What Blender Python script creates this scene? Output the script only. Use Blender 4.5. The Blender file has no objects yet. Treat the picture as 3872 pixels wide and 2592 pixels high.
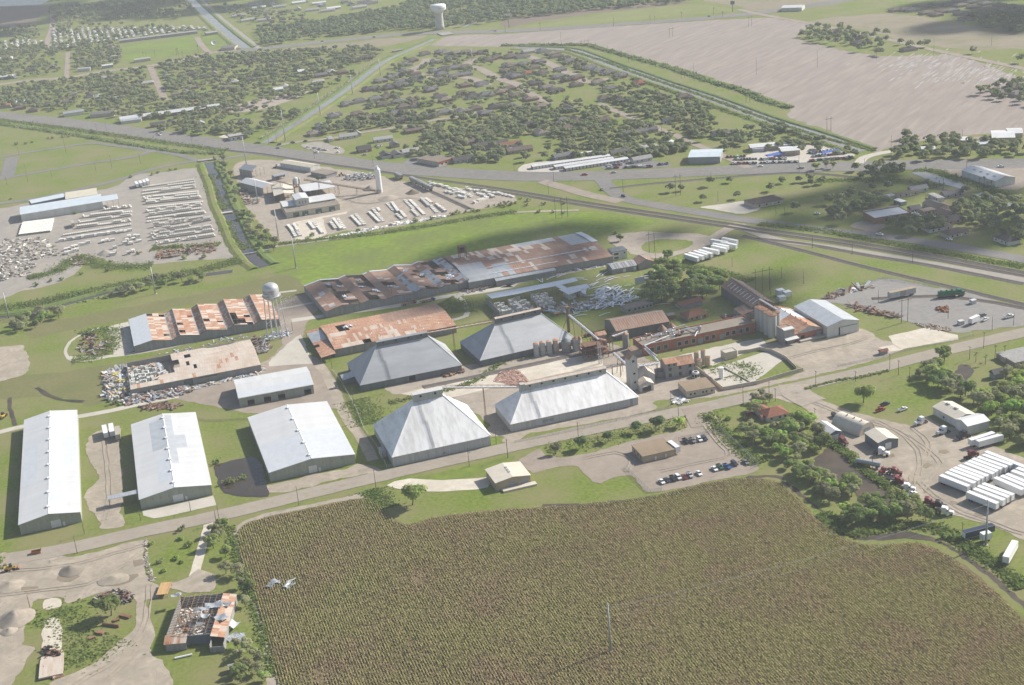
import bpy,math,random
import numpy as np
from mathutils import Vector,Matrix,noise
from mathutils.geometry import tessellate_polygon
R=math.radians
rnd=random.Random(7)
S=bpy.context.scene
COL=S.collection

# ---------------------------------------------------------------- camera, sky, sun, exposure
PW,PH,FPX=3872,2592,5200.0  # photograph size and focal length in its pixels
PITCH,ROLL,CAM_H=R(21.4),R(-5.18),305.0
cp,sp,cr,sr=math.cos(PITCH),math.sin(PITCH),math.cos(ROLL),math.sin(ROLL)
AX=Vector((cr,sr*sp,sr*cp));AY=Vector((-sr,cr*sp,cr*cp));AZ=Vector((0,-cp,sp))
cam=bpy.data.cameras.new('camera');cam_o=bpy.data.objects.new('camera',cam);COL.objects.link(cam_o)
cam_o.matrix_world=Matrix(((AX.x,AY.x,AZ.x,0),(AX.y,AY.y,AZ.y,0),(AX.z,AY.z,AZ.z,CAM_H),(0,0,0,1)))
cam.sensor_fit='HORIZONTAL';cam.sensor_width=36.0;cam.lens=36.0*FPX/PW
cam.clip_start=1.0;cam.clip_end=60000.0
S.camera=cam_o

SUN_AZ,SUN_EL=R(26.0),R(34.5)  # azimuth measured from +x towards +y
SUN=Vector((math.cos(SUN_EL)*math.cos(SUN_AZ),math.cos(SUN_EL)*math.sin(SUN_AZ),math.sin(SUN_EL)))
world=bpy.data.worlds.new('World');S.world=world;world.use_nodes=True
nt=world.node_tree;nt.nodes.clear()
sky=nt.nodes.new('ShaderNodeTexSky');sky.sky_type='NISHITA';sky.sun_disc=False
sky.sun_elevation=SUN_EL;sky.sun_rotation=R(90)-SUN_AZ
sky.air_density=1.0;sky.dust_density=1.5;sky.ozone_density=1.0
bgn=nt.nodes.new('ShaderNodeBackground');bgn.inputs['Strength'].default_value=0.085
wo=nt.nodes.new('ShaderNodeOutputWorld')
nt.links.new(sky.outputs[0],bgn.inputs[0]);nt.links.new(bgn.outputs[0],wo.inputs[0])
sl=bpy.data.lights.new('sun','SUN');sl.energy=5.0;sl.angle=R(0.5);sl.color=(1.0,0.95,0.87)
sun_o=bpy.data.objects.new('sun',sl);COL.objects.link(sun_o)
sun_o.rotation_euler=SUN.to_track_quat('Z','Y').to_euler();sun_o.location=(0,0,900)
S.view_settings.view_transform='Standard';S.view_settings.look='None'
S.view_settings.exposure=0.6;S.view_settings.gamma=1.0;S.view_settings.use_curve_mapping=False
S.render.engine='CYCLES'
cy=S.cycles
cy.max_bounces=4;cy.diffuse_bounces=3;cy.glossy_bounces=2;cy.transmission_bounces=2;cy.volume_bounces=0
cy.transparent_max_bounces=8;cy.use_denoising=True;cy.caustics_reflective=False;cy.caustics_refractive=False
cy.use_adaptive_sampling=True;cy.adaptive_threshold=0.02
cy.sample_clamp_indirect=3.0

# ---------------------------------------------------------------- picture point -> place on the ground
def P(p,z=0.0):
 x=(p[0]-PW/2)/FPX;y=-(p[1]-PH/2)/FPX
 d=AX*x+AY*y-AZ
 t=(z-CAM_H)/d.z
 return Vector((d.x*t,d.y*t))
def crop(x0,y0,sc):return lambda x,y:(x0+x/sc,y0+y/sc)
d_=crop(0,0,2342/3872)
U0=crop(0,0,2.343);U1=crop(950,0,2.343);U2=crop(1900,0,2.343);U3=crop(2872,0,2.343)
cL=crop(0,600,2.343);cM=crop(950,600,2.343);cH=crop(1900,600,2.343);cR=crop(2872,600,2.343)
cA=crop(0,1200,2.343);cN=crop(950,1000,2.343);cT=crop(1900,1000,2.343);cR2=crop(2872,1200,2.343)
cB=crop(0,1850,2.1136);cC=crop(950,1400,2.343);cK=crop(1900,1400,2.343);cR3=crop(2872,1800,2.343)
cf=crop(460,1080,3.661);cg=crop(1140,960,3.661);ch=crop(1740,840,2.9288);cq=crop(880,580,3.905)
cgg=crop(380,1270,3.779);chh=crop(560,2200,5.2278);ctr=crop(3440,1500,3.41);cmk=crop(2250,1200,3.905);crk=crop(2800,1050,4.48)
def PL(fn,pts,z=0.0):return[P(fn(x,y),z)for x,y in pts]
def zheight(base,top):  # height of the point seen at `top` standing over ground point `base`
 b=P(base);x=(top[0]-PW/2)/FPX;y=-(top[1]-PH/2)/FPX
 d=AX*x+AY*y-AZ
 t=(b.x*d.x+b.y*d.y)/(d.x*d.x+d.y*d.y)
 return CAM_H+t*d.z

# ---------------------------------------------------------------- materials (all procedural)
MATS={}
def mat(name,c1,c2=None,scale=0.3,rough=0.8,metal=0.0,c3=None,scale3=0.03,rand=0.0,stretch=None,coords='W',detail=4.0,bump=0.0,lo=0.35,hi=0.65,amt3=0.5,spec=0.3,rot=None,alpha=None,transl=0.0,dist=0.0):
 if name in MATS:return MATS[name]
 m=bpy.data.materials.new(name);m.use_nodes=True;MATS[name]=m
 N=m.node_tree.nodes;Lk=m.node_tree.links;b=N['Principled BSDF']
 b.inputs['Roughness'].default_value=rough;b.inputs['Metallic'].default_value=metal
 b.inputs['Specular IOR Level'].default_value=spec
 out=None
 if c2 is None:
  rgb=N.new('ShaderNodeRGB');rgb.outputs[0].default_value=(*c1,1);out=rgb.outputs[0]
 else:
  if coords=='W':
   g=N.new('ShaderNodeNewGeometry');vec=g.outputs['Position']
  else:
   g=N.new('ShaderNodeTexCoord');vec=g.outputs['Object']
  if coords=='OR':  # each copy reads its own place in the noise
   oi0=N.new('ShaderNodeObjectInfo');ad0=N.new('ShaderNodeVectorMath');ad0.operation='ADD'
   mu0=N.new('ShaderNodeVectorMath');mu0.operation='SCALE';mu0.inputs[3].default_value=0.37
   Lk.new(oi0.outputs['Location'],mu0.inputs[0]);Lk.new(vec,ad0.inputs[0]);Lk.new(mu0.outputs[0],ad0.inputs[1]);vec=ad0.outputs[0]
  if stretch:
   if rot is not None:
    mr=N.new('ShaderNodeMapping');mr.inputs['Rotation'].default_value=(0,0,-rot)
    Lk.new(vec,mr.inputs['Vector']);vec=mr.outputs[0]
   mp=N.new('ShaderNodeMapping');mp.inputs['Scale'].default_value=stretch
   Lk.new(vec,mp.inputs['Vector']);vec=mp.outputs[0]
  def nz(sc,det):
   n=N.new('ShaderNodeTexNoise');n.inputs['Scale'].default_value=sc;n.inputs['Detail'].default_value=det
   n.inputs['Roughness'].default_value=0.6;n.inputs['Distortion'].default_value=dist
   Lk.new(vec,n.inputs['Vector'])
   r=N.new('ShaderNodeMapRange');r.inputs['From Min'].default_value=lo;r.inputs['From Max'].default_value=hi
   Lk.new(n.outputs['Fac'],r.inputs['Value']);return r.outputs[0]
  f=nz(scale,detail)
  mx=N.new('ShaderNodeMix');mx.data_type='RGBA';mx.inputs['A'].default_value=(*c1,1);mx.inputs['B'].default_value=(*c2,1)
  Lk.new(f,mx.inputs['Factor']);out=mx.outputs['Result']
  if c3 is not None:
   f3=nz(scale3,3.0);ml=N.new('ShaderNodeMath');ml.operation='MULTIPLY';ml.inputs[1].default_value=amt3
   Lk.new(f3,ml.inputs[0])
   m3=N.new('ShaderNodeMix');m3.data_type='RGBA';m3.inputs['B'].default_value=(*c3,1)
   Lk.new(out,m3.inputs['A']);Lk.new(ml.outputs[0],m3.inputs['Factor']);out=m3.outputs['Result']
  if bump:
   bp=N.new('ShaderNodeBump');bp.inputs['Distance'].default_value=bump;bp.inputs['Strength'].default_value=1.0
   Lk.new(f,bp.inputs['Height']);Lk.new(bp.outputs[0],b.inputs['Normal'])
 if rand:
  oi=N.new('ShaderNodeObjectInfo');hv=N.new('ShaderNodeHueSaturation')
  r=N.new('ShaderNodeMapRange');r.inputs['To Min'].default_value=1-rand;r.inputs['To Max'].default_value=1+rand
  Lk.new(oi.outputs['Random'],r.inputs['Value']);Lk.new(r.outputs[0],hv.inputs['Value'])
  r2=N.new('ShaderNodeMapRange');r2.inputs['To Min'].default_value=0.5-rand*0.05;r2.inputs['To Max'].default_value=0.5+rand*0.05
  wn=N.new('ShaderNodeTexWhiteNoise');wn.noise_dimensions='1D';Lk.new(oi.outputs['Random'],wn.inputs['W'])
  Lk.new(wn.outputs['Value'],r2.inputs['Value']);Lk.new(r2.outputs[0],hv.inputs['Hue'])
  Lk.new(out,hv.inputs['Color']);out=hv.outputs[0]
 Lk.new(out,b.inputs['Base Color'])
 if transl:
  tb_=N.new('ShaderNodeBsdfTranslucent');ms_=N.new('ShaderNodeMixShader');ms_.inputs[0].default_value=transl
  Lk.new(out,tb_.inputs['Color']);Lk.new(b.outputs[0],ms_.inputs[1]);Lk.new(tb_.outputs[0],ms_.inputs[2]);Lk.new(ms_.outputs[0],N['Material Output'].inputs['Surface'])
 if alpha is not None:b.inputs['Alpha'].default_value=alpha
 return m

# ---------------------------------------------------------------- mesh builder and scene objects
class MB:
 def __init__(s):s.v=[];s.f=[];s.mi=[]
 def add(s,vs,fs,mi=0):
  o=len(s.v);s.v+=[tuple(v)for v in vs];s.f+=[tuple(i+o for i in f)for f in fs];s.mi+=[mi]*len(fs);return s
 def box(s,x0,x1,y0,y1,z0,z1,mi=0):
  return s.add([(x0,y0,z0),(x1,y0,z0),(x1,y1,z0),(x0,y1,z0),(x0,y0,z1),(x1,y0,z1),(x1,y1,z1),(x0,y1,z1)],
     [(0,3,2,1),(4,5,6,7),(0,1,5,4),(1,2,6,5),(2,3,7,6),(3,0,4,7)],mi)
 def hexa(s,a,b,mi=0):  # two quads, bottom and top
  return s.add(list(a)+list(b),[(0,3,2,1),(4,5,6,7),(0,1,5,4),(1,2,6,5),(2,3,7,6),(3,0,4,7)],mi)
 def slab(s,q,t=0.15,mi=0):  # a plate under the quad q
  return s.hexa([(p[0],p[1],p[2]-t)for p in q],q,mi)
 def prism(s,poly,z0,z1,mi=0):  # poly counter-clockwise in xy
  n=len(poly);vs=[(p[0],p[1],z0)for p in poly]+[(p[0],p[1],z1)for p in poly]
  fs=[tuple(range(n-1,-1,-1)),tuple(range(n,2*n))]+[(i,(i+1)%n,n+(i+1)%n,n+i)for i in range(n)]
  return s.add(vs,fs,mi)
 def prismx(s,poly,x0,x1,mi=0):  # profile in (y,z) swept along x
  n=len(poly);vs=[(x0,p[0],p[1])for p in poly]+[(x1,p[0],p[1])for p in poly]
  fs=[tuple(range(n-1,-1,-1)),tuple(range(n,2*n))]+[(i,(i+1)%n,n+(i+1)%n,n+i)for i in range(n)]
  return s.add(vs,fs,mi)
 def prismy(s,poly,y0,y1,mi=0):  # profile in (x,z) swept along y
  n=len(poly);vs=[(p[0],y0,p[1])for p in poly]+[(p[0],y1,p[1])for p in poly]
  fs=[tuple(range(n)),tuple(range(2*n-1,n-1,-1))]+[(i,n+i,n+(i+1)%n,(i+1)%n)for i in range(n)]
  return s.add(vs,fs,mi)
 def tube(s,p0,p1,r0,r1=None,n=8,mi=0,cap=True):
  r1=r0 if r1 is None else r1
  p0=Vector(p0);p1=Vector(p1);d=(p1-p0)
  if d.length<1e-6:return s
  d.normalize();u=d.orthogonal().normalized();w=d.cross(u)
  vs=[]
  for p,r in((p0,r0),(p1,r1)):
   for k in range(n):
    a=2*math.pi*k/n;vs.append(p+u*(r*math.cos(a))+w*(r*math.sin(a)))
  fs=[(k,(k+1)%n,n+(k+1)%n,n+k)for k in range(n)]
  if cap:fs+=[tuple(range(n-1,-1,-1)),tuple(range(n,2*n))]
  return s.add(vs,fs,mi)
 def lathe(s,prof,n=16,c=(0,0),mi=0):  # profile of (radius, z)
  vs=[]
  for r,z in prof:
   for k in range(n):
    a=2*math.pi*k/n;vs.append((c[0]+r*math.cos(a),c[1]+r*math.sin(a),z))
  fs=[]
  for i in range(len(prof)-1):
   fs+=[(i*n+k,i*n+(k+1)%n,(i+1)*n+(k+1)%n,(i+1)*n+k)for k in range(n)]
  fs+=[tuple(range(n-1,-1,-1)),tuple(range((len(prof)-1)*n,len(prof)*n))]
  return s.add(vs,fs,mi)
 def mesh(s,name,mats,smooth=False):
  me=bpy.data.meshes.new(name);me.from_pydata(s.v,[],s.f)
  for m in(mats if isinstance(mats,(list,tuple))else[mats]):me.materials.append(m)
  if any(s.mi):me.polygons.foreach_set('material_index',s.mi)
  if smooth:me.polygons.foreach_set('use_smooth',[True]*len(s.f))
  me.update();return me
 def build(s,name,mats,parent=None,smooth=False,**kw):
  return obj(name,s.mesh(name,mats,smooth),parent,**kw)
def obj(name,me,parent=None,loc=None,rz=0.0,label=None,cat=None,group=None,kind=None,scale=None):
 o=bpy.data.objects.new(name,me);COL.objects.link(o)
 if parent is not None:o.parent=parent
 if loc is not None:o.location=loc if len(loc)==3 else(loc[0],loc[1],0)
 if rz:o.rotation_euler=(0,0,rz)
 if scale is not None:o.scale=scale if hasattr(scale,'__len__')else(scale,)*3
 return tag(o,label,cat,group,kind)
def tag(o,label=None,cat=None,group=None,kind=None):
 if label:o['label']=label
 if cat:o['category']=cat
 if group:o['group']=group
 if kind:o['kind']=kind
 return o
def thing(name,label,cat,loc=(0,0,0),rz=0.0,group=None):
 return obj(name,None,None,loc,rz,label,cat,group)
def dup(o,loc,rz=0.0,label=None,group=None,scale=None,parent=None):  # a copy of a thing, its parts and their sub-parts
 c=o.copy();COL.objects.link(c)
 if parent is None:
  c.location=loc if len(loc)==3 else(loc[0],loc[1],0);c.rotation_euler=(0,0,rz)
  if scale is not None:c.scale=scale if hasattr(scale,'__len__')else(scale,)*3
  if label:c['label']=label
  if group:c['group']=group
 else:c.parent=parent
 for ch_ in o.children:dup(ch_,None,parent=c)
 return c
def drop(o):  # remove a prototype and its parts
 for c in list(o.children):drop(c)
 bpy.data.objects.remove(o)

class Frame:
 """A building's own frame: origin at the front-left corner, x along the front, y towards the back."""
 def __init__(s,fl,fr_,bl,h):
  a,b,c=P(fl,h),P(fr_,h),P(bl,h)
  s.o=a;s.u=(b-a).normalized();s.L=(b-a).length;s.ang=math.atan2(s.u.y,s.u.x)
  s.w=Vector((-s.u.y,s.u.x));s.W=(c-a).dot(s.w);s.h=h
 def loc(s,px,z=0.0):
  v=P(px,z)-s.o;return v.dot(s.u),v.dot(s.w)
 def zat(s,px,y):
  lo,hi=-5.0,120.0
  for _ in range(50):
   m_=(lo+hi)/2
   if s.loc(px,m_)[1]>y:lo=m_
   else:hi=m_
  return lo
 def thing(s,name,label,cat,group=None):return thing(name,label,cat,(s.o.x,s.o.y,0),s.ang,group)
 def world(s,x,y):return s.o+s.u*x+s.w*y

def wall_run(mb,p0,p1,z0,z1,holes=(),t=0.22,mi=0):
 """A thin wall from p0 to p1 with real openings (along0, along1, zlow, zhigh); the body lies left of the run."""
 p0=Vector(p0);p1=Vector(p1);d=p1-p0;L=d.length;d.normalize();n=Vector((-d.y,d.x))*t
 xs=sorted({0.0,L,*[max(0,min(L,v))for hh_ in holes for v in hh_[:2]]});zs=sorted({z0,z1,*[v for hh_ in holes for v in hh_[2:4]]})
 for i in range(len(xs)-1):
  for j in range(len(zs)-1):
   xm,zm=(xs[i]+xs[i+1])/2,(zs[j]+zs[j+1])/2
   if any(a<xm<b and c<zm<e for a,b,c,e in[hh_[:4]for hh_ in holes]):continue
   a=p0+d*xs[i];b=p0+d*xs[i+1]
   mb.hexa([(a.x,a.y,zs[j]),(b.x,b.y,zs[j]),(b.x+n.x,b.y+n.y,zs[j]),(a.x+n.x,a.y+n.y,zs[j])],
     [(a.x,a.y,zs[j+1]),(b.x,b.y,zs[j+1]),(b.x+n.x,b.y+n.y,zs[j+1]),(a.x+n.x,a.y+n.y,zs[j+1])],mi)

def pip(p,poly):
 x,y=p[0],p[1];c=False;n=len(poly);j=n-1
 for i in range(n):
  xi,yi,xj,yj=poly[i][0],poly[i][1],poly[j][0],poly[j][1]
  if(yi>y)!=(yj>y)and x<(xj-xi)*(y-yi)/(yj-yi)+xi:c=not c
  j=i
 return c
def smooth_line(pts,closed=False,step=4.0):
 n=len(pts);out=[]
 rng=range(n)if closed else range(n-1)
 for i in rng:
  p1,p2=pts[i],pts[(i+1)%n]
  p0=pts[(i-1)%n]if closed or i>0 else p1
  p3=pts[(i+2)%n]if closed or i<n-2 else p2
  k=max(1,int((p2-p1).length/step));k=min(k,90)
  for j in range(k):
   t=j/k
   out.append(0.5*((2*p1)+(p2-p0)*t+(2*p0-5*p1+4*p2-p3)*t*t+(3*p1-p0-3*p2+p3)*t*t*t))
 if not closed:out.append(pts[-1])
 return out
def straight(pts,closed,step):
 n=len(pts);out=[]
 for i in(range(n)if closed else range(n-1)):
  a,b=pts[i],pts[(i+1)%n];k=min(80,max(1,int((b-a).length/step)))
  out+=[a.lerp(b,j/k)for j in range(k)]
 if not closed:out.append(pts[-1])
 return out
_z=[0.0]
def sheet(name,m,pts,z,label,jit=0.8,curve=True,kind='structure',cat=None,step=4.0,parent=None):
 if jit>.45:step=min(step,2.2)
 q=smooth_line(pts,True,step)if curve else straight(pts,True,step)
 if jit:
  k_=.21/max(1.0,jit/.9)
  q=[p+Vector((noise.noise((p.x*k_,p.y*k_,3+z)),noise.noise((p.x*k_,p.y*k_,9+z))))*jit*1.6+
   Vector((noise.noise((p.x*k_*.25,p.y*k_*.25,13)),noise.noise((p.x*k_*.25,p.y*k_*.25,19))))*jit+
   Vector((noise.noise((p.x*.6,p.y*.6,23)),noise.noise((p.x*.6,p.y*.6,29))))*min(jit,.7)for p in q]
 tri=tessellate_polygon([[Vector((p.x,p.y,0))for p in q]])
 mb=MB();fs=[]
 for a,b,c in tri:
  cr_=(q[b]-q[a]).cross(q[c]-q[a])if hasattr(q[a],'cross')else 1
  fs.append((a,b,c)if cr_>0 else(a,c,b))
 mb.add([(p.x,p.y,z)for p in q],fs)
 return mb.build(name,m,parent,kind=kind,label=label,cat=cat)
def strip(name,m,line,width,z,label,jit=0.25,kind='structure',curve=True,step=5.0,prof=None,parent=None,cat=None):
 """A band along a line; prof = list of (offset, height) across it."""
 q=smooth_line(line,False,step)if curve else straight(line,False,step)
 prof=prof or[(-width/2,0),(width/2,0)]
 n=len(prof);vs=[];fs=[]
 for i,p in enumerate(q):
  t=(q[min(i+1,len(q)-1)]-q[max(i-1,0)]).normalized();nn=Vector((-t.y,t.x))
  for k,(o,hh_)in enumerate(prof):
   e=jit*noise.noise((p.x*.15,p.y*.15,k*7.3+z))*1.6 if k in(0,n-1)else 0
   vs.append((p.x+nn.x*(o+e),p.y+nn.y*(o+e),z+hh_))
  if i:
   for k in range(n-1):
    b=(i-1)*n+k;fs.append((b+1,b,b+n,b+n+1))
 return MB().add(vs,fs).build(name,m,parent,kind=kind,label=label,cat=cat)
# ================================================================ materials
RA=R(16.3)  # the works, the near road and the crop rows share this bearing
grass=mat('grass',(.085,.132,.012),(.172,.218,.026),.55,.95,c3=(.205,.185,.085),scale3=.03,amt3=.8,detail=7)
grass_b=mat('grass_bright',(.115,.185,.010),(.195,.262,.022),.22,.95,c3=(.115,.125,.045),scale3=.02,amt3=.6,detail=6)
grass_o=mat('grass_olive',(.140,.138,.050),(.185,.172,.070),.4,.95,c3=(.12,.135,.04),scale3=.04,amt3=.6,detail=6)
grass_y=mat('grass_yellow',(.17,.19,.05),(.22,.23,.075),.12,.95,c3=(.14,.16,.05),scale3=.03)
weeds=mat('weeds',(.060,.108,.018),(.125,.18,.036),.5,.95,c3=(.15,.16,.055),scale3=.08,detail=6)
soil=mat('field_soil',(.155,.11,.062),(.20,.15,.085),.4,.95,c3=(.10,.085,.04),scale3=.03)
plowed=mat('plowed_field',(.235,.195,.168),(.335,.285,.245),1.0,.95,c3=(.25,.21,.185),scale3=.35,stretch=(.02,.16,.1),rot=R(56),detail=5,amt3=.7)
fallow=mat('fallow_field',(.24,.20,.14),(.17,.165,.085),.05,.95,c3=(.28,.23,.17),scale3=.01,detail=6)
brown_f=mat('brown_field',(.17,.125,.095),(.13,.115,.075),.03,.95,c3=(.20,.15,.11),scale3=.01)
wetf=mat('wet_field',(.43,.405,.38),(.27,.23,.20),1.0,.5,stretch=(.03,.22,.1),rot=R(56),spec=.4)  # pale tone paints the sky sheen lying on the wet rows
dirt=mat('sandy_dirt',(.42,.36,.285),(.31,.265,.21),.16,.95,c3=(.24,.21,.16),scale3=.045,detail=7,amt3=.6,dist=1.6)
dirt2=mat('grey_dirt',(.34,.29,.235),(.25,.215,.175),.22,.95,c3=(.40,.345,.28),scale3=.06,detail=7,dist=1.4)
gravel=mat('yard_gravel',(.30,.275,.24),(.235,.215,.19),.3,.95,c3=(.37,.33,.275),scale3=.06,detail=7,dist=1.2)
railgrav=mat('rail_gravel',(.25,.24,.228),(.195,.187,.178),.3,.95,c3=(.27,.25,.22),scale3=.05,detail=7)
conc=mat('concrete',(.47,.435,.37),(.38,.35,.30),.2,.9,c3=(.54,.50,.43),scale3=.05,detail=7)
conc_w=mat('white_concrete',(.62,.57,.48),(.50,.45,.37),.25,.9,c3=(.42,.36,.28),scale3=.06,detail=7)
road_m=mat('chip_seal_road',(.305,.265,.215),(.26,.225,.185),.35,.95,c3=(.35,.305,.25),scale3=.05,detail=6)
asph=mat('asphalt',(.185,.178,.168),(.150,.145,.138),.2,.95,c3=(.225,.21,.195),scale3=.03,detail=6)
asph_d=mat('worn_asphalt',(.285,.235,.19),(.23,.19,.155),.2,.95,c3=(.35,.295,.24),scale3=.05,detail=7,dist=1.0)
ballast=mat('ballast',(.17,.15,.135),(.125,.11,.10),.5,.95,detail=5)
steel=mat('rail_steel',(.16,.13,.115),rough=.5,metal=.4)
timber=mat('creosoted_timber',(.05,.04,.034),(.085,.07,.06),1.5,.95)
water=mat('ditch_water',(.045,.034,.022),(.06,.046,.03),.05,.03,spec=.45)
water_b=mat('canal_water',(.25,.235,.21),(.20,.19,.175),.03,.22,spec=.4)
mud=mat('wet_mud',(.032,.026,.022),(.062,.05,.04),.12,.6,c3=(.13,.095,.06),scale3=.05,spec=.25,detail=6)
puddle=mat('puddle',(.27,.215,.14),(.22,.18,.125),.2,.12,spec=.5)
paint_w=mat('road_white',(.55,.54,.5),(.4,.39,.36),.6,.8)
paint_y=mat('road_yellow',(.50,.33,.05),(.36,.26,.08),.6,.8)

# ================================================================ ground and fields
GZ=[0.0]
def LZ():GZ[0]+=.002;return GZ[0]
MB().add([(-9000,-600,0),(9000,-600,0),(9000,16000,0),(-9000,16000,0)],[(0,1,2,3)]).build('ground',grass,kind='structure',label='wide flat green plain reaching to the horizon')
def gs(name,m,fn,pts,label,**k):return sheet(name,m,PL(fn,pts),LZ(),label,**k)

gs('flooded_field',water_b,U0,[(-300,-60),(370,-20),(385,30),(200,60),(-300,90)],'pale flooded field beside the dark fields beyond the trailer park')
gs('brown_field',brown_f,U0,[(-300,95),(380,50),(350,150),(170,240),(-300,270)],'dark brown ploughed field beyond the trailer park')
gs('plowed_field',plowed,d_,[(985,103),(1100,84),(1300,68),(1500,55),(1700,43),(1790,44),(1850,58),(1822,85),(1870,103),(2000,127),(2120,128),(2200,131),(2342,182),(2480,215),(2480,290),(2342,302),(2200,312),(2040,336),(1990,347),(1900,303),(1850,284),(1800,264),(1812,247),(1740,216),(1600,170),(1500,140),(1400,118),(1330,105),(1200,108)],'huge bare pinkish ploughed field with fine diagonal rows',jit=2.5)
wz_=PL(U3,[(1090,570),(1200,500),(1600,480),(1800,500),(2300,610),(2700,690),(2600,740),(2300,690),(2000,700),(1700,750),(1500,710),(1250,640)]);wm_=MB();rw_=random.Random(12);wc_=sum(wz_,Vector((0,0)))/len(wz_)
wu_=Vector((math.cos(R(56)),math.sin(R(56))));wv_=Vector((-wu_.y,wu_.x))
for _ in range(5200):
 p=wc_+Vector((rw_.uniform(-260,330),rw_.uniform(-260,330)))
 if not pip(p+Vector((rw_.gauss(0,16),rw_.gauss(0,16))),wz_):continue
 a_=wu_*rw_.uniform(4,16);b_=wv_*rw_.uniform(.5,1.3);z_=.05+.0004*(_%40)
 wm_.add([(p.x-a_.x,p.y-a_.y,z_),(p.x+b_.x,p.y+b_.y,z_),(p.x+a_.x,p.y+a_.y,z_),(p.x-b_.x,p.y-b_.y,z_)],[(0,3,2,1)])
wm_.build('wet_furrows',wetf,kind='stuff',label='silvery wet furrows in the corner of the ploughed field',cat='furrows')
gs('fallow_field',fallow,U3,[(450,190),(800,140),(1250,130),(1700,200),(2343,290),(2800,330),(2800,480),(2343,430),(1900,440),(1600,420),(1150,330),(700,230)],'tan fallow field beside the new housing',jit=5)
gs('green_field',grass_y,U2,[(30,262),(600,235),(1000,195),(1500,150),(1900,110),(2100,105),(1950,70),(1700,40),(1400,60),(1000,110),(560,185),(250,225)],'yellow green pasture along the far road',jit=4)
gs('brown_field',brown_f,U2,[(30,175),(500,110),(1000,55),(1500,15),(1650,30),(1300,70),(900,110),(550,160),(270,200),(40,245)],'long brown field strip below the woodland',jit=3)
gs('brown_field',fallow,U2,[(1780,0),(2343,5),(2600,-40),(3200,-60),(3000,30),(2343,105),(2100,60)],'flat brown field at the far road fork',jit=3)
gs('brown_field',fallow,U1,[(240,440),(700,395),(1150,350),(1560,320),(1240,400),(900,420),(500,445)],'dull brown field wedge beside the far road and the canal',jit=3)
gs('brown_field',plowed,U1,[(1560,395),(1800,320),(2343,305),(2800,300),(2800,400),(2343,405)],'narrow end of the ploughed field by the canal bridge',jit=2)
gs('sports_field',grass_b,U0,[(1100,420),(1400,370),(1700,330),(1760,370),(1790,450),(1500,500),(1150,540),(1095,490)],'smooth green playing field by the far street',jit=2)
gs('sports_field',grass_b,U0,[(1770,345),(1930,300),(2010,360),(1990,400),(1840,415)],'small green lawn beside the canal office building',jit=2)
gs('mown_field',grass_b,cM,[(150,800),(420,740),(900,680),(1400,600),(1900,510),(2343,440),(2700,440),(3100,480),(3600,570),(2900,700),(2600,660),(2343,760),(1900,830),(1500,900),(1000,990),(600,1090),(330,1170),(250,1080),(180,900)],'broad bright green mown field behind the long rusty warehouse',jit=3)
gs('mown_field',grass_o,cL,[(300,1480),(700,1400),(1150,1310),(1700,1210),(2100,1120),(2343,1060),(2600,1030),(2700,1180),(2400,1250),(2000,1260),(1500,1330),(1140,1430),(700,1500),(300,1600)],'olive mown strip along the ditch above the rusty bays',jit=2)
gs('mown_field',grass_o,cA,[(-100,560),(400,500),(900,430),(1400,330),(1900,230),(2230,150),(2150,220),(1500,370),(1000,470),(930,560),(930,740),(760,780),(500,700),(-100,720)],'olive mown ground between the ruined warehouse and the rusty bays',jit=2)
gs('sand_patch',dirt,cA,[(-100,300),(100,262),(215,270),(255,350),(230,480),(100,540),(-100,560)],'bare pale sand patch in the grass beside the rusty bays',jit=1.5)
gs('crop_field',soil,d_,[(545,1212),(600,1186),(760,1152),(830,1139),(870,1152),(905,1190),(940,1198),(1000,1182),(1140,1166),(1300,1156),(1480,1137),(1580,1112),(1680,1096),(1760,1098),(1810,1122),(1850,1165),(1880,1195),(1930,1230),(2000,1246),(2080,1241),(2130,1251),(2200,1290),(2280,1355),(2342,1420),(2420,1520),(2500,1800),(660,1800),(632,1568),(612,1480),(588,1380),(568,1330),(548,1270)],'brown soil under the ripening grain field',jit=.8)
gs('field_track',dirt2,d_,[(538,1208),(600,1178),(760,1143),(830,1130),(836,1138),(760,1151),(602,1185),(548,1212),(552,1270),(572,1330),(592,1380),(616,1480),(640,1580),(612,1600),(605,1500),(582,1400),(556,1330),(536,1270)],'bare dirt track along the edge of the grain field',jit=.6)
gs('field_track',mud,cR3,[(210,45),(330,110),(430,210),(560,320),(700,440),(760,510),(860,545),(1080,520),(1260,485),(1350,500),(1560,560),(1800,680),(2130,930),(2343,1110),(2500,1260),(2460,1300),(2343,1180),(2100,960),(1700,660),(1560,590),(1350,556),(1100,570),(900,565),(740,520),(560,340),(330,160)],'muddy track bending round the corner of the grain field',jit=.7)
gs('field_track',mud,cK,[(350,1190),(800,1175),(1200,1135),(1600,1060),(2000,975),(2343,925),(2500,950),(2500,975),(2343,950),(2000,1000),(1600,1085),(1200,1160),(800,1205),(350,1210)],'dark wet strip along the top of the grain field',jit=.8)

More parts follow.
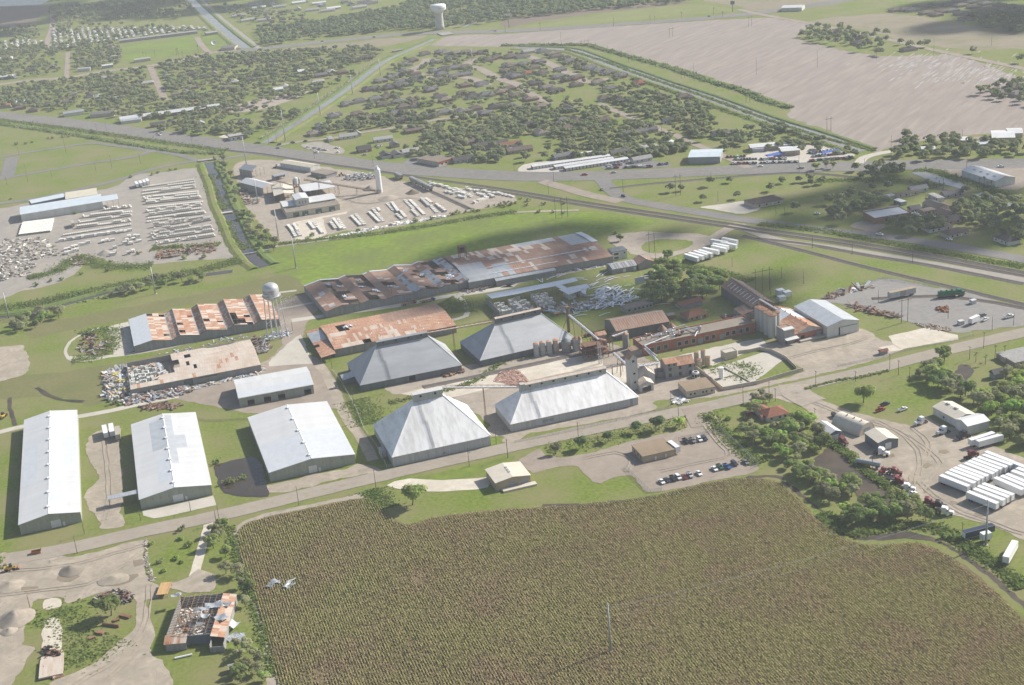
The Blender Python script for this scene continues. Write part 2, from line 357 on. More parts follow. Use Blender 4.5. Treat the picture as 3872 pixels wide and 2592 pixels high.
# yards, lots and bare ground
gs('pipe_yard',gravel,d_,[(-40,500),(30,472),(250,430),(300,402),(360,395),(440,386),(470,396),(485,460),(500,520),(545,575),(530,590),(420,598),(340,606),(280,612),(220,592),(150,640),(60,665),(-40,672)],'pale gravel yard of the concrete pipe works',jit=1.6)
gs('plant_yard',dirt2,d_,[(535,382),(560,368),(640,368),(760,385),(860,400),(900,412),(1040,430),(1110,436),(1180,452),(1170,465),(1080,482),(1000,500),(900,520),(780,531),(680,556),(640,556),(600,520),(560,470),(545,420)],'bare yard of the concrete plant',jit=1.6)
gs('plant_slab',conc_w,cq,[(880,1020),(1700,860),(1680,890),(1330,960),(1390,1190),(1200,1290),(930,1270),(860,1180),(900,1150),(980,1060)],'whitish concrete casting slab before the plant hall',jit=.5,curve=False)
gs('works_apron',asph_d,d_,[(632,700),(700,672),(735,690),(716,722),(700,745),(690,800),(732,826),(765,870),(785,925),(740,935),(590,946),(520,936),(440,920),(400,912),(420,892),(520,870),(600,830),(640,800),(642,760),(625,730)],'worn asphalt apron around the water tower and loading shed',jit=.9)
gs('concrete_pad',conc,cN,[(150,870),(400,640),(440,620),(550,880),(350,890),(160,905)],'light concrete pad beside the rusty shed end',jit=.5,curve=False)
gs('concrete_pad',conc,cA,[(930,90),(1140,40),(1190,300),(1010,345),(990,270)],'pale concrete apron before the grey roofed bay',jit=.5,curve=False)
strip('works_lane',conc,PL(cA,[(-80,1040),(220,965),(700,880),(980,830),(1240,770),(1580,700)]),5.5,LZ(),'pale lane running along the backs of the white warehouses')
strip('works_lane',conc,PL(cA,[(600,360),(1000,345),(1400,285),(1900,175),(2343,95)])+PL(cN,[(420,410),(1000,300)])[:0],4.5,LZ(),'pale lane in front of the rusty bays')
strip('loop_track',conc,PL(cA,[(880,95),(730,150),(620,220),(580,310),(640,385),(800,385),(1000,345)]),2.2,LZ(),'narrow loop track round a weedy scrap patch')
strip('works_lane',conc,PL(cN,[(350,500),(560,470),(750,440),(1100,395),(1400,350),(1700,290),(2000,250),(2343,190)])+PL(cH,[(0,1130),(300,1060),(900,945)]),6.5,LZ(),'pale lane between the two rusty warehouses')
strip('works_lane',conc,PL(cN,[(1780,270),(1860,310),(1920,420),(1900,460),(1780,495)]),3.6,LZ(),'short lane bending past the wrecked bale shed')
strip('works_lane',conc,PL(cM,[(230,1190),(400,1170)]),3.0,LZ(),'short concrete walk beside the water tower')
strip('works_lane',conc,PL(cM,[(250,1335),(590,1270)]),3.0,LZ(),'short concrete walk towards the wrecked bays')
strip('works_lane',dirt,PL(cN,[(600,890),(680,1000),(760,1180),(830,1330),(900,1440)])+PL(cC,[(950,560),(1020,680),(1080,800)]),6.0,LZ(),'sandy lane between the loading shed and the white pyramid')
gs('mill_yard',dirt2,d_,[(880,872),(1000,852),(1100,830),(1200,815),(1350,785),(1450,800),(1500,832),(1640,862),(1750,872),(1830,852),(1900,802),(1955,762),(2000,772),(2060,800),(1900,850),(1650,905),(1500,918),(1482,942),(1140,1000),(1112,962),(1000,892),(900,902)],'bare dusty yard of the oil mill',jit=1.2)
gs('mill_yard',dirt,cR2,[(-40,250),(260,220),(500,200),(720,150),(880,110),(1010,170),(940,240),(800,260),(960,290),(800,360),(600,430),(420,470),(260,400),(100,330)],'sandy ground before the grey warehouse and grain silos',jit=1.5)
gs('mill_slab',conc_w,cT,[(-900,1150),(-480,1040),(0,935),(420,860),(860,790),(890,900),(560,960),(200,1040),(-150,1110),(-560,1210)],'long white concrete slab between the pyramid storehouses',jit=.4,curve=False)
gs('mill_slab',conc_w,cT,[(900,950),(1100,880),(1100,1100),(1000,1060),(930,990)],'broken white slab behind the tall sampling tower',jit=.5,curve=False)
gs('mill_slab',conc,cT,[(1190,880),(1400,860),(1640,790),(2100,690),(2300,660),(2343,720),(1860,900),(1700,850),(1420,960),(1300,980)],'pale concrete strip along the brick mill',jit=.5,curve=False)
gs('tank_yard',conc,cmk,[(1590,780),(1800,740),(2100,650),(2343,560),(2600,480),(2800,620),(2560,800),(2343,950),(2100,1000),(1890,1040),(1700,900)],'cracked concrete floor of the walled tank yard',jit=.4,curve=False)
gs('concrete_pad',conc_w,cR2,[(1140,170),(1480,92),(1760,162),(1765,200),(1262,283),(1180,235)],'large pale slab of cracked concrete panels by the road',jit=.4,curve=False)
gs('concrete_pad',conc_w,cR2,[(1060,270),(1190,245),(1270,290),(1150,305)],'small pale slab beside the large cracked slab',jit=.4,curve=False)
gs('rail_yard',railgrav,cR,[(560,1240),(850,1150),(1100,1068),(1600,1150),(1900,1200),(2343,1330),(2600,1380),(2600,1440),(2343,1475),(1750,1540),(1450,1480),(1250,1425),(900,1330),(700,1300)],'grey gravel yard of the rail contractor',jit=1.6)
gs('truck_yard',dirt,cR2,[(110,690),(380,645),(560,745),(800,830),(1000,885),(1350,960),(1480,880),(1600,950),(1800,1010),(2150,1170),(2343,1250),(2700,1350),(2900,2000),(2600,2020),(2343,1980),(2100,1850),(1850,1780),(1640,1730),(1330,1580),(1180,1500),(1000,1400),(860,1240),(640,1120),(560,1000),(480,900),(380,800),(200,740)],'sandy truck yard full of parked trailers',jit=1.0)
gs('parking_lot',asph_d,cK,[(150,800),(330,700),(400,768),(700,752),(1000,672),(1350,582),(1570,540),(1640,500),(1655,405),(1790,372),(1890,522),(1925,545),(2270,850),(1900,972),(1310,1082),(1180,962),(1090,932),(950,962),(870,1005),(800,990),(720,922),(660,862),(580,848),(380,885),(260,915),(200,860)],'tan worn parking lot round a low brown building',jit=.8)
gs('driveway_slab',conc_w,cC,[(1400,962),(1700,975),(2000,958),(2090,950),(2100,1040),(1900,1065),(1640,1078),(1400,1072),(1200,1020)],'pale jointed concrete drive to the small tan workshop',jit=.4)
gs('grass_verge',grass_b,cC,[(1410,960),(1560,930),(1900,855),(2280,765),(2343,760),(2330,790),(2080,890),(1900,950),(1700,972)],'green verge between the road and the tan workshop',jit=.5)
gs('sandy_lot',dirt,cB,[(-60,560),(590,540),(1150,398),(1165,560),(1205,735),(1262,765),(1270,872),(1150,885),(1190,1012),(1222,1112),(1232,1332),(1300,1362),(1335,1600),(390,1600),(700,1420),(900,1280),(1080,1100),(1062,852),(900,822),(750,852),(560,902),(520,862),(400,862),(250,902),(242,1002),(200,1102),(160,1252),(242,1272),(222,1352),(60,1600),(-60,1600)],'churned sandy lot with dirt heaps and wheel ruts',jit=1.4)
gs('sandy_lot',dirt,cA,[(800,1050),(1050,985),(1060,1130),(1090,1530),(1075,1730),(1090,1850),(900,1870),(870,1800),(770,1640),(760,1560),(850,1450),(845,1360),(770,1230)],'pale sandy drive between two white warehouses',jit=1.0)
gs('concrete_pad',conc,cB,[(1140,175),(1705,55),(1730,130),(1230,240),(1145,215)],'concrete loading apron below the middle white warehouse',jit=.3,curve=False)
gs('concrete_pad',conc_w,cB,[(350,1060),(470,1050),(485,1330),(350,1350)],'ruined white floor slab among weeds',jit=.8)
gs('concrete_pad',conc_w,cB,[(355,885),(470,870),(480,940),(350,965)],'small ruined floor slab among weeds',jit=.6)
gs('footpath',conc_w,cB,[(1628,288),(1705,265),(1558,812),(1482,812)],'straight pale concrete path through the grass',jit=.25,curve=False)
gs('dirt_patch',dirt,cB,[(1480,720),(1600,640),(1690,690),(1700,800),(1500,830),(1360,790),(1380,740)],'bare sandy ground behind the roofless building',jit=1.0)
gs('dirt_patch',dirt,cC,[(0,1050),(180,1010),(420,960),(560,915),(820,890),(960,830),(1160,900),(1000,930),(660,1000),(300,1080),(0,1100)],'sandy verge before the right white warehouse',jit=1.2)
gs('dirt_patch',dirt,cK,[(60,560),(200,540),(360,505),(640,440),(660,455),(370,525),(230,570),(120,640),(0,640)],'sandy strip below the long white pyramid',jit=.8)
gs('mud_flat',mud,cR2,[(470,1290),(560,1180),(680,1180),(800,1240),(900,1340),(1000,1410),(1130,1500),(1190,1580),(1170,1680),(1010,1720),(900,1690),(820,1560),(620,1440),(520,1370)],'dark flooded mud flat behind the trees',jit=1.6)
gs('mud_flat',mud,cR2,[(1730,480),(1800,420),(1900,470),(1850,560),(1870,620),(1740,640),(1680,590)],'dark puddle in the grass beside mesquite trees',jit=1.2)
for pts in([(1590,1180),(1650,1175),(1680,1200),(1640,1215),(1590,1205)],[(1440,1310),(1490,1290),(1530,1310),(1480,1345),(1440,1335)],[(1130,1215),(1180,1210),(1200,1235),(1160,1255),(1120,1240)],[(1340,1455),(1390,1450),(1400,1480),(1340,1485)]):
 gs('puddle',puddle,cR2,pts,'tan puddle in the truck yard',jit=.3)
for pts in([(1440,110),(1490,105),(1500,140),(1460,160)],[(1690,220),(1760,235),(1720,260),(1680,250)],[(1900,330),(2000,330),(1980,370),(1900,360)]):
 gs('puddle',puddle,cR3,pts,'tan puddle between the parked trailers',jit=.3)
for pts in([(470,700),(560,680),(640,700),(560,750),(480,745)],[(780,740),(880,720),(1100,680),(1060,730),(960,770),(800,775)],[(180,790),(300,780),(320,810),(200,830)],[(1060,570),(1130,560),(1150,600),(1080,620)]):
 gs('puddle',puddle,cB,pts,'shallow tan puddle in the churned sandy lot',jit=.6)
gs('pond',water,cA,[(1908,1312),(2050,1275),(2232,1240),(2310,1300),(2343,1420),(2390,1560),(2300,1600),(2000,1560),(1920,1420)],'brown pond between two white warehouses',jit=.6)
gs('loop_yard',dirt2,cH,[(940,690),(1250,650),(1700,670),(1850,680),(2050,580),(2110,600),(1950,680),(1800,780),(1500,870),(1330,885),(1200,860),(1050,800),(980,760)],'bare turning loop behind the long warehouse',jit=1.2)
gs('grass_island',grass,cH,[(1222,780),(1300,735),(1450,715),(1620,725),(1695,745),(1620,800),(1450,835),(1300,835),(1240,812)],'oval grass island inside the turning loop',jit=.8)
gs('sales_lot',conc,U2,[(2100,1400),(2343,1330),(2700,1280),(3100,1360),(3050,1400),(2700,1440),(2300,1470),(2150,1440)],'crowded used car lot beside the highway',jit=1.0)
gs('sales_lot',asph,U2,[(880,1450),(1100,1420),(1350,1430),(1480,1450),(1450,1480),(1100,1500),(900,1500)],'asphalt car lot beside the brick storage rows',jit=1.0)
gs('storage_lot',conc,U2,[(150,1490),(300,1440),(950,1400),(1120,1390),(880,1440),(560,1510),(520,1530),(180,1540)],'concrete drives between the storage rows',jit=.6)
gs('shop_lot',gravel,U1,[(440,1290),(600,1260),(760,1300),(830,1340),(760,1370),(560,1340)],'small gravel lot beside the highway',jit=1.0)
gs('shop_lot',asph,U1,[(1360,1430),(1500,1390),(1680,1450),(1720,1480),(1400,1480)],'dark parking lot of the red shop',jit=.6)
gs('warehouse_lot',asph_d,cR,[(1600,100),(1700,90),(2100,60),(2343,90),(2343,260),(2100,270),(1900,240),(1700,160)],'parking lot of the wide white warehouse',jit=1.2)
gs('driveway_slab',conc,cH,[(1760,430),(2000,400),(2160,380),(2290,440),(2120,490),(1850,450)],'concrete lot of the low brown roofed office',jit=.6)
gs('shop_lot',asph_d,cR,[(800,600),(900,560),(1110,590),(1060,640),(1000,655),(860,625)],'dark forecourt of the brick shop',jit=.6)
gs('dirt_patch',dirt2,U0,[(1950,960),(2343,870),(2700,810),(2700,840),(2400,950),(2100,1000)],'bare strip beyond the red and white barn',jit=1.5)

# ================================================================ water, banks
def canal(fn,pts,w,label,m=water_b,bank=True,bh=1.2,bw=9):
 line=PL(fn,pts)
 strip('canal',m,line,w,LZ(),label,jit=.8)
 if bank:
  for s_ in(-1,1):
   strip('canal_bank',weeds if s_>0 else grass,line,0,.02,'grassy bank of the '+label.split(' ',1)[1]if False else('left' if s_>0 else 'right')+' grassy bank along the '+' '.join(label.split()[-5:]),jit=.8,
    prof=[(s_*(w/2)-(.5 if s_>0 else bw-.5),.0 if s_>0 else 0),(s_*(w/2)+(1.6 if s_>0 else-bw*.55),bh),(s_*(w/2)+(bw*.55 if s_>0 else-1.6),bh),(s_*(w/2)+(bw-.5 if s_>0 else .5),0)])
canal(U0,[(1640,-60),(1730,40),(1900,200),(2050,330),(2180,430)],15,'pale canal running past the playing field')
canal(d_,[(607,328),(640,306),(720,256),(815,190),(880,142),(945,112),(995,90)],9,'long straight canal crossing towards the far bridge')
canal(d_,[(1060,62),(1090,52),(1130,45)],12,'short far canal beyond the bridge',bank=False)
canal(d_,[(1180,110),(1294,114),(1345,128),(1407,152),(1465,172),(1524,193),(1627,227),(1754,274),(1866,309),(1975,346)],14,'green sided canal below the ploughed field')
canal(cL,[(1850,40),(1880,120),(1930,230),(1980,400),(2040,520),(2110,680),(2180,800),(2260,900),(2343,960)],9,'narrow canal between pipe yard and plant',m=water)
canal(cL,[(-60,1420),(130,1400),(400,1345),(700,1265),(1000,1185),(1200,1150)],7,'brown ditch below the pipe yard',m=water)
canal(cL,[(1760,1045),(1900,1020),(2060,1000)],7,'short brown ditch near the footbridge',m=water,bank=False)
canal(cR,[(1400,115),(1560,180),(1720,225),(1830,255)],13,'tan drain beside the wide white warehouse',m=water_b,bank=False)
canal(cR,[(1930,312),(2100,370),(2250,420),(2420,490)],11,'tan drain behind the palm row',m=water_b,bank=False)
for pts,w in(([(330,625),(420,690),(560,735),(740,750)],2.6),([(85,715),(100,840),(135,960)],2.2)):
 strip('ditch',mud,PL(cA,pts),w,LZ(),'wet dark ditch in the olive grass' if w>2.4 else 'short dark ditch near the leftmost warehouse',jit=.6)

# ================================================================ roads
def road(name,m,fn,pts,w,label,**k):return strip(name,m,PL(fn,pts),w,LZ(),label,**k)
near=[(-60,1296),(0,1283),(150,1257),(330,1216),(500,1180),(700,1131),(850,1095),(1000,1060),(1200,1016),(1400,973),(1600,934),(1700,912),(1850,880),(2000,845),(2150,806),(2342,761),(2460,733)]
road('road',road_m,d_,near,11.5,'beige chip sealed road running past the works')
hw=[(-60,257),(0,265),(150,281),(300,301),(450,323),(600,344),(750,366),(900,385),(1050,397),(1200,404),(1350,403),(1500,398),(1650,391),(1800,385),(2000,380),(2342,374),(2460,370)]
road('highway',asph,d_,hw,30,'wide grey multi lane highway',jit=.5)
br=[(1372,405),(1395,432),(1430,455),(1500,470),(1600,487),(1680,500),(1800,516),(1900,529),(2010,540),(2150,560),(2342,594),(2460,618)]
road('road',asph,d_,br,13,'grey road leaving the highway junction',jit=.4)
road('road',asph_d,d_,[(1240,415),(1290,430),(1350,447),(1420,462)],12,'worn link road crossing the tracks',jit=.4)
road('service_road',gravel,d_,[(1690,514),(1720,530),(1790,552),(1900,566),(2050,590),(2200,616),(2342,641),(2460,660)],8,'pale service road beside the tracks')
road('service_road',dirt2,d_,[(1690,512),(1660,527),(1640,540),(1600,570)],9,'dirt road crossing the tracks to the turning loop')
road('road',asph,d_,[(540,118),(590,113),(729,98),(859,85),(962,77),(1180,71),(1381,59),(1614,42),(1754,28),(1866,11),(1980,-6)],26,'far wide road past the tall water tank')
road('road',asph_d,d_,[(1690,22),(1737,33),(1892,62),(2021,89),(2150,118),(2342,158),(2460,185)],10,'far road along the edge of the ploughed field')
road('street',asph_d,d_,[(-40,200),(0,194),(77,184),(155,178),(225,166),(336,152),(400,142),(478,122),(540,116)],16,'old street crossing the wooded neighbourhood')
road('street',asph_d,d_,[(344,154),(354,178),(366,205),(378,230)],9,'short pale street in the wooded neighbourhood')
road('street',asph_d,d_,[(155,120),(154,148),(152,177)],7,'pale side street under the trees')
road('street',asph_d,U0,[(1740,330),(1800,420),(1870,480)],9,'pale lane between the playing fields')
road('street',gravel,U0,[(1780,0),(1950,160),(2150,320),(2290,430)],9,'gravel levee road along the canal')
road('street',asph_d,U0,[(470,100),(460,250),(400,420)],10,'pale lane through the trailer park')
road('lane',asph,d_,[(-40,364),(0,359),(103,343),(205,329),(258,333),(387,351),(439,364),(470,372)],7.5,'grey lane looping round an empty lot')
road('lane',asph,d_,[(-40,471),(0,466),(70,457),(155,440),(271,412),(336,391),(400,376),(455,368),(520,362),(570,352)],8,'grey lane past the pipe works')
road('lane',asph,d_,[(-40,419),(0,411),(39,403),(181,378),(290,362),(330,353),(345,345)],7.5,'grey lane across the middle of the empty lot')
road('lane',asph,d_,[(28,360),(15,409)],14,'short wide cross lane',curve=False)
road('street',asph_d,U1,[(2110,540),(1990,530),(1910,580),(2040,620),(2200,700),(2400,760)],13,'curving street among the new brick houses')
road('street',asph_d,U1,[(1560,520),(1530,570),(1440,620),(1540,680),(1900,690),(2100,760)],13,'winding street among the new brick houses')
road('street',asph_d,U1,[(240,1290),(450,1255),(730,1225),(1000,1175),(1300,1130),(1640,1065),(1900,1020),(2343,930)],8,'long pale street through the neighbourhood')
road('street',asph_d,U2,[(220,500),(400,560),(560,640),(640,670),(760,730),(950,700)],13,'street behind the canal side houses')
road('street',asph_d,U2,[(0,720),(100,740),(200,800),(330,880),(420,920)],11,'short pale street between tree lined gardens')
road('street',asph_d,U2,[(860,920),(1000,985),(1150,1050),(1350,1130),(1500,1190),(1640,1250),(1750,1300),(1900,1360),(2100,1450),(2180,1490)],8.5,'pale street running down to the car lots')
road('street',conc,U3,[(880,1450),(930,1400),(1050,1365),(1170,1345)],9,'short curved road end beside the canal')
road('street',asph_d,U3,[(1150,1250),(1600,1240),(1950,1225),(2343,1190)],8,'pale lane behind the roadside trees')
road('service_road',dirt,cM,[(150,790),(700,720),(1300,640),(2000,525),(2343,480),(2900,460)],4.5,'dirt track along the plant fence')
road('service_road',dirt2,cL,[(2000,485),(2100,475),(2200,470)],4,'dirt crossing over the narrow canal')
road('drive',asph_d,cK,[(1700,330),(1760,420),(1800,500)],15,'paved entrance of the parking lot')
road('drive',dirt2,cR2,[(300,600),(330,680),(480,760)],16,'sandy entrance of the truck yard')
# wheel tracks worn into the yards
rut=mat('wheel_rut',(.29,.245,.19),(.37,.315,.25),.25,.9,dist=1.5)
for fn,pts,lb in((cR2,[(480,760),(800,880),(1200,1000),(1450,1150),(1600,1300),(1500,1420),(1450,1523)],'truck yard entrance'),(cR2,[(1350,980),(1500,1120),(1450,1280),(1350,1420),(1380,1560)],'middle of the truck yard'),(cR2,[(1000,900),(1300,1060),(1420,1240),(1400,1400)],'arched hut side of the truck yard'),(cR3,[(1420,60),(1560,180),(1800,330),(2100,430),(2343,520)],'lower truck yard'),(cB,[(1200,430),(900,520),(600,600),(300,640),(0,660)],'upper sandy lot'),(cB,[(1180,470),(1000,600),(700,760),(400,800),(0,850)],'middle sandy lot'),(cB,[(1200,760),(1180,960),(1130,1150),(950,1350),(700,1500),(560,1600)],'foreground sandy lot'),(cB,[(1150,1180),(1000,1380),(800,1560)],'bulldozed foreground sand'),(cA,[(930,1060),(950,1300),(970,1600),(930,1800)],'sandy warehouse drive'),(cK,[(700,790),(1000,730),(1150,800),(1100,900)],'left of the parking lot'),(cK,[(1400,900),(1700,830),(2000,760),(1900,620),(1800,480)],'right of the parking lot'),(cM,[(300,330),(700,330),(1000,400),(1400,350),(1700,420)],'plant yard'),(cR2,[(200,380),(500,300),(800,240),(950,180)],'sandy mill ground')):
 for o_ in(-1.1,1.1):
  l_=smooth_line(PL(fn,pts),False,6);l_=[p+Vector((-(l_[min(i+1,len(l_)-1)]-l_[max(i-1,0)]).normalized().y,(l_[min(i+1,len(l_)-1)]-l_[max(i-1,0)]).normalized().x))*o_ for i,p in enumerate(l_)]
  strip('wheel_track',rut,l_,.7,LZ(),('left' if o_>0 else 'right')+' wheel rut across the '+lb,jit=.5)
# lane paint on the highway and the branch road
def dashes(name,m,line,off,dash,gap,w,z,label):
 q=smooth_line(line,False,1.5);mb=MB();acc=0.0
 for i in range(len(q)-1):
  t=q[i+1]-q[i];l=t.length
  if l<1e-6:continue
  t=t/l;nn=Vector((-t.y,t.x));on=(acc%(dash+gap))<dash;acc+=l
  if on:
   a=q[i]+nn*off;b=q[i+1]+nn*off;e=nn*(w/2)
   mb.add([(a.x-e.x,a.y-e.y,z),(b.x-e.x,b.y-e.y,z),(b.x+e.x,b.y+e.y,z),(a.x+e.x,a.y+e.y,z)],[(0,1,2,3)])
 mb.build(name,m,kind='structure',label=label)
zp=LZ()+.02
hwl=PL(d_,hw);brl=PL(d_,br);nl=PL(d_,near)
dashes('lane_marking',paint_w,hwl,5.6,3,9,.25,zp,'dashed white lane marking on the upper highway side')
dashes('lane_marking',paint_w,hwl,-5.6,3,9,.25,zp,'dashed white lane marking on the lower highway side')
dashes('lane_marking',paint_y,hwl,1.8,40,.1,.2,zp,'yellow centre line on the highway')
dashes('lane_marking',paint_y,hwl,-1.8,40,.1,.2,zp,'second yellow centre line on the highway')
dashes('lane_marking',paint_y,nl,0,3,6,.18,zp,'faint dashed yellow line of the beige road')
mbk=MB();q=smooth_line(brl,False,5.5)
for i in range(8,26):
 t=(q[i+1]-q[i]).normalized();nn=Vector((-t.y,t.x));a=q[i]-nn*1.6;b=q[i]+t*2.2+nn*1.8;e=t*.35
 mbk.add([(a.x,a.y,zp),(a.x+e.x,a.y+e.y,zp),(b.x+e.x,b.y+e.y,zp),(b.x,b.y,zp)],[(0,1,2,3)])
mbk.build('lane_marking',paint_y,kind='structure',label='yellow hatched median on the road leaving the junction')
mbk=MB();q=smooth_line(PL(cH,[(960,150),(1500,130)]),False,6)
for i in range(0,len(q)-2):
 t=(q[i+1]-q[i]).normalized();nn=Vector((-t.y,t.x));a=q[i]-nn*1.6;b=q[i]+t*2.4+nn*1.8;e=t*.4
 mbk.add([(a.x,a.y,zp),(a.x+e.x,a.y+e.y,zp),(b.x+e.x,b.y+e.y,zp),(b.x,b.y,zp)],[(0,1,2,3)])
mbk.build('lane_marking',paint_y,kind='structure',label='yellow hatched median on the highway')

# ================================================================ railways: ballast, sleepers, rails
def railway(fn,pts,label,ties=False,w=4.2):
 line=PL(fn,pts)
 b=strip('railway',ballast,line,w,.03,label,jit=.4,prof=[(-w/2-.8,0),(-w/2+.4,.38),(w/2-.4,.38),(w/2+.8,0)])
 for s_ in(-.75,.75):
  strip('rail',steel,line,.1,.42,None,jit=0,kind=None,parent=b,prof=[(s_-.06,0),(s_-.06,.15),(s_+.06,.15),(s_+.06,0)])
 if ties:
  q=smooth_line(line,False,.8);mb=MB()
  for i in range(len(q)-1):
   t=(q[i+1]-q[i]).normalized();nn=Vector((-t.y,t.x));p=q[i];a=p+nn*1.25;c=p-nn*1.25;e=t*.12
   mb.hexa([(c.x-e.x,c.y-e.y,.3),(c.x+e.x,c.y+e.y,.3),(a.x+e.x,a.y+e.y,.3),(a.x-e.x,a.y-e.y,.3)],[(c.x-e.x,c.y-e.y,.45),(c.x+e.x,c.y+e.y,.45),(a.x+e.x,a.y+e.y,.45),(a.x-e.x,a.y-e.y,.45)])
  o=mb.build('sleepers',timber,b);o['kind']='stuff'
main=[(-60,262),(0,273),(181,297),(336,320),(516,344),(600,353),(729,373),(859,391),(962,407),(1080,423),(1180,438),(1278,454),(1407,474),(1536,493),(1678,514),(1737,524),(1918,549),(2124,583),(2342,624),(2460,648)]
railway(d_,main,'main railway line beside the highway',True)
railway(d_,[(p[0],p[1]+5.5+p[0]*.0012)for p in main if p[0]>1000],'second track beside the main railway line',True)
railway(d_,[(1395,432),(1470,423),(1536,417),(1754,399),(1850,397),(1980,409),(2100,425),(2200,443)],'old upper track near the highway')
railway(d_,[(1700,540),(1737,549),(1850,577),(1944,602),(2050,628),(2150,651),(2342,697),(2460,728)],'curving spur track through the green field',True)
railway(d_,[(1730,546),(1850,560),(1990,585),(2130,608),(2342,650)],'rusty siding along the service road')
railway(d_,[(985,438),(1030,458),(1075,479)],'short spur track into the concrete plant',True)
railway(cR,[(1000,1245),(1300,1230),(1600,1222),(1800,1240),(2100,1280),(2400,1340)],'yard track under the green locomotive',True)
railway(cT,[(-700,1090),(-300,1010),(0,945),(300,880),(700,790)],'worn mill siding beside the grey pyramids')
# ================================================================ things that repeat: trees, vehicles, poles, houses
white_roof=mat('white_metal_roof',(.62,.62,.61),(.57,.57,.565),.12,.5,.1,c3=(.56,.55,.53),scale3=.06,amt3=.2,rand=.035,coords='OR',stretch=(1,.35,1),spec=.5,detail=6)
white_wall=mat('white_metal_wall',(.62,.62,.58),(.52,.52,.48),.2,.6,coords='O',stretch=(1,1,.2))
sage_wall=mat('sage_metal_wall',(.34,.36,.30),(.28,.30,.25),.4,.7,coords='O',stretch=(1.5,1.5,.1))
tan_strip=mat('tan_light_panel',(.30,.25,.17),(.38,.32,.22),.5,.6)
grey_roof=mat('grey_metal_roof',(.36,.37,.38),(.42,.43,.44),.25,.56,.5,rand=.05,coords='O',stretch=(.3,1,1),spec=.5)
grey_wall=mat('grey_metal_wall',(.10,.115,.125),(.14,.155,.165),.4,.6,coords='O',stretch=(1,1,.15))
old_white=mat('weathered_white_roof',(.84,.83,.81),(.58,.57,.55),.35,.55,.4,c3=(.40,.38,.36),scale3=.12,amt3=.3,coords='O',stretch=(1.2,.35,.35),detail=8,lo=.42,hi=.78,spec=.5)
old_wall=mat('weathered_white_wall',(.47,.47,.45),(.36,.36,.35),.5,.7,coords='O',stretch=(2,2,.15))
rust=mat('rusty_sheet',(.36,.145,.070),(.50,.37,.27),.5,.85,c3=(.27,.105,.055),scale3=.12,rand=.07,coords='OR',stretch=(1.6,.5,1),detail=8)
rust_p=mat('pale_rusty_sheet',(.50,.43,.36),(.42,.305,.22),.5,.8,c3=(.58,.54,.48),scale3=.15,rand=.06,coords='OR',stretch=(2.2,.35,1),detail=8)
rust_d=mat('shaded_rusty_sheet',(.21,.10,.060),(.31,.19,.135),.6,.85,c3=(.34,.27,.22),scale3=.2,rand=.09,coords='OR',stretch=(2.5,.35,1),detail=8)  # rust with cloud shade mixed into its colour, for the shadowed bays
galv=mat('galvanised_sheet',(.42,.44,.455),(.34,.355,.365),.5,.45,.3,rand=.12,coords='OR',stretch=(2,.3,1),spec=.5)
bright_sheet=mat('bright_sheet',(.66,.69,.72),(.55,.58,.62),.6,.42,.2,rand=.08,coords='OR',spec=.5)
iron_wall=mat('iron_wall',(.30,.315,.32),(.22,.225,.225),.5,.7,c3=(.26,.17,.12),scale3=.15,amt3=.35,coords='O',stretch=(2,2,.2),detail=6)
conc_wall=mat('concrete_wall',(.33,.325,.31),(.26,.255,.24),.3,.9,c3=(.22,.20,.18),scale3=.08,coords='O',detail=6)
brick=mat('brick_wall',(.34,.115,.065),(.42,.165,.10),.4,.9,c3=(.27,.10,.06),scale3=.08,coords='O',detail=7)
tan_wall=mat('tan_wall',(.42,.33,.23),(.36,.29,.20),.3,.85,coords='O')
tan_roof=mat('tan_roof',(.25,.185,.12),(.20,.155,.105),.2,.9,c3=(.30,.23,.16),scale3=.07,coords='O',detail=7)
gravel_roof=mat('gravel_roof',(.24,.205,.165),(.18,.155,.13),.2,.95,c3=(.29,.25,.20),scale3=.05,coords='O',detail=7)
stucco=mat('stucco',(.52,.45,.37),(.44,.38,.31),.3,.9,coords='O')
dark_glass=mat('dark_glass',(.02,.024,.028),rough=.12,spec=.6)
door_w=mat('white_door',(.66,.66,.64),(.58,.58,.56),.8,.6)
door_g=mat('grey_door',(.28,.31,.33),(.24,.26,.28),.8,.6)
black=mat('black_void',(.012,.012,.012),rough=.9)
wood=mat('raw_wood',(.36,.25,.15),(.26,.175,.11),1.2,.9,rand=.2,coords='OR')
wood_g=mat('grey_wood',(.16,.13,.105),(.22,.18,.15),1.2,.9,rand=.2,coords='OR')
rusty_iron=mat('rusty_iron',(.17,.085,.05),(.25,.14,.09),.8,.85,rand=.2)
white_paint=mat('white_paint',(.76,.76,.75),(.68,.68,.67),1.5,.45,rand=.04)
silver=mat('silver_paint',(.55,.56,.57),(.45,.46,.47),.5,.38,.35,spec=.5)
pole_wood=mat('pole_wood',(.10,.075,.058),(.15,.115,.09),1,.95,rand=.25)
pole_steel=mat('pole_steel',(.42,.44,.45),(.36,.38,.39),.4,.5,.4)
tyre=mat('tyre',(.018,.018,.018),rough=.9)
conc_pipe=mat('concrete_pipe',(.66,.64,.59),(.56,.54,.49),1.0,.9,rand=.10,coords='OR')
bark=mat('bark',(.11,.085,.065),(.16,.13,.10),1.5,.95)
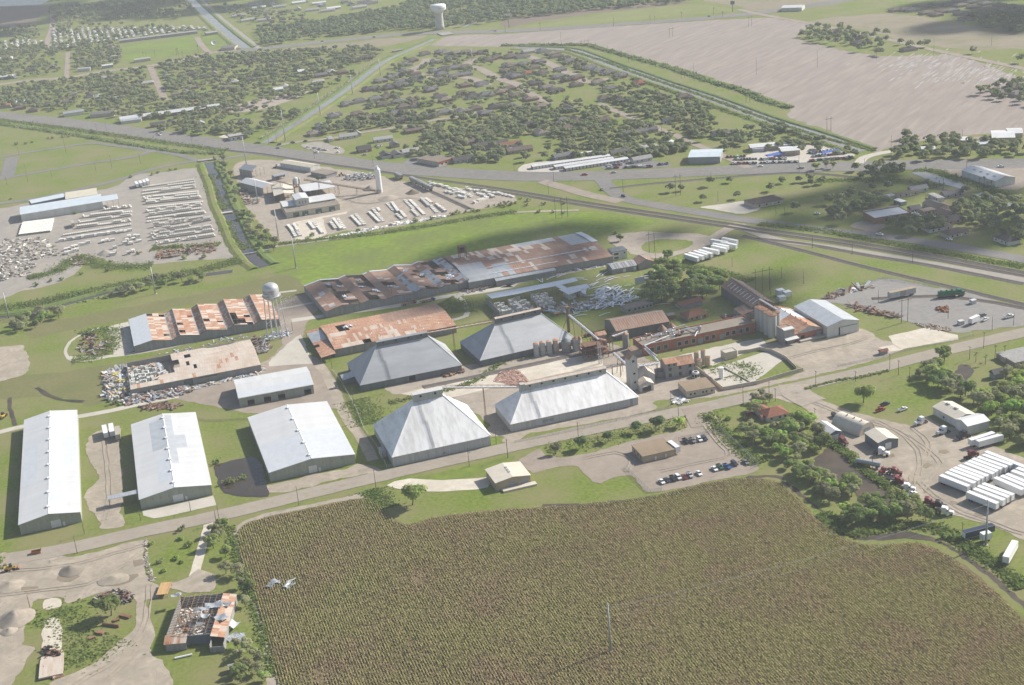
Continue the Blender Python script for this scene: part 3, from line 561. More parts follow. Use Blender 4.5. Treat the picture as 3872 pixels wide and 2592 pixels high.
LEAF={k:mat('leaf_'+k,a,b,.55,.8,c3=c,scale3=.12,rand=.3,coords='OR',detail=3,amt3=.6,spec=.2,transl=.55)for k,a,b,c in[(k,*[tuple(v*2.3 for v in c_)for c_ in cs])for k,*cs in[
 ('mesquite',(.078,.125,.030),(.150,.200,.060),(.175,.175,.075)),('olive',(.105,.125,.060),(.175,.185,.095),(.18,.165,.10)),
 ('dark',(.048,.085,.028),(.098,.140,.048),(.115,.132,.062)),('bright',(.105,.180,.030),(.190,.265,.060),(.20,.22,.07)),('hazy',(.080,.112,.050),(.150,.180,.085),(.17,.17,.10))]]}
weed_leaf=mat('weed_leaf',(.120,.200,.040),(.230,.310,.075),.35,.85,c3=(.25,.255,.10),scale3=.07,spec=.2,transl=.45)
crop_leaf=mat('crop_leaf',(.35,.265,.150),(.34,.305,.130),.07,.85,c3=(.33,.34,.115),scale3=.02,spec=.2,detail=4,amt3=.8,lo=.38,hi=.62,transl=.4)

def quads_mesh(name,C_,Nn,sz,mats,asp=1.0,seed=0):
 """A mesh of free leaf-sized quads: centres, normals, half sizes."""
 rg=np.random.default_rng(seed);n=len(C_)
 Nn=Nn/np.maximum(np.linalg.norm(Nn,axis=1,keepdims=True),1e-6)
 r=rg.normal(size=(n,3));u=np.cross(Nn,r);u /= np.maximum(np.linalg.norm(u,axis=1,keepdims=True),1e-6);w=np.cross(Nn,u)
 s=np.asarray(sz).reshape(-1,1);u=u*s;w=w*s*asp
 v=np.empty((n,4,3));v[:,0]=C_-u-w;v[:,1]=C_+u-w;v[:,2]=C_+u+w;v[:,3]=C_-u+w
 return raw_quads(name,v.reshape(-1,3),mats)
def raw_quads(name,v,mats):
 n=len(v)//4;me=bpy.data.meshes.new(name)
 me.vertices.add(4*n);me.vertices.foreach_set('co',v.astype(np.float32).ravel())
 me.loops.add(4*n);me.loops.foreach_set('vertex_index',np.arange(4*n,dtype=np.int32))
 me.polygons.add(n);me.polygons.foreach_set('loop_start',np.arange(0,4*n,4,dtype=np.int32))
 for m in(mats if isinstance(mats,(list,tuple))else[mats]):me.materials.append(m)
 me.update();return me
def crown_points(rg,rad,h0,h1,lobes,per,squash=.8,hollow=.78):
 pts=[];nrm=[]
 hc=(h0+h1)/2;hh_=(h1-h0)/2
 for _ in range(lobes):
  d=rg.normal(size=3);d /= np.linalg.norm(d);k=rg.uniform(.35,.78)
  c=np.array([d[0]*rad*k,d[1]*rad*k,hc+d[2]*hh_*k*.9+hh_*.12])
  lr=rg.uniform(.26,.46)*rad
  q=rg.normal(size=(per,3));q /= np.linalg.norm(q,axis=1,keepdims=True)
  q[:,2]=np.where(q[:,2]<-.3,-q[:,2],q[:,2])
  rr=lr*rg.uniform(hollow,1.08,size=(per,1))
  pts.append(c+q*rr*np.array([1,1,squash]));nrm.append(q+rg.normal(size=(per,3))*.3+np.array([0,0,.6]))
 return np.concatenate(pts),np.concatenate(nrm)
def tree_proto(seed,rad,h,leaf,lobes=16,per=90,sz=.30,h0=.28,lean=.1):
 rg=np.random.default_rng(seed);pr=random.Random(seed)
 mb=MB();top=Vector((pr.uniform(-1,1)*lean*h,pr.uniform(-1,1)*lean*h,h*.55));r0=.035*h
 mb.tube((0,0,-.1),top*.45,r0,r0*.75,7,cap=False);mb.tube(top*.45,top,r0*.75,r0*.4,6,cap=False)
 for k in range(6):
  a=2*math.pi*(k+pr.random()*.6)/6;b=top*pr.uniform(.4,.95)
  e=b+Vector((math.cos(a)*rad*.7,math.sin(a)*rad*.7,h*pr.uniform(.12,.3)))
  mb.tube(b,e,r0*.4,r0*.12,5,cap=False)
 p,n=crown_points(rg,rad,h*h0,h,lobes,per)
 return mb.mesh('trunk',bark),quads_mesh('crown',p,n,rg.uniform(.6,1.25,len(p))*sz,LEAF[leaf],.8,seed)
TREES={}
for nm,args in{'mesquite_a':(1,4.4,7.2,'mesquite',17,110,.30),'mesquite_b':(2,5.2,8.0,'mesquite',20,110,.32),'bright_a':(3,4.2,7.0,'bright',16,110,.30),
    'olive_a':(4,4.6,7.6,'olive',17,90,.27),'olive_b':(5,3.6,6.4,'olive',14,80,.26),'oak_a':(6,3.6,6.6,'dark',18,120,.28),'oak_b':(7,3.0,5.6,'dark',15,110,.26)}.items():
 TREES[nm]=tree_proto(*args)
for k in range(5):  # lighter crowns for the trees beyond the works
 TREES['far_%d'%k]=tree_proto(20+k,4.3+.4*k,6.2+.5*k,['hazy','mesquite','dark','hazy','olive'][k],11,42,.52)
def bush_mesh(seed,rad,h,leaf,n=520,sz=.26):
 rg=np.random.default_rng(seed);p,q=crown_points(rg,rad,-.15*h,h,9,n//9,hollow=.2)
 p[:,2]=np.abs(p[:,2]);return quads_mesh('foliage',p,q,rg.uniform(.6,1.3,len(p))*sz,LEAF[leaf],.7,seed)
BUSH=[bush_mesh(41,2.6,2.6,'mesquite'),bush_mesh(42,3.2,3.2,'olive'),bush_mesh(43,2.2,2.0,'bright'),bush_mesh(44,3.0,3.4,'mesquite')]
def plant_tree(kind,p,s,label,group,cat='tree',name=None,rz=None):
 t,c=TREES[kind];t_o=thing(name or 'tree',label,cat,(p[0],p[1],0),rnd.uniform(0,6.28)if rz is None else rz,group)
 t_o.scale=(s,s,s*rnd.uniform(.9,1.1));obj('trunk',t,t_o);obj('crown',c,t_o);return t_o
def plant_bush(p,s,label,group,k=None):
 o=thing('shrub',label,'shrub',(p[0],p[1],0),rnd.uniform(0,6.28),group);o.scale=(s,s,s)
 obj('foliage',BUSH[rnd.randrange(4)if k is None else k],o);return o
def palm_meshes(seed,h=7.0,fan=1.5):
 pr=random.Random(seed);mb=MB();mb.tube((0,0,-.1),(.15,.1,h),.2,.14,7)
 fr_=MB()
 for k in range(22):
  a=2*math.pi*k/22+pr.uniform(-.2,.2);el=pr.uniform(-.7,1.1);L=fan*pr.uniform(.8,1.15);d=Vector((math.cos(a)*math.cos(el),math.sin(a)*math.cos(el),math.sin(el)))
  s_=d.cross(Vector((0,0,1))).normalized()*.24;b=Vector((.15,.1,h));m_=b+d*L*.6+Vector((0,0,.1));e=b+d*L-Vector((0,0,.35))
  fr_.add([b,m_-s_,e,m_+s_],[(0,1,2,3)])
 return mb.mesh('trunk',bark),fr_.mesh('fronds',LEAF['dark'])
PALM=[palm_meshes(1,7.5),palm_meshes(2,9.0),palm_meshes(3,6.0,2.1)]
def plant_palm(p,s,label,group,k=0):
 o=thing('palm_tree',label,'palm',(p[0],p[1],0),rnd.uniform(0,6.28),group);o.scale=(s,s,s)
 obj('trunk',PALM[k][0],o);obj('crown',PALM[k][1],o);return o
def brush(name,label,fn,pts,w,h,n,m=None,seed=0,sz=.35,line=True,kind='stuff',cat='weeds'):
 """Uncountable tall weeds along a line or over a patch."""
 rg=np.random.default_rng(seed+len(pts)*17);q=PL(fn,pts)
 if line:
  q=smooth_line(q,False,2.0);idx=rg.integers(0,len(q)-1,n);a=np.array([(p.x,p.y)for p in q]);b=np.roll(a,-1,0)
  t=rg.random((n,1));c=a[idx]*(1-t)+b[idx]*t;d=b[idx]-a[idx];d /= np.maximum(np.linalg.norm(d,axis=1,keepdims=True),1e-6)
  c=c+np.stack([-d[:,1],d[:,0]],1)*rg.normal(size=(n,1))*w*.33
 else:
  x0=min(p.x for p in q);x1=max(p.x for p in q);y0=min(p.y for p in q);y1=max(p.y for p in q);c=[]
  while len(c)<n:
   p=(rg.uniform(x0,x1),rg.uniform(y0,y1))
   if pip(p,q):c.append(p)
  c=np.array(c)
 hz_=np.array([.55+.9*noise.noise((x*.11,y*.11,seed))for x,y in c]).clip(.12,1.3)
 P3=np.column_stack([c,rg.random(n)*h*hz_]);N3=rg.normal(size=(n,3))*.7+np.array([0,0,.9])
 return obj(name,quads_mesh(name,P3,N3,rg.uniform(.6,1.4,n)*sz,m or weed_leaf,.8,seed),label=label,kind=kind,cat=cat)

# ---- vehicles (front towards +x)
PAINT={'white':(.72,.72,.71),'black':(.014,.014,.016),'grey':(.17,.175,.18),'silver':(.40,.41,.42),'red':(.33,.03,.022),'maroon':(.14,.018,.018),'blue':(.025,.09,.28),'navy':(.03,.04,.075),'beige':(.42,.37,.28),'green':(.03,.10,.06),'yellow':(.55,.33,.03)}
def paint(c):return mat('car_paint_'+c,PAINT[c],rough=.28,spec=.55)
WHEEL=MB().tube((0,-.12,0),(0,.12,0),.33,.33,12).mesh('wheel',tyre)
BWHEEL=MB().tube((0,-.18,0),(0,.18,0),.5,.5,12).mesh('wheel',tyre)
_vc={}
def car_meshes(kind,col):
 k=(kind,col)
 if k in _vc:return _vc[k]
 b=MB();g=MB();bed=None;hw_=.9
 if kind=='sedan':
  b.prismy([(-2.35,.32),(2.3,.32),(2.36,.62),(2.15,.78),(1.0,.93),(-1.55,.97),(-2.36,.9)],-hw_,hw_)
  g.hexa([(-1.6,-.8,.95),(1.05,-.8,.92),(1.05,.8,.92),(-1.6,.8,.95)],[(-1.0,-.62,1.38),(.25,-.62,1.40),(.25,.62,1.40),(-1.0,.62,1.38)])
  b.box(-1.02,.27,-.64,.64,1.385,1.44)
 elif kind=='suv':
  hw_=.95;b.prismy([(-2.4,.4),(2.35,.4),(2.4,.8),(2.2,1.0),(1.25,1.1),(-2.4,1.12)],-hw_,hw_)
  g.hexa([(-2.35,-.86,1.1),(1.3,-.86,1.08),(1.3,.86,1.08),(-2.35,.86,1.1)],[(-2.1,-.72,1.66),(.55,-.72,1.68),(.55,.72,1.68),(-2.1,.72,1.66)])
  b.box(-2.15,.58,-.74,.74,1.665,1.73)
 elif kind=='van':
  hw_=.98;b.prismy([(-2.7,.4),(2.6,.4),(2.66,.9),(2.1,1.2),(-2.7,1.25)],-hw_,hw_)
  g.hexa([(-2.68,-.93,1.2),(2.1,-.93,1.18),(2.1,.93,1.18),(-2.68,.93,1.2)],[(-2.55,-.82,1.85),(1.35,-.82,1.87),(1.35,.82,1.87),(-2.55,.82,1.85)])
  b.box(-2.58,1.38,-.84,.84,1.86,1.98)
 else:  # pickup with an open bed
  hw_=.97;b.prismy([(-.5,.42),(2.75,.42),(2.8,.85),(2.6,1.02),(1.4,1.12),(-.5,1.12)],-hw_,hw_)
  b.box(-2.85,-.5,-hw_,-hw_+.1,.45,1.12);b.box(-2.85,-.5,hw_-.1,hw_,.45,1.12);b.box(-2.85,-2.75,-hw_+.1,hw_-.1,.5,1.1);b.box(-2.75,-.5,-hw_+.1,hw_-.1,.45,.6)
  g.hexa([(-.5,-.86,1.1),(1.45,-.86,1.1),(1.45,.86,1.1),(-.5,.86,1.1)],[(-.35,-.7,1.68),(.75,-.7,1.70),(.75,.7,1.70),(-.35,.7,1.68)])
  b.box(-.38,.78,-.72,.72,1.685,1.76)
 _vc[k]=(b.mesh('body',paint(col)),g.mesh('cabin_glass',dark_glass),hw_);return _vc[k]
CNOUN={'sedan':'sedan','suv':'utility car','van':'van','pickup':'pickup truck'}
def car(kind,col,p,rz,label,group,s=1.0):
 bm,gm,w=car_meshes(kind,col);o=thing('parked_'+kind if kind!='suv' else 'parked_car',label,'car' if kind in('sedan','suv')else('van' if kind=='van' else 'truck'),(p[0],p[1],.22),rz,group)
 o.scale=(s,s,s);obj('body',bm,o);obj('cabin_glass',gm,o);ax=1.45 if kind!='pickup' else 1.75
 for x in(-ax,ax):
  for y in(-w+.1,w-.1):obj('wheel',WHEEL,o,(x,y,.33))
 return o
def tractor(col,p,rz,label,group,sleeper=True):
 k=('semi',col,sleeper)
 if k not in _vc:
  c=MB();c.prismy([(1.6,1.0),(3.5,1.0),(3.55,1.75),(3.3,1.95),(1.6,2.15)],-.85,.85)
  c.prismy([(.3,1.0),(1.6,1.0),(1.6,2.15),(1.25,2.95),(.3,3.0)],-1.12,1.12)
  if sleeper:c.prismy([(-1.6,1.0),(.28,1.0),(.28,3.05),(.9,3.1),(.2,3.75),(-1.6,3.8)],-1.18,1.18)
  g=MB().hexa([(1.63,-.98,2.18),(1.64,-.98,2.18),(1.64,.98,2.18),(1.63,.98,2.18)],[(1.29,-.9,2.88),(1.33,-.9,2.88),(1.33,.9,2.88),(1.29,.9,2.88)])
  for s_ in(-1,1):g.box(.55,1.3,s_*1.13-.01,s_*1.13+.01,2.1,2.75)
  f=MB().box(-4.0,3.0,-.45,.45,.7,1.0).box(-3.6,-2.0,-.55,.55,1.0,1.2)
  bp=MB().box(3.5,3.75,-1.1,1.1,.55,.95);tk=MB().tube((-.6,0,.75),(1.0,0,.75),.3,.3,10)
  st=MB().tube((-.1,0,1.0),(-.1,0,3.9),.08)
  _vc[k]=(c.mesh('cab',paint(col)),g.mesh('windscreen',dark_glass),f.mesh('chassis',tyre),bp.mesh('bumper',silver),tk.mesh('fuel_tank',silver),st.mesh('exhaust_stack',silver))
 o=thing('truck_tractor',label,'truck',(p[0],p[1],.22),rz,group)
 for n_,m_ in zip(('cab','windscreen','chassis','bumper'),_vc[k]):obj(n_,m_,o)
 for y in(-1.0,1.0):obj('fuel_tank',_vc[k][4],o,(0,y,0));obj('exhaust_stack',_vc[k][5],o,(0,y,0))
 for x in(2.7,-2.2,-3.5):
  for y in(-1.0,1.0):obj('wheel',BWHEEL,o,(x,y,.5))
 return o
_tm={}
def trailer(p,rz,label,group,L=14.6,col='white',legs=True):
 k=(round(L,1),col)
 if k not in _tm:
  b=MB().box(0,L,-1.28,1.28,1.15,4.0);rl=MB()
  for z in(1.12,3.99):
   for y in(-1.3,1.3):rl.box(-.02,L+.02,y-.03,y+.03,z-.08,z+.06)
  for x in(-.02,L+.02):
   for y in(-1.27,1.27):rl.box(x-.04,x+.04,y-.05,y+.05,1.15,4.02)
  dr=MB().box(-.06,-.01,-.58,.58,1.25,3.9)
  ch_=MB().box(.4,L-.3,-.5,.5,.85,1.14);lg=MB().box(L-3.0,L-2.85,-.07,.07,0,1.1)
  _tm[k]=(b.mesh('box',white_paint if col=='white' else paint(col)),rl.mesh('edge_trim',silver),ch_.mesh('chassis',tyre),dr.mesh('rear_door',white_paint),lg.mesh('landing_leg',tyre))
 o=thing('semi_trailer',label,'trailer',(p[0],p[1],.22),rz,group)
 for n_,m_ in zip(('box','edge_trim','chassis'),_tm[k]):obj(n_,m_,o)
 for y in(-.6,.6):obj('rear_door',_tm[k][3],o,(0,y,0));obj('landing_leg',_tm[k][4],o,(0,y*1.2,0))
 for x in(1.6,2.9):
  for y in(-1.0,1.0):obj('wheel',BWHEEL,o,(x,y,.5))
 return o
def trailer_px(pa,pb,label,group,L=14.6,col='white'):  # rear and front ends of its roof centre line, seen in the picture
 a,b=P(pa,4.2),P(pb,4.2);d=(b-a).normalized();m_=(a+b)/2-d*(L/2)
 return trailer(m_,math.atan2(d.y,d.x),label,group,L,col)

# ---- poles
def utility_pole(p,h,label,group,arms=1,rz=RA,m=None,lamp=False,r=.16):
 o=thing('utility_pole',label,'pole',(p[0],p[1],0),rz,group);m=m or pole_wood
 MB().tube((0,0,-.2),(0,0,h),r,r*.62,8).build('post',m,o)
 for k in range(arms):
  MB().box(-.06,.06,-1.3,1.3,h-.5-k*.9,h-.36-k*.9).build('crossarm',m,o)
 if lamp:MB().tube((0,0,h-.6),(.9,0,h-.3),.04,.04,5).box(.8,1.4,-.15,.15,h-.38,h-.24).build('lamp',galv,o)
 return o
def steel_pole(p,h,label,group=None,arms=False):
 o=thing('steel_pole',label,'pole',(p[0],p[1],0),RA,group)
 MB().tube((0,0,-.2),(0,0,h),.52,.24,12).build('post',pole_steel,o,smooth=True)
 MB().tube((0,0,0),(0,0,.35),1.0,1.0,14).build('footing',conc,o)
 a=MB()
 for z in(h-1.0,h-3.0,h-5.0):a.tube((0,0,z),(.0,-1.3 if z!=h-3 else 1.3,z+.35),.09,.05,6)
 a.build('insulator_bracket',pole_steel,o);return o
def h_frame(p,h,label,group,n=2,gap=4.2,rz=RA):
 o=thing('pole_structure',label,'pole',(p[0],p[1],0),rz,group)
 for k in range(n):MB().tube(((k-(n-1)/2)*gap,0,-.2),((k-(n-1)/2)*gap,0,h),.2,.13,7).build('post',pole_wood,o)
 MB().box(-gap*n/2,gap*n/2,-.1,.1,h-2.2,h-1.95).build('crossarm',pole_wood,o);return o
def wire(p0,p1,sag,label,r=.035,n=14):
 p0=Vector(p0);p1=Vector(p1);mb=MB();pr=None
 for k in range(n+1):
  t=k/n;q=p0.lerp(p1,t);q.z-=sag*4*t*(1-t)
  if pr is not None:mb.tube(pr,q,r,r,4,cap=False)
  pr=q
 return mb.build('power_line',pole_steel,label=label,cat='cable')

# ---- simple houses
HROOF={k:mat('shingle_'+k,c,tuple(v*.75 for v in c),.8,.95,rand=.12,coords='OR')for k,c in{'brown':(.135,.105,.085),'grey':(.15,.145,.145),'dark':(.075,.07,.068),'tan':(.21,.17,.135),'red':(.24,.10,.065),'pale':(.36,.35,.33),'white':(.62,.62,.60)}.items()}
HWALL={k:mat('house_wall_'+k,c,tuple(v*.85 for v in c),.6,.9)for k,c in{'white':(.60,.59,.56),'cream':(.50,.44,.35),'brick':(.30,.155,.105),'tan':(.40,.32,.23),'grey':(.33,.33,.33),'blue':(.30,.36,.40),'green':(.36,.42,.34)}.items()}
_hm={}
def house_meshes(L,W,kind,rc,wc,h=2.9,hip=2.2):
 k=(L,W,kind,rc,wc,h)
 if k in _hm:return _hm[k]
 w=MB().box(-L/2,L/2,-W/2,W/2,0,h);e=.55;x0,x1,y0,y1=-L/2-e,L/2+e,-W/2-e,W/2+e;z=h-.1;zt=z+hip
 r=MB()
 if kind=='hip':
  a=W/2+e-.8
  r.add([(x0,y0,z),(x1,y0,z),(x1,y1,z),(x0,y1,z),(x0+a,0,zt),(x1-a,0,zt)],[(0,1,5,4),(1,2,5),(2,3,4,5),(3,0,4),(0,3,2,1)])
 elif kind=='gable':
  r.prismx([(y0,z),(y1,z),(0,zt)],x0,x1)
 else:  # flat or mobile home
  r.prismx([(y0+.4,z),(y1-.4,z),(y1-.4,z+.18),(0,z+.42),(y0+.4,z+.18)],x0+.4,x1-.4)
 win=MB().box(-.6,.6,-.02,.02,1.0,2.1)
 d=MB().box(L*.1,L*.1+1.0,-W/2-.05,-W/2-.006,.1,2.15)
 _hm[k]=(w.mesh('wall',HWALL[wc]),r.mesh('roof',HROOF[rc]),win.mesh('window',dark_glass),d.mesh('door',door_w));return _hm[k]
def house(p,rz,L,W,kind,rc,wc,label,group=None,name='house',cat='house',wing=True,detail=True,h=2.9,hip=2.2):
 o=thing(name,label,cat,(p[0],p[1],0),rz,group);m_=house_meshes(L,W,kind,rc,wc,h,hip)
 obj('wall',m_[0],o);obj('roof',m_[1],o)
 if detail:
  obj('door',m_[3],o)
  for x in(-L*.32,-L*.08,L*.32):obj('window',m_[2],o,(x,-W/2-.025,0));obj('window',m_[2],o,(x,W/2+.025,0))
 if wing:
  m2=house_meshes(round(W*.8,1),round(W*.62,1),kind,rc,wc,h-.25,hip*.7);s_=rnd.choice((-1,1))
  g=obj('garage_wall',m2[0],o,(s_*L*.28,-W*.62,0),math.pi/2);obj('garage_roof',m2[1],o,(s_*L*.28,-W*.62,0),math.pi/2)
 return o
# ================================================================ the works: sheds, storehouses, mill
def ap(root,side,L,W):  # a side of a box building: origin, direction, rotation of its own x axis
 return{'front':((0,0),0.0),'right':((L,0),math.pi/2),'back':((L,W),math.pi),'left':((0,W),-math.pi/2)}[side]
def fill(root,side,L,W,a0,a1,z0,z1,m,name='door',out=-.1,t=.08,trim=None):
 """A door, window or panel set into (out<0) or on (out>0) one side of a building."""
 (x,y),a=ap(root,side,L,W);mb=MB().box(a0,a1,-out-t if out<0 else-out-t,-out if out<0 else-out,z0,z1)
 if out<0:mb=MB().box(a0+.01,a1-.01,-out,-out+t,z0+.01,z1-.01)
 o=mb.build(name,m,root,loc=(x,y,0),rz=a)
 if trim:
  f=MB();e=.12
  for b in((a0-e,a1+e,z1,z1+e),(a0-e,a1+e,z0-e,z0),(a0-e,a0,z0,z1),(a1,a1+e,z0,z1)):f.box(b[0],b[1],-.05,-.004,b[2],b[3])
  f.build('frame',trim,o)
 return o
def walls4(root,L,W,h,m,holes=None,z0=0.0,t=.22,name='wall'):
 holes=holes or{};mb=MB()
 wall_run(mb,(0,0),(L,0),z0,h,holes.get('front',()),t);wall_run(mb,(L,t),(L,W-t),z0,h,[(a-t,b-t,c,d)for a,b,c,d in holes.get('right',())],t)
 wall_run(mb,(L,W),(0,W),z0,h,holes.get('back',()),t);wall_run(mb,(0,W-t),(0,t),z0,h,[(a-t,b-t,c,d)for a,b,c,d in holes.get('left',())],t)
 return mb.build(name,m,root)
def gable(fr_,name,label,rz_,axis,wm,rm,holes=None,oh=.35,group=None,cat='warehouse',L=None,W=None,root=None,h=None,cap=None,panels=0):
 L=L or fr_.L;W=W or fr_.W;h=h or fr_.h;root=root or fr_.thing(name,label,cat,group)
 walls4(root,L,W,h,wm,holes)
 hk=h+.004
 if axis=='y':
  for y in(.001,W-.221):MB().prismy([(.02,hk),(L-.02,hk),(L/2,rz_-.16)],y,y+.22).build('gable_end',wm,root)
 else:
  for x in(.001,L-.221):MB().prismx([(.02,hk),(W-.02,hk),(W/2,rz_-.16)],x,x+.22).build('gable_end',wm,root)
 if axis=='y':
  k=(rz_-h)/(L/2);zl=h-k*oh+.06;zr=rz_+.06
  q=[[(-oh,-oh,zl),(L/2,-oh,zr),(L/2,W+oh,zr),(-oh,W+oh,zl)],[(L/2,-oh,zr),(L+oh,-oh,zl),(L+oh,W+oh,zl),(L/2,W+oh,zr)]]
 else:
  k=(rz_-h)/(W/2);zl=h-k*oh+.06;zr=rz_+.06
  q=[[(-oh,-oh,zl),(L+oh,-oh,zl),(L+oh,W/2,zr),(-oh,W/2,zr)],[(-oh,W/2,zr),(L+oh,W/2,zr),(L+oh,W+oh,zl),(-oh,W+oh,zl)]]
 for s_ in q:
  if not panels:MB().slab(s_,.14).build('roof_slope',rm,root);continue
  A,B,C,D=[Vector(p)for p in s_]
  if axis=='y':A,B,C,D=B,C,D,A
  for k in range(panels):
   t0,t1=k/panels,(k+1)/panels;g_=Vector((0,0,.012*(k%2)));pq=[A.lerp(B,t0)+g_,A.lerp(B,t1)+g_,D.lerp(C,t1)+g_,D.lerp(C,t0)+g_];c_=sum(pq,Vector())/4
   MB().slab([p-c_ for p in pq],.14).build('roof_panel',rm,root,loc=c_)
 if cap:
  if axis=='y':MB().prismy([(L/2-.35,zr-.02),(L/2+.35,zr-.02),(L/2,zr+.16)],-oh,W+oh).build('ridge_cap',cap,root)
  else:MB().prismx([(W/2-.35,zr-.02),(W/2+.35,zr-.02),(W/2,zr+.16)],-oh,L+oh).build('ridge_cap',cap,root)
 return root
_sm={}
def sheets(root,q,nu,nv,mats,missing=None,name='roof_sheet',lift=.05,seed=0,t=.05,loose=.0):
 """Cover the slope q (eave-left, eave-right, ridge-right, ridge-left) with single sheets; `missing(u,v)` leaves holes."""
 rg=random.Random(seed);a,b,c,d=[Vector(p)for p in q];U=(b-a)/nu;V=(d-a)/nv
 un,vn=U.normalized(),V.normalized();nn=un.cross(vn).normalized();vn2=nn.cross(un)
 for j in range(nv):
  for i in range(nu):
   if missing and missing((i+.5)/nu,(j+.5)/nv):continue
   m=mats(rg,(i+.5)/nu,(j+.5)/nv)if callable(mats)else mats
   k=(round(U.length,2),round(V.length,2),m.name)
   if k not in _sm:
    w,h_=U.length*1.015,V.length*1.03
    _sm[k]=MB().box(-w/2,w/2,-h_/2,h_/2,0,t).mesh(name,m)
   p=a+U*(i+.5)+V*(j+.5)+nn*(lift+.012*(i%2)+.02*(j%2)+rg.uniform(0,.008))
   o=bpy.data.objects.new(name,_sm[k]);COL.objects.link(o);o.parent=root
   M=Matrix((un,vn2,nn)).transposed().to_4x4();M.translation=p
   if loose and rg.random()<loose:M=M@Matrix.Rotation(rg.uniform(-.25,.25),4,'Z')@Matrix.Rotation(rg.uniform(-.3,.1),4,'X')
   o.matrix_local=M
def rafters(root,q,n,m,name='rafter',purl=4):
 a,b,c,d=[Vector(p)-Vector((0,0,.18))for p in q];mb=None
 for i in range(n+1):
  t=i/n;MB().tube(a.lerp(b,t),d.lerp(c,t),.12,.12,4).build(name,m,root)
 for j in range(purl+1):
  t=j/purl;MB().tube(a.lerp(d,t)+Vector((0,0,.1)),b.lerp(c,t)+Vector((0,0,.1)),.08,.08,4).build('purlin',m,root)

# ---- three white warehouses and the loading shed
FA=Frame(cB(150,285),cB(640,183),cA(225,910),5.5);FB=Frame(cB(1115,83),cA(1870,1485),cA(1158,953),5.5)
FC=Frame(cC(160,908),cC(915,745),cC(683,275),5.3);FD=Frame(cA(2115,718),cN(548,1065),cA(2052,560),5.6)
def vents(root,L,W,z,n,y0=.06,y1=.94):
 me=MB().box(-.7,.7,-1.0,1.0,0,.55).prismx([(-1.15,.55),(1.15,.55),(0,.95)],-.85,.85).mesh('roof_vent',white_paint)
 for k in range(n):obj('roof_vent',me,root,(L/2,W*(y0+(y1-y0)*k/(n-1)),z-.12))
def strips(root,side,L,W,xs,z0,z1,w=.9):
 for x in xs:fill(root,side,L,W,x-w/2,x+w/2,z0,z1,tan_strip,'light_panel',.03,.02)
def white_shed(F,label,nv,door,ns,rz_):
 L,W=F.L,F.W;d0,d1=door
 hl={'front':[(d0,d1,0,3.9)]}
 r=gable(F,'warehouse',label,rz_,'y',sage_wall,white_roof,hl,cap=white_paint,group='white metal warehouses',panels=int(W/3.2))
 fill(r,'front',L,W,d0,d1,0,3.9,door_w);fill(r,'front',L,W,d1+.8,d1+1.8,0,2.1,door_w,'side_door',.04,.05)
 vents(r,L,W,rz_,nv);strips(r,'front',L,W,[L*(k+.6)/ns for k in range(ns)if not d0-1<L*(k+.6)/ns<d1+1],3.6,5.2)
 strips(r,'left',L,W,[W*(k+.5)/16 for k in range(16)],3.8,5.1);return r
ra=white_shed(FA,'long white metal warehouse standing beside the bare grass ditch',8,(FA.L*.5,FA.L*.5+4.6),10,8.0)
rb=white_shed(FB,'white metal warehouse with grey roof patches beside the sandy drive',7,(FB.L*.45,FB.L*.45+5.0),9,8.2)
rc=white_shed(FC,'wide white metal warehouse beside the brown pond',5,(FC.L*.45,FC.L*.45+4.2),9,8.0)
patch=mat('dull_roof_patch',(.50,.52,.54),(.42,.44,.46),.3,.45,.15,coords='O');patch2=mat('faded_roof_patch',(.60,.62,.64),(.54,.56,.58),.3,.45,.1,coords='O')
def slope_patch(root,F,rz_,x0,x1,y0,y1,m):
 L=F.L;z=lambda x:F.h+(rz_-F.h)*(1-abs(x-L/2)/(L/2))+.075
 MB().slab([(x0,y0,z(x0)),(x1,y0,z(x1)),(x1,y1,z(x1)),(x0,y1,z(x0))],.008).build('roof_panel',m,root)
L,W=FB.L,FB.W
for x0,x1,y0,y1 in((.27,.49,.52,.93),(.51,.62,.30,.985),(.62,.78,.50,.68),(.30,.49,.10,.45)):slope_patch(rb,FB,8.2,L*x0,L*x1,W*y0,W*y1,patch if x0!=.30 else patch2)
L,W=FA.L,FA.W
for x0,x1,y0,y1 in((.03,.28,.33,.70),(.72,.97,.42,.72),(.52,.70,.1,.3)):slope_patch(ra,FA,8.0,L*x0,L*x1,W*y0,W*y1,patch2)
L,W=FC.L,FC.W
for x0,x1,y0,y1 in((.0,.495,.0,.46),(.505,1.0,.0,.5)):slope_patch(rc,FC,8.0,L*x0,L*x1,W*y0,W*y1,patch2)
L,W=FB.L,FB.W
cv=FB.thing('loading_canopy','long low metal canopy reaching from the middle white warehouse','canopy')
MB().slab([(-15,W*.09,4.6),(-.3,W*.09,4.9),(-.3,W*.09+4.4,4.9),(-15,W*.09+4.4,4.6)],.2).build('roof',galv,cv)
for x in(-14.6,-8,-1.2):
 for y in(.5,3.9):MB().box(x-.12,x+.12,W*.09+y-.12,W*.09+y+.12,0,4.7).build('post',galv,cv)
L,W=FD.L,FD.W
zD=FD.zat(cN(480,905),W);rD=8.0
dl=[(L*a,L*a+4.0,0,3.4)for a in(.105,.325,.515,.62+.33)];dl=[(d0,d1,a,b)for d0,d1,a,b in dl if d1<L-.4]+[(L-5.6,L-1.6,0,3.4)]
dl=sorted(set(dl))[:4]if len(dl)>4 else dl
rd=gable(FD,'loading_shed','white roofed loading shed with four open doors on the asphalt apron',rD,'x',sage_wall,white_roof,{'front':dl},cap=white_paint,panels=14)
strips(rd,'front',L,W,[L*(k+.6)/15 for k in range(15)],4.0,5.3)
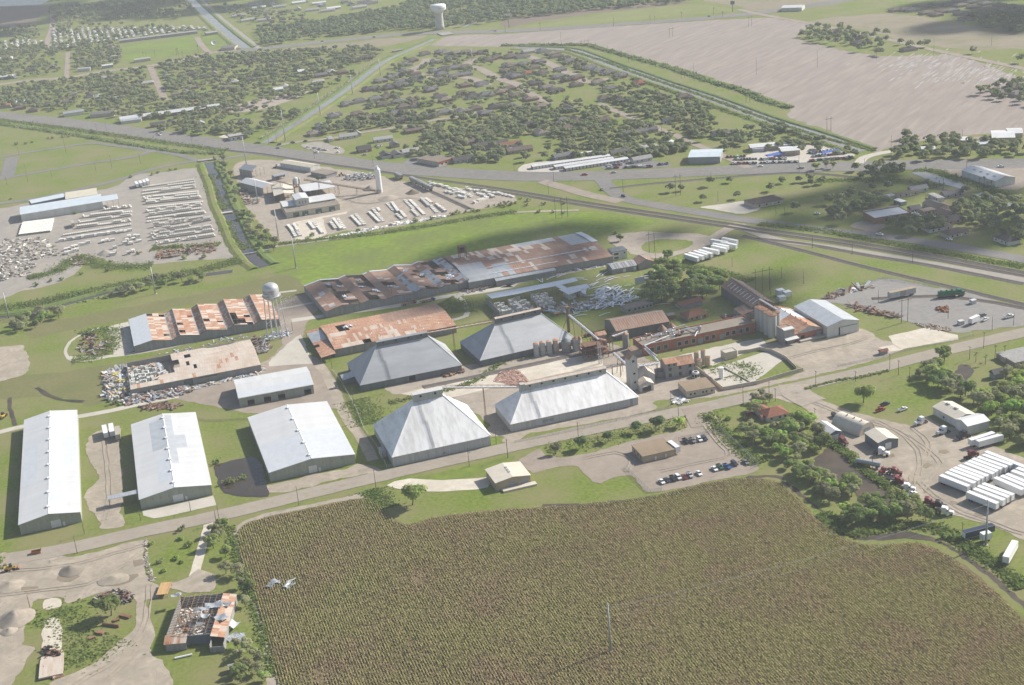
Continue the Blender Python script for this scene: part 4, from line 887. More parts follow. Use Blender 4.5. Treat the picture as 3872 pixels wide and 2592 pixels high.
for d0,d1,a,b in dl:fill(rd,'front',L,W,d0,d1,3.4,3.9,door_g,'roller_box',.2,.2)
MB().slab([(0,-.05,5.62+.1),(L,-.05,5.62+.1),(L,W*.23,5.62+.1+(rD-5.6)*.46),(0,W*.23,5.62+.1+(rD-5.6)*.46)],.01).build('roof_panel',patch2,rd)

# ---- four pyramid storehouses
def hip_store(F,label,ridge_l,ridge_r,wm,rm,mon,ladder,group='hipped seed storehouses',course=7,front_holes=()):
 L,W,h=F.L,F.W,F.h
 z1=(F.zat(ridge_l,W/2)+F.zat(ridge_r,W/2))/2;x0=F.loc(ridge_l,z1)[0];x1=F.loc(ridge_r,z1)[0];zr=z1
 r=F.thing('storehouse',label,'storehouse',group)
 walls4(r,L,W,h,wm,{'front':list(front_holes)})
 e=.35;A=[(-e,-e,h-.05),(L+e,-e,h-.05),(L+e,W+e,h-.05),(-e,W+e,h-.05)];Rl,Rr=(x0,W/2,zr),(x1,W/2,zr)
 for a,b,c,d in((A[0],A[1],Rr,Rl),(A[1],A[2],Rr,Rr),(A[2],A[3],Rl,Rr),(A[3],A[0],Rl,Rl)):
  a,b,c,d=map(Vector,(a,b,c,d));nn=(b-a).cross(d-a).normalized()
  for j in range(course):
   t0,t1=j/course,min(1,(j+1.06)/course);k=nn*(.02*(course-j))
   q=[a.lerp(d,t0)+k,b.lerp(c,t0)+k,b.lerp(c,t1)+k,a.lerp(d,t1)+k]
   if(q[2]-q[3]).length<.02:MB().add([q[0],q[1],q[2]],[(0,1,2)]).build('roof_course',rm,r)
   else:MB().add(q,[(0,1,2,3)]).build('roof_course',rm,r)
 for p,q_ in((A[0],Rl),(A[1],Rr),(A[2],Rr),(A[3],Rl)):MB().tube(Vector(p)+Vector((0,0,.15)),Vector(q_)+Vector((0,0,.15)),.16,.16,5).build('hip_cap',rm,r)
 # monitor along the ridge
 mx0,mx1,mw,mh,mm,mr=mon;mx0=x0+mx0;mx1=x1+mx1;zb=zr-1.6
 mn=MB().box(mx0,mx1,W/2-mw,W/2+mw,zb,zr+mh).build('monitor',mm,r)
 MB().prismx([(W/2-mw-.25,zr+mh),(W/2+mw+.25,zr+mh),(W/2+mw+.25,zr+mh+.12),(W/2,zr+mh+.75),(W/2-mw-.25,zr+mh+.12)],mx0-.3,mx1+.3).build('monitor_roof',mr,mn)
 n=max(2,int((mx1-mx0)/6.5))
 for k in range(n):
  x=mx0+(mx1-mx0)*(k+.5)/n;MB().box(x-.55,x+.55,W/2-mw-.05,W/2-mw-.005,zr+mh*.25,zr+mh*.72).build('monitor_window',dark_glass,mn)
 # roof stairs
 la=MB();yv=lambda t:-e+(W/2+e)*t;zv=lambda t:h+(zr-h)*t+.25
 lx=x0+ladder
 for s_ in range(2):
  t0,t1=(.0,.52)if s_==0 else(.5,.97);xx=lx+(.0 if s_==0 else-.9)
  for dx in(-.55,.0,.55):
   la.tube((xx+dx+(1-t0)*0,yv(t0),zv(t0)),(xx+dx,yv(t1),zv(t1)),.045,.045,4)
   la.tube((xx+dx,yv(t0),zv(t0)+.7),(xx+dx,yv(t1),zv(t1)+.7),.035,.035,4)
 la.build('roof_stair',galv,r);return r,x0,x1,zr
F1=Frame(cN(968,1072),cN(1862,893),cN(860,880),4.2)
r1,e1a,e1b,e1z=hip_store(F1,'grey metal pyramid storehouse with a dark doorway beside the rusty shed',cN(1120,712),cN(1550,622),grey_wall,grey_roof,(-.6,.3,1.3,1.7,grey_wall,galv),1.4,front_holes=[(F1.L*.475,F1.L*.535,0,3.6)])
ax_=MB().box(-7,-.3,F1.W*.42,F1.W*.62,0,3.2).build('annex',grey_wall,r1);MB().slab([(-7.4,F1.W*.40,3.3),(-.1,F1.W*.40,4.3),(-.1,F1.W*.64,4.3),(-7.4,F1.W*.64,3.3)],.15).build('annex_roof',galv,ax_)
F3=Frame(cN(2030,853),cT(640,660),cN(1880,685),4.2)
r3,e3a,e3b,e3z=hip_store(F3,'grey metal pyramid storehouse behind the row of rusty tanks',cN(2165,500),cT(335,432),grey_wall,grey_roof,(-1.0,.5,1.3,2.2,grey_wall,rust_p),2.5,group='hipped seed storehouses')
F2=Frame(cC(1250,772),cC(2118,583),cC(1078,490),5.4)
r2,e2a,e2b,e2z=hip_store(F2,'gleaming white pyramid storehouse nearest the sandy lane',cC(1450,250),cC(1680,208),old_wall,old_white,(-1.2,.6,1.5,2.6,old_wall,white_roof),2.2)
MB().box(-3.2,-.25,F2.W*.30,F2.W*.44,0,3.6).build('annex',old_wall,r2)
F4=Frame(cK(75,480),cK(1200,238),cC(2155,310),4.6)
r4,e4a,e4b,e4z=hip_store(F4,'long stained white storehouse beside the beige road',cK(190,155),cK(912,8),old_wall,old_white,(-.5,0,1.3,1.9,old_wall,rust_p),3.2)
MB().box(e4a-2.4,e4a+.2,F4.W/2-1.5,F4.W/2+1.5,e4z-2.5,e4z+2.6).build('head_house',old_wall,r4)
for a,b in((.24,.29),(.295,.33)):fill(r4,'front',F4.L,F4.W,F4.L*a,F4.L*b,1.6,3.0,door_g,'louvre',.03,.03)
fill(r4,'front',F4.L,F4.W,F4.L*.935,F4.L*.957,.1,4.4,door_g,'door',.03,.04);fill(r2,'front',F2.L,F2.W,F2.L*.5,F2.L*.53,.8,2.2,door_g,'louvre',.03,.03)

# ---- many-gabled rusty warehouses: front outline points -> profile
def bays(F,name,label,front,wm,depth,cover,seed=1,group=None,holes=(),raft=wood_g):
 prof=[]
 for px in front:
  z=F.zat(px,0.0);z=max(3.5,min(12.0,z));prof.append((F.loc(px,z)[0],z))
 for i in range(1,len(prof)):
  if prof[i][0]<=prof[i-1][0]+.5:prof[i]=(prof[i-1][0]+.6,prof[i][1])
 r=F.thing(name,label,'warehouse',group);x0,x1=prof[0][0],prof[-1][0]
 zl=min(p[1]for p in prof)-.3
 mb=MB();wall_run(mb,(x0,0),(x1,0),0,zl,holes);wall_run(mb,(x1,.22),(x1,depth-.22),0,prof[-1][1]-.2);wall_run(mb,(x1,depth),(x0,depth),0,zl);wall_run(mb,(x0,depth-.22),(x0,.22),0,prof[0][1]-.2)
 mb.build('wall',wm,r);MB().box(x0+.4,x1-.4,.4,depth-.4,.32,.4).build('floor',gravel_roof,r)
 for y in(.001,depth-.221):MB().prismy([(prof[0][0],zl+.003),(prof[-1][0],zl+.003)]+[(p[0],p[1]-.12)for p in prof[::-1]],y,y+.22).build('gable_wall',wm,r)
 for i in range(len(prof)-1):
  a,b=prof[i],prof[i+1]
  if b[1]>=a[1]:q=[(a[0],0,a[1]),(a[0],depth,a[1]),(b[0],depth,b[1]),(b[0],0,b[1])];q=[q[1],q[0],q[3],q[2]]
  else:q=[(b[0],0,b[1]),(b[0],depth,b[1]),(a[0],depth,a[1]),(a[0],0,a[1])]
  cover(r,i,q,b[1]>=a[1],seed+i)
 return r,prof
FF=Frame(cf(172,845),cf(2190,470),cf(105,470),4.6);dF=FF.W
ridges_f=[(172,845),(425,760),(690,757),(808,690),(1078,685),(1172,615),(1458,612),(1552,545),(1835,540),(1935,475),(2190,470)]
def cover_f(r,i,q,up,seed):
 rg=random.Random(seed*7+1)
 if i==0:sheets(r,q,6,2,patch2,None,seed=seed);return
 hole=[(rg.random(),rg.choice((.75,.9,.25)),rg.uniform(.02,.05),rg.uniform(.1,.2))for _ in range(3 if not up and i not in(9,)else 0)]
 if i==7:hole+=[(.13,.6,.09,.3),(.33,.85,.12,.2)]
 if i==8-1:hole+=[(.1,.9,.1,.2)]
 rafters(r,q,5,wood_g)
 sheets(r,q,22,3,lambda g,u,v:rust_p if g.random()<.28 else rust,lambda u,v:any(abs(u-a)<c and abs(v-b)<d for a,b,c,d in hole),seed=seed)
 if i%2==0 and not up or(i%2 and up):pass
bays_f,prof_f=bays(FF,'bay_warehouse','rusty warehouse of joined gabled bays beside the silver water tower',[cf(*p)for p in ridges_f],iron_wall,dF,cover_f,11,holes=[(FF.loc(cf(1250,700),0)[0],FF.loc(cf(1325,690),0)[0],0,3.0)])
for k in(2,4,6,8):
 x,z=prof_f[k];MB().box(x-.35,x+.35,-.3,dF+.3,z+.02,z+.2).build('gutter',galv,bays_f)
for k in(3,5,7,9):
 x,z=prof_f[k];MB().box(x-.18,x+.18,0,dF,z-.4,z+.75).build('fire_wall',conc_wall,bays_f)
fill(bays_f,'front',FF.L,dF,FF.loc(cf(1250,700),0)[0],FF.loc(cf(1325,690),0)[0],0,3.0,door_g,'door',-.15)

FH=Frame(cg(345,800),cg(2200,412),cg(95,437),4.6);dH=FH.W
ridges_h=[(340,800),(575,708),(832,690),(938,640),(1192,625),(1292,580),(1548,555),(1652,488),(1902,482),(2008,430),(2205,412),(2318,352)]
def cover_h(r,i,q,up,seed):
 rg=random.Random(seed*3+5);rafters(r,q,8,wood_g,purl=5)
 dmg={0:(.10,),1:(.62,),2:(.04,),3:(.58,),4:(.10,),5:(.20,),6:(.10,),7:(.42,),8:(.06,),9:(.5,),10:(.15,)}.get(i,(.2,))[0]
 def miss(u,v):return noise.noise((u*5.5+seed,v*1.6,seed*2.1))*.5+.5<dmg*.95+.04 if dmg>.05 else False
 def mm(g,u,v):
  k=g.random()
  if i in(6,8)and u>.35:return galv if k<.75 else rust_d
  if i==10:return galv if k<.6 else rust_d
  return rust_d if k<.90 or i in(2,4)else(rust_p if k<.96 else galv)
 sheets(r,q,18,3,mm,miss,seed=seed,loose=.04 if dmg>.3 else 0)
bays_h,prof_h=bays(FH,'bay_warehouse','storm torn warehouse of gabled bays with roof sheets peeled away',[cg(*p)for p in ridges_h],iron_wall,dH,cover_h,31)
for i,w_ in((0,1),(1,1),(2,1),(4,.6),(5,1),(6,1),(7,1),(8,1)):  # bright rear eave strips
 a,b=prof_h[i],prof_h[i+1];f_=1.8
 MB().slab([(a[0],dH-f_,a[1]+.35),(a[0]+(b[0]-a[0])*w_,dH-f_,a[1]+(b[1]-a[1])*w_+.35),(a[0]+(b[0]-a[0])*w_,dH+.6,a[1]+(b[1]-a[1])*w_+.3),(a[0],dH+.6,a[1]+.3)],.06).build('eave_sheet',bright_sheet,bays_h)
def crumpled(seed,Lx=5.0,Wy=2.2,amp=.9,n=9):
 rg=random.Random(seed);vs=[];fs=[]
 for i in range(n+1):
  for j in range(4):
   vs.append(((i/n-.5)*Lx,(j/3-.5)*Wy+rg.uniform(-.15,.15),.15+amp*abs(math.sin(i*.8+seed))*(.4+.6*rg.random())+.25*(j%2)))
 for i in range(n):
  for j in range(3):b=i*4+j;fs.append((b,b+4,b+5,b+1))
 return MB().add(vs,fs).mesh('crumpled_sheet',bright_sheet)
CR=[crumpled(k,4.5+k*.7,1.8+.3*k)for k in range(4)]
rg_=random.Random(5)
for i in(1,3,3,5,7,9,1,3,7,9,1,3):
 a,b=prof_h[i],prof_h[i+1];t=rg_.uniform(.2,.9);y=rg_.uniform(.15,.85)*dH
 o=obj('crumpled_sheet',rg_.choice(CR),bays_h,(a[0]+(b[0]-a[0])*t,y,a[1]+(b[1]-a[1])*t+.1),rg_.uniform(0,6.28))

# ---- long low-gabled part of the same row
FW=Frame(ch(95,670),ch(1690,378),ch(62,345),5.2);L,W=FW.L,FW.W
zW=FW.zat(ch(240,440),W*.5);zW=max(7.5,min(11.0,zW))
rw=FW.thing('long_warehouse','very long low warehouse with mottled rusty roof and white vent strips','warehouse')
walls4(rw,L,W,5.0,conc_wall,{'front':[(FW.loc(ch(600,640),0)[0],FW.loc(ch(632,630),0)[0],0,4.2)]})
for x in(.001,L-.221):MB().prismx([(.02,5.004),(W-.02,5.004),(W/2,zW-.16)],x,x+.22).build('gable_end',conc_wall,rw)
xg=FW.loc(ch(385,628),5.2)[0]
def mixw(g,u,v):
 k=g.random();xx=u*L
 if xx<xg:return grey_roof
 if xx<xg*1.9 and v<.8:return galv if k<.75 else rust_d
 return rust_d if k<.84 else rust_p
def mixb(g,u,v):return galv if(.22<u<.5 and v<.18)else(grey_roof if u*L<xg else(rust_p if g.random()<.42 else rust_d))
sheets(rw,[(0,-.3,5.15),(L,-.3,5.15),(L,W/2,zW),(0,W/2,zW)],46,4,mixw,seed=71);sheets(rw,[(L,W+.3,5.15),(0,W+.3,5.15),(0,W/2,zW),(L,W/2,zW)],46,3,mixb,seed=72)
zs=lambda y:5.15+(zW-5.15)*(y/(W/2))
for(pa,pb)in(((290,503),(1510,282)),((335,560),(1080,420))):
 x0,y0=FW.loc(ch(*pa),7.0);x1,y1=FW.loc(ch(*pb),7.0);y=max(1.0,min(W/2-.5,(y0+y1)/2))
 n=14 if pb[0]>1400 else 9
 for k in range(n):MB().box(x0+(x1-x0)*k/n+.05,x0+(x1-x0)*(k+1)/n-.1,y-.5,y+.5,zs(y)+.05,zs(y)+.4+.06*(k%2)).build('vent_strip',bright_sheet,rw)
xr,_=FW.loc(ch(1400,330),7);xr0=FW.loc(ch(1522,276),zW)[0]
MB().slab([(xr0,W*.47,zW+.55),(L+.6,W*.47,zW+.55),(L+.6,W*.78,zW-.3),(xr0,W*.78,zW-.3)],.5).build('raised_roof',patch2,rw);MB().slab([(xr0,W*.78,zW-.3),(L+.6,W*.78,zW-.3),(L+.6,W+.6,5.7),(xr0,W+.6,5.7)],.5).build('raised_roof',patch2,rw)
lx=FW.loc(ch(1030,498),4.5)[0]
MB().slab([(xg,-4.2,4.0),(lx,-4.2,4.0),(lx,.1,5.0),(xg,.1,5.0)],.15).build('lean_to_roof',galv,rw);MB().box(xg+.2,lx-.2,-4.0,-3.8,0,3.85).build('lean_to_wall',conc_wall,rw)
# ruined lift tower and flat bay between the two parts
px,py=FW.loc(ch(30,400),5.5)
tw=thing('lift_tower','blackened open steel lift tower rising from the long warehouse roof','tower',(*FW.world(px,py),0),FW.ang)
for x in(-2.4,2.4):
 for y in(-2.2,2.2):MB().box(x-.25,x+.25,y-.25,y+.25,0,zW+7.0).build('column',rusty_iron,tw)
for z in(zW+2.5,zW+6.8):MB().box(-2.7,2.7,-2.5,2.5,z,z+.35).build('deck',rusty_iron,tw)
MB().box(-2.6,2.6,2.0,2.3,zW+2.8,zW+6.6).build('panel',grey_wall,tw);MB().box(-1.0,1.6,-1.2,1.4,zW+2.9,zW+5.4).build('machine',black,tw)
o=thing('small_office','two storey white office with charred roof at the warehouse end','office',(*P(ch(1690,430)),0),FW.ang)
walls4(o,11,9,6.2,white_wall,{'front':[(1.2,4.6,3.6,5.2),(1.2,4.6,.9,2.2),(8.6,9.6,3.8,5.0)]});MB().box(-.3,11.3,-.3,9.3,6.2,6.5).build('roof',grey_wall,o)
for a in((1.2,4.6,3.6,5.2),(1.2,4.6,.9,2.2),(8.6,9.6,3.8,5.0)):fill(o,'front',11,9,*a,dark_glass,'window',-.1,.04)
FS=Frame(ch(1690,525),ch(1955,478),ch(1610,468),3.6)
o=gable(FS,'metal_shed','patched low metal shed beside the grassy debris field',5.4,'x',conc_wall,galv,{'front':[(FS.L*.42,FS.L*.55,0,2.4),(FS.L*.86,FS.L*.98,0,2.6)]},cat='shed')
for a in((FS.L*.42,FS.L*.55,0,2.4),(FS.L*.86,FS.L*.98,0,2.6)):fill(o,'front',FS.L,FS.W,*a,door_w)
for k in range(9):x=FS.L*(.05+k*.1);MB().slab([(x,-.2,3.75),(x+.5,-.2,3.75),(x+.5,FS.W/2-.2,5.52),(x,FS.W/2-.2,5.52)],.01).build('roof_sheet',rust_d if k%3 else bright_sheet,o)
FS2=Frame(ch(1975,470),ch(2150,435),ch(1905,420),4.2)
o=gable(FS2,'metal_shed','small rusty gabled shed joined to the patched low shed',6.8,'y',conc_wall,rust_d,cat='shed',cap=galv)

# ---- rusty long store between the lanes
FI=Frame(cg(455,1325),cg(2140,990),cg(262,1002),5.0);L,W=FI.L,FI.W
zI=max(7.0,min(11.0,FI.zat(cg(1985,800),W*.55)))
ri=FI.thing('rusty_store','long rusty store with pale patches and a torn roof hole','warehouse')
walls4(ri,L,W,4.8,iron_wall);MB().box(.4,L-.4,.4,W-.4,.32,.4).build('floor',gravel_roof,ri)
for x in(.001,L-.221):MB().prismx([(.02,4.804),(W-.02,4.804),(W/2,zI-.16)],x,x+.22).build('gable_end',iron_wall,ri)
qf=[(0,-.3,4.95),(L,-.3,4.95),(L,W/2,zI),(0,W/2,zI)];qb=[(L,W+.3,4.95),(0,W+.3,4.95),(0,W/2,zI),(L,W/2,zI)]
rafters(ri,qf,12,wood_g);rafters(ri,qb,12,wood_g)
sheets(ri,qf,46,4,lambda g,u,v:rust_p if noise.noise((u*9,v*3,2))+g.uniform(-.3,.3)>.1 and u<.7 else rust,lambda u,v:(.24<u<.31 and v<.3),seed=81)
sheets(ri,qb,46,3,lambda g,u,v:rust_d if u<.5 else rust,lambda u,v:.80<u<.90 and .3<v<.95,seed=82)
for k in range(16):
 u,v=rnd.uniform(.3,.98),rnd.uniform(.1,.9);a=Vector(qf[0]).lerp(Vector(qf[1]),u).lerp(Vector(qf[3]).lerp(Vector(qf[2]),u),v);b=a+(Vector(qf[3])-Vector(qf[0]))*.06
 MB().slab([(a.x-.3,a.y,a.z+.2),(a.x+.3,a.y,a.z+.2),(b.x+.3,b.y,b.z+.2),(b.x-.3,b.y,b.z+.2)],.01).build('skylight',bright_sheet,ri)
obj('crumpled_sheet',CR[3],ri,(L*.2,W*.66,zI-.6),.1)
ln=FI.thing('open_canopy','rusty open canopy with a silver patch at the end of the rusty store','canopy')
ql=[(-9.5,-6.0,3.6),(-.4,-6.0,4.5),(-.4,W*.97,4.5),(-9.5,W*.97,3.6)]
sheets(ln,[ql[3],ql[0],ql[1],ql[2]],11,3,lambda g,u,v:(galv if .12<u<.5 and v>.12 else rust),lambda u,v:.55<u<.68 and v<.3,seed=83)
for k in range(5):
 y=-5.5+(W+5)*k/4
 for x in(-9.2,-4.8):MB().box(x-.12,x+.12,y-.12,y+.12,0,3.7).build('post',wood_g,ln)

# ---- collapsed bale warehouse
FG=Frame(cgg(430,768),cgg(2288,412),cgg(2140,52),4.6);L,W=FG.L,FG.W
zG=max(6.5,min(9.5,FG.zat(cgg(2205,175),W*.55)))
rgd=FG.thing('ruined_warehouse','half collapsed warehouse with pale rusty roof and spilled white bales','warehouse')
walls4(rgd,L,W,4.3,conc_wall,{'front':[(L*.52,L*.66,3.2,3.7)]});MB().box(.4,L-.4,.4,W-.4,.32,.4).build('floor',dirt2,rgd)
qf=[(0,-.3,4.5),(L,-.3,4.5),(L,W/2,zG),(0,W/2,zG)];qb=[(L,W+.3,4.5),(0,W+.3,4.5),(0,W/2,zG),(L,W/2,zG)]
rafters(rgd,[(L*.32,-.3,4.5),(L,-.3,4.5),(L,W/2,zG),(L*.32,W/2,zG)],8,wood_g)
sheets(rgd,qf,40,4,lambda g,u,v:rust_p if g.random()<.93 else rust,lambda u,v:(u<.22 and v>.22)or(u<.36 and v>.45)or(.36<=u<.40 and v>.7)or(abs(u-.52)<.014 and abs(v-.7)<.14)or(abs(u-.46)<.014 and v>.8),seed=91)
sheets(rgd,qb,40,3,lambda g,u,v:rust_p,lambda u,v:u>.66 or(u>.6 and v>.6)or(.5<u<.56 and .3<v<.6),seed=92)
e_=MB();e_.prismx([(.02,4.304),(W-.02,4.304),(W/2,zG-.16)],L-.221,L-.001);e_.build('gable_end',conc_wall,rgd)
fill(rgd,'front',L,W,L*.40,L*.47,0,4.2,grey_wall,'door',.03,.05)

# ---- wrecked bale shed with the blue-white roof remains
FJ=Frame(ch(285,800),ch(1270,615),ch(240,745),6.4);LJ=FJ.L
rj=FJ.thing('wrecked_bale_shed','wrecked bale shed with a strip of blue white roof left standing','shed')
def jp(x,y,z):a=FJ.loc(ch(x,y),z);return(a[0],a[1],z)
def jslab(pts,z,name='roof_remnant'):
 q=[jp(x,y,z+dz)for x,y,dz in pts];c=Vector((0,0,0));n=len(q)
 MB().add(q+[(a,b,c_-.12)for a,b,c_ in q],[tuple(range(n)),tuple(range(2*n-1,n-1,-1))]+[(i,n+i,n+(i+1)%n,(i+1)%n)for i in range(n)]).build(name,bright_sheet,rj)
jslab([(350,848,-.6),(640,795,-.5),(860,745,-.5),(1080,705,-.4),(1310,650,-.3),(1270,615,0),(900,688,0),(600,745,0),(285,800,0)],6.6)
jslab([(1200,805,-1.2),(1330,760,-.8),(1440,722,-.6),(1400,685,.0),(1220,720,.0),(1092,745,-.2)],6.4)
jslab([(1110,690,0),(1180,722,-.4),(1130,745,-.6),(1060,715,-.2)],6.3);jslab([(1330,758,-.8),(1400,735,-.6),(1390,800,-2.2),(1350,790,-2)],6.2,'hanging_sheet')
for k in range(9):
 for y in(-2.0,-10.5,-19.0,-27.5):
  x=LJ*(.02+k*.118);MB().tube((x,y,0),(x+rnd.uniform(-.3,.3),y+rnd.uniform(-.3,.3),5.6),.11,.09,5).build('post',rusty_iron,rj)
 if k<8:MB().tube((LJ*(.02+k*.118),-2,5.5),(LJ*(.02+k*.118),-27.5,4.8),.1,.1,4).build('beam',rusty_iron,rj)
MB().box(-.6,-.35,-30,0,0,4.6).build('side_wall',conc_wall,rj)
bale_w=mat('bale_wrap',(.60,.60,.56),(.48,.48,.44),1.2,.8,rand=.12,coords='OR');bale_y=mat('yellow_wrap',(.62,.52,.10),(.52,.44,.12),1.2,.8,rand=.08,coords='OR')
BALE=MB().hexa([(-.75,-.55,0),(.75,-.55,0),(.75,.55,0),(-.75,.55,0)],[(-.7,-.5,1.35),(.72,-.5,1.4),(.72,.52,1.33),(-.7,.5,1.42)]).mesh('bale',bale_w)
BALEY=MB().hexa([(-.75,-.55,0),(.75,-.55,0),(.75,.55,0),(-.75,.55,0)],[(-.7,-.5,1.35),(.72,-.5,1.4),(.72,.52,1.33),(-.7,.5,1.42)]).mesh('bale',bale_y)
rg_=random.Random(17);nb=0
def bales(F,x0,x1,y0,y1,lv,label,group,dens=.8,tilt=.15,cap=140,me=None,bigger=1.35):
 global nb
 x=x0;c=0
 while x<x1:
  y=y0
  while y<y1:
   n=rg_.choice(range(lv[0],lv[1]+1))if rg_.random()<dens else 0
   for k in range(n):
    if c>=cap:return
    w=F.world(x+rg_.uniform(-.15,.15),y+rg_.uniform(-.15,.15));a=F.ang+rg_.uniform(-tilt,tilt)
    obj('bale',me or BALE,None,(w.x,w.y,.05+k*1.36*bigger),a,label,'bale',group,scale=bigger);c+=1
   y+=1.35*bigger
  x+=1.65*bigger
for(x0,x1,y0,y1)in((.04,.14,-29,-12),(.20,.40,-29,-8),(.46,.66,-27,-8),(.80,1.0,-22,-13)):
 bales(FJ,LJ*x0,LJ*x1,y0,y1,(1,2),'white wrapped bale stacked in the wrecked bale shed','bales in the wrecked bale shed',.72,.1,62)
L,W=FG.L,FG.W
bales(FG,L*.0,L*.32,W*.15,W*.85,(1,2),'white wrapped bale spilled in the half collapsed warehouse','bales in the half collapsed warehouse',.55,.6,110)
for k in range(14):
 w=FG.world(rg_.uniform(-9,-1),rg_.choice((W*.2,W*.5,W*.75,W*.8))+rg_.uniform(-2,2));obj('bale',BALEY,None,(w.x,w.y,.05+rg_.uniform(0,1)),rg_.uniform(0,3),'yellow wrapped bale in the rubble of the collapsed warehouse','bale','yellow bales in the rubble',scale=1.3)
for k in range(34):
 w=FG.world(rg_.uniform(-11,3),rg_.uniform(-4,W*.95));obj('bale',BALE,None,(w.x,w.y,.05+rg_.uniform(0,.8)),rg_.uniform(0,3),'white bale lying loose in the rubble of the collapsed warehouse','bale','loose white bales in the rubble',scale=1.2)
# ================================================================ the oil mill
def win_rows(root,side,L,W,spots,m=dark_glass,trim=None):
 for a,b,c,d in spots:fill(root,side,L,W,a,b,c,d,m,'window',-.12,.04,trim)
def tank(p,r,h,label,group,m,roofm,cone=.5,n=20,cat='tank',name='storage_tank'):
 o=thing(name,label,cat,(p[0],p[1],0),0,group)
 MB().lathe([(r,0),(r,h)],n).build('shell',m,o,smooth=False);MB().lathe([(r+.08,h),(r*.5,h+cone*.6),(.15,h+cone)],n).build('roof',roofm,o)
 b=MB()
 for z in(h*.33,h*.66):b.lathe([(r+.03,z),(r+.05,z+.05),(r+.03,z+.12)],n)
 for k,z in enumerate((h*.33,h*.66)):MB().lathe([(r+.02,z),(r+.06,z+.05),(r+.02,z+.14)],n).build('hoop',roofm,o)
 return o
def truss(p0,p1,w,hgt,label,m=rusty_iron,belt=None,name='conveyor',legs=()):
 """A lattice conveyor gallery between two points."""
 p0=Vector(p0);p1=Vector(p1);d=p1-p0;n=max(3,int(d.length/3.0));o=thing(name,label,'conveyor',(p0.x,p0.y,0),0)
 base=Vector((p0.x,p0.y,0));q0=p0-base;q1=p1-base;s_=Vector((d.y,-d.x,0)).normalized()*(w/2);up=Vector((0,0,hgt))
 c=MB()
 for e in(-1,1):
  for u in(0,1):c.tube(q0+s_*e+up*u,q1+s_*e+up*u,.09,.09,5)
 c.build('chord',m,o);l=MB()
 for k in range(n):
  a,b=q0.lerp(q1,k/n),q0.lerp(q1,(k+1)/n)
  for e in(-1,1):l.tube(a+s_*e,b+s_*e+up,.06,.06,4);l.tube(b+s_*e,b+s_*e+up,.05,.05,4)
 l.build('lattice',m,o)
 MB().hexa([q0-s_*.7+Vector((0,0,.15)),q0+s_*.7+Vector((0,0,.15)),q1+s_*.7+Vector((0,0,.15)),q1-s_*.7+Vector((0,0,.15))],[q0-s_*.7+Vector((0,0,.6)),q0+s_*.7+Vector((0,0,.6)),q1+s_*.7+Vector((0,0,.6)),q1-s_*.7+Vector((0,0,.6))]).build('trough',belt or bright_sheet,o)
 for t in legs:
  a=q0.lerp(q1,t)
  for e in(-1,1):
   MB().tube(a+s_*e,Vector((a.x+s_.x*e*2.2,a.y+s_.y*e*2.2,0)),.16,.16,6).build('leg',m,o)
 return o
# sampling tower with its sheds
FT=Frame(cmk(522,645),cmk(640,618),cmk(466,600),19.0);L,W=max(4.5,FT.L),max(4.5,min(7,FT.W));b0=P(cmk(530,1098));FT.o=b0
o=gable(FT,'sampling_tower','tall narrow pale tower with small dark windows and rusty gable',21.5,'y',old_wall,rust,{'front':[(L*.35,L*.65,16.6,18.0),(L*.42,L*.7,9.4,10.6),(L*.45,L*.72,4.2,5.4)]},cat='tower',L=L,W=W,h=19.0)
win_rows(o,'front',L,W,[(L*.35,L*.65,16.6,18.0),(L*.42,L*.7,9.4,10.6),(L*.45,L*.72,4.2,5.4)])
FX=Frame(cmk(655,905),cmk(822,880),cmk(645,800),5.5);FX.o=P(cmk(690,1000))
o=gable(FX,'scale_house','small rusty roofed gable house behind the drive through shed',8.2,'y',old_wall,rust_p,cat='shed',L=7.5,W=9)
FX.o=P(cmk(665,1110));o=gable(FX,'drive_through_shed','pale drive through shed with an open arch below the tall tower',6.2,'y',old_wall,rust_p,{'front':[(1.4,6.4,0,3.4)],'back':[(1.4,6.4,0,3.4)]},cat='shed',L=7.8,W=6.5,h=4.2)
# laboratory house
FLb=Frame(cmk(1050,920),cmk(1470,852),cmk(932,828),0.0);L,W=FLb.L,FLb.W;hE=FLb.zat(cmk(1045,740),0)
hl=[(L*a,L*a+1.7,z,z+2.2)for a in(.10,.45,.80)for z in(hE*.13,hE*.66)]
lab=gable(FLb,'mill_laboratory','pale iron clad three storey mill house with rusty roof',hE+3.2,'x',iron_wall,rust,{'front':hl},cat='mill',h=hE,cap=rust_p)
win_rows(lab,'front',L,W,hl,trim=door_g)
dm=MB().box(-.2,L*.4,-.4,W*.42,hE-.6,hE+1.9).build('dormer',iron_wall,lab);MB().slab([(-.5,-.7,hE+1.95),(L*.42,-.7,hE+1.95),(L*.42,W*.5,hE+3.3),(-.5,W*.5,hE+3.3)],.12).build('dormer_roof',rust,dm)
for a in(.08,.26):MB().box(L*a,L*a+1.3,-.46,-.41,hE+.3,hE+1.5).build('window',dark_glass,dm)
MB().box(-3.8,-.02,W*.3,W*.95,0,3.4).build('annex',iron_wall,lab)
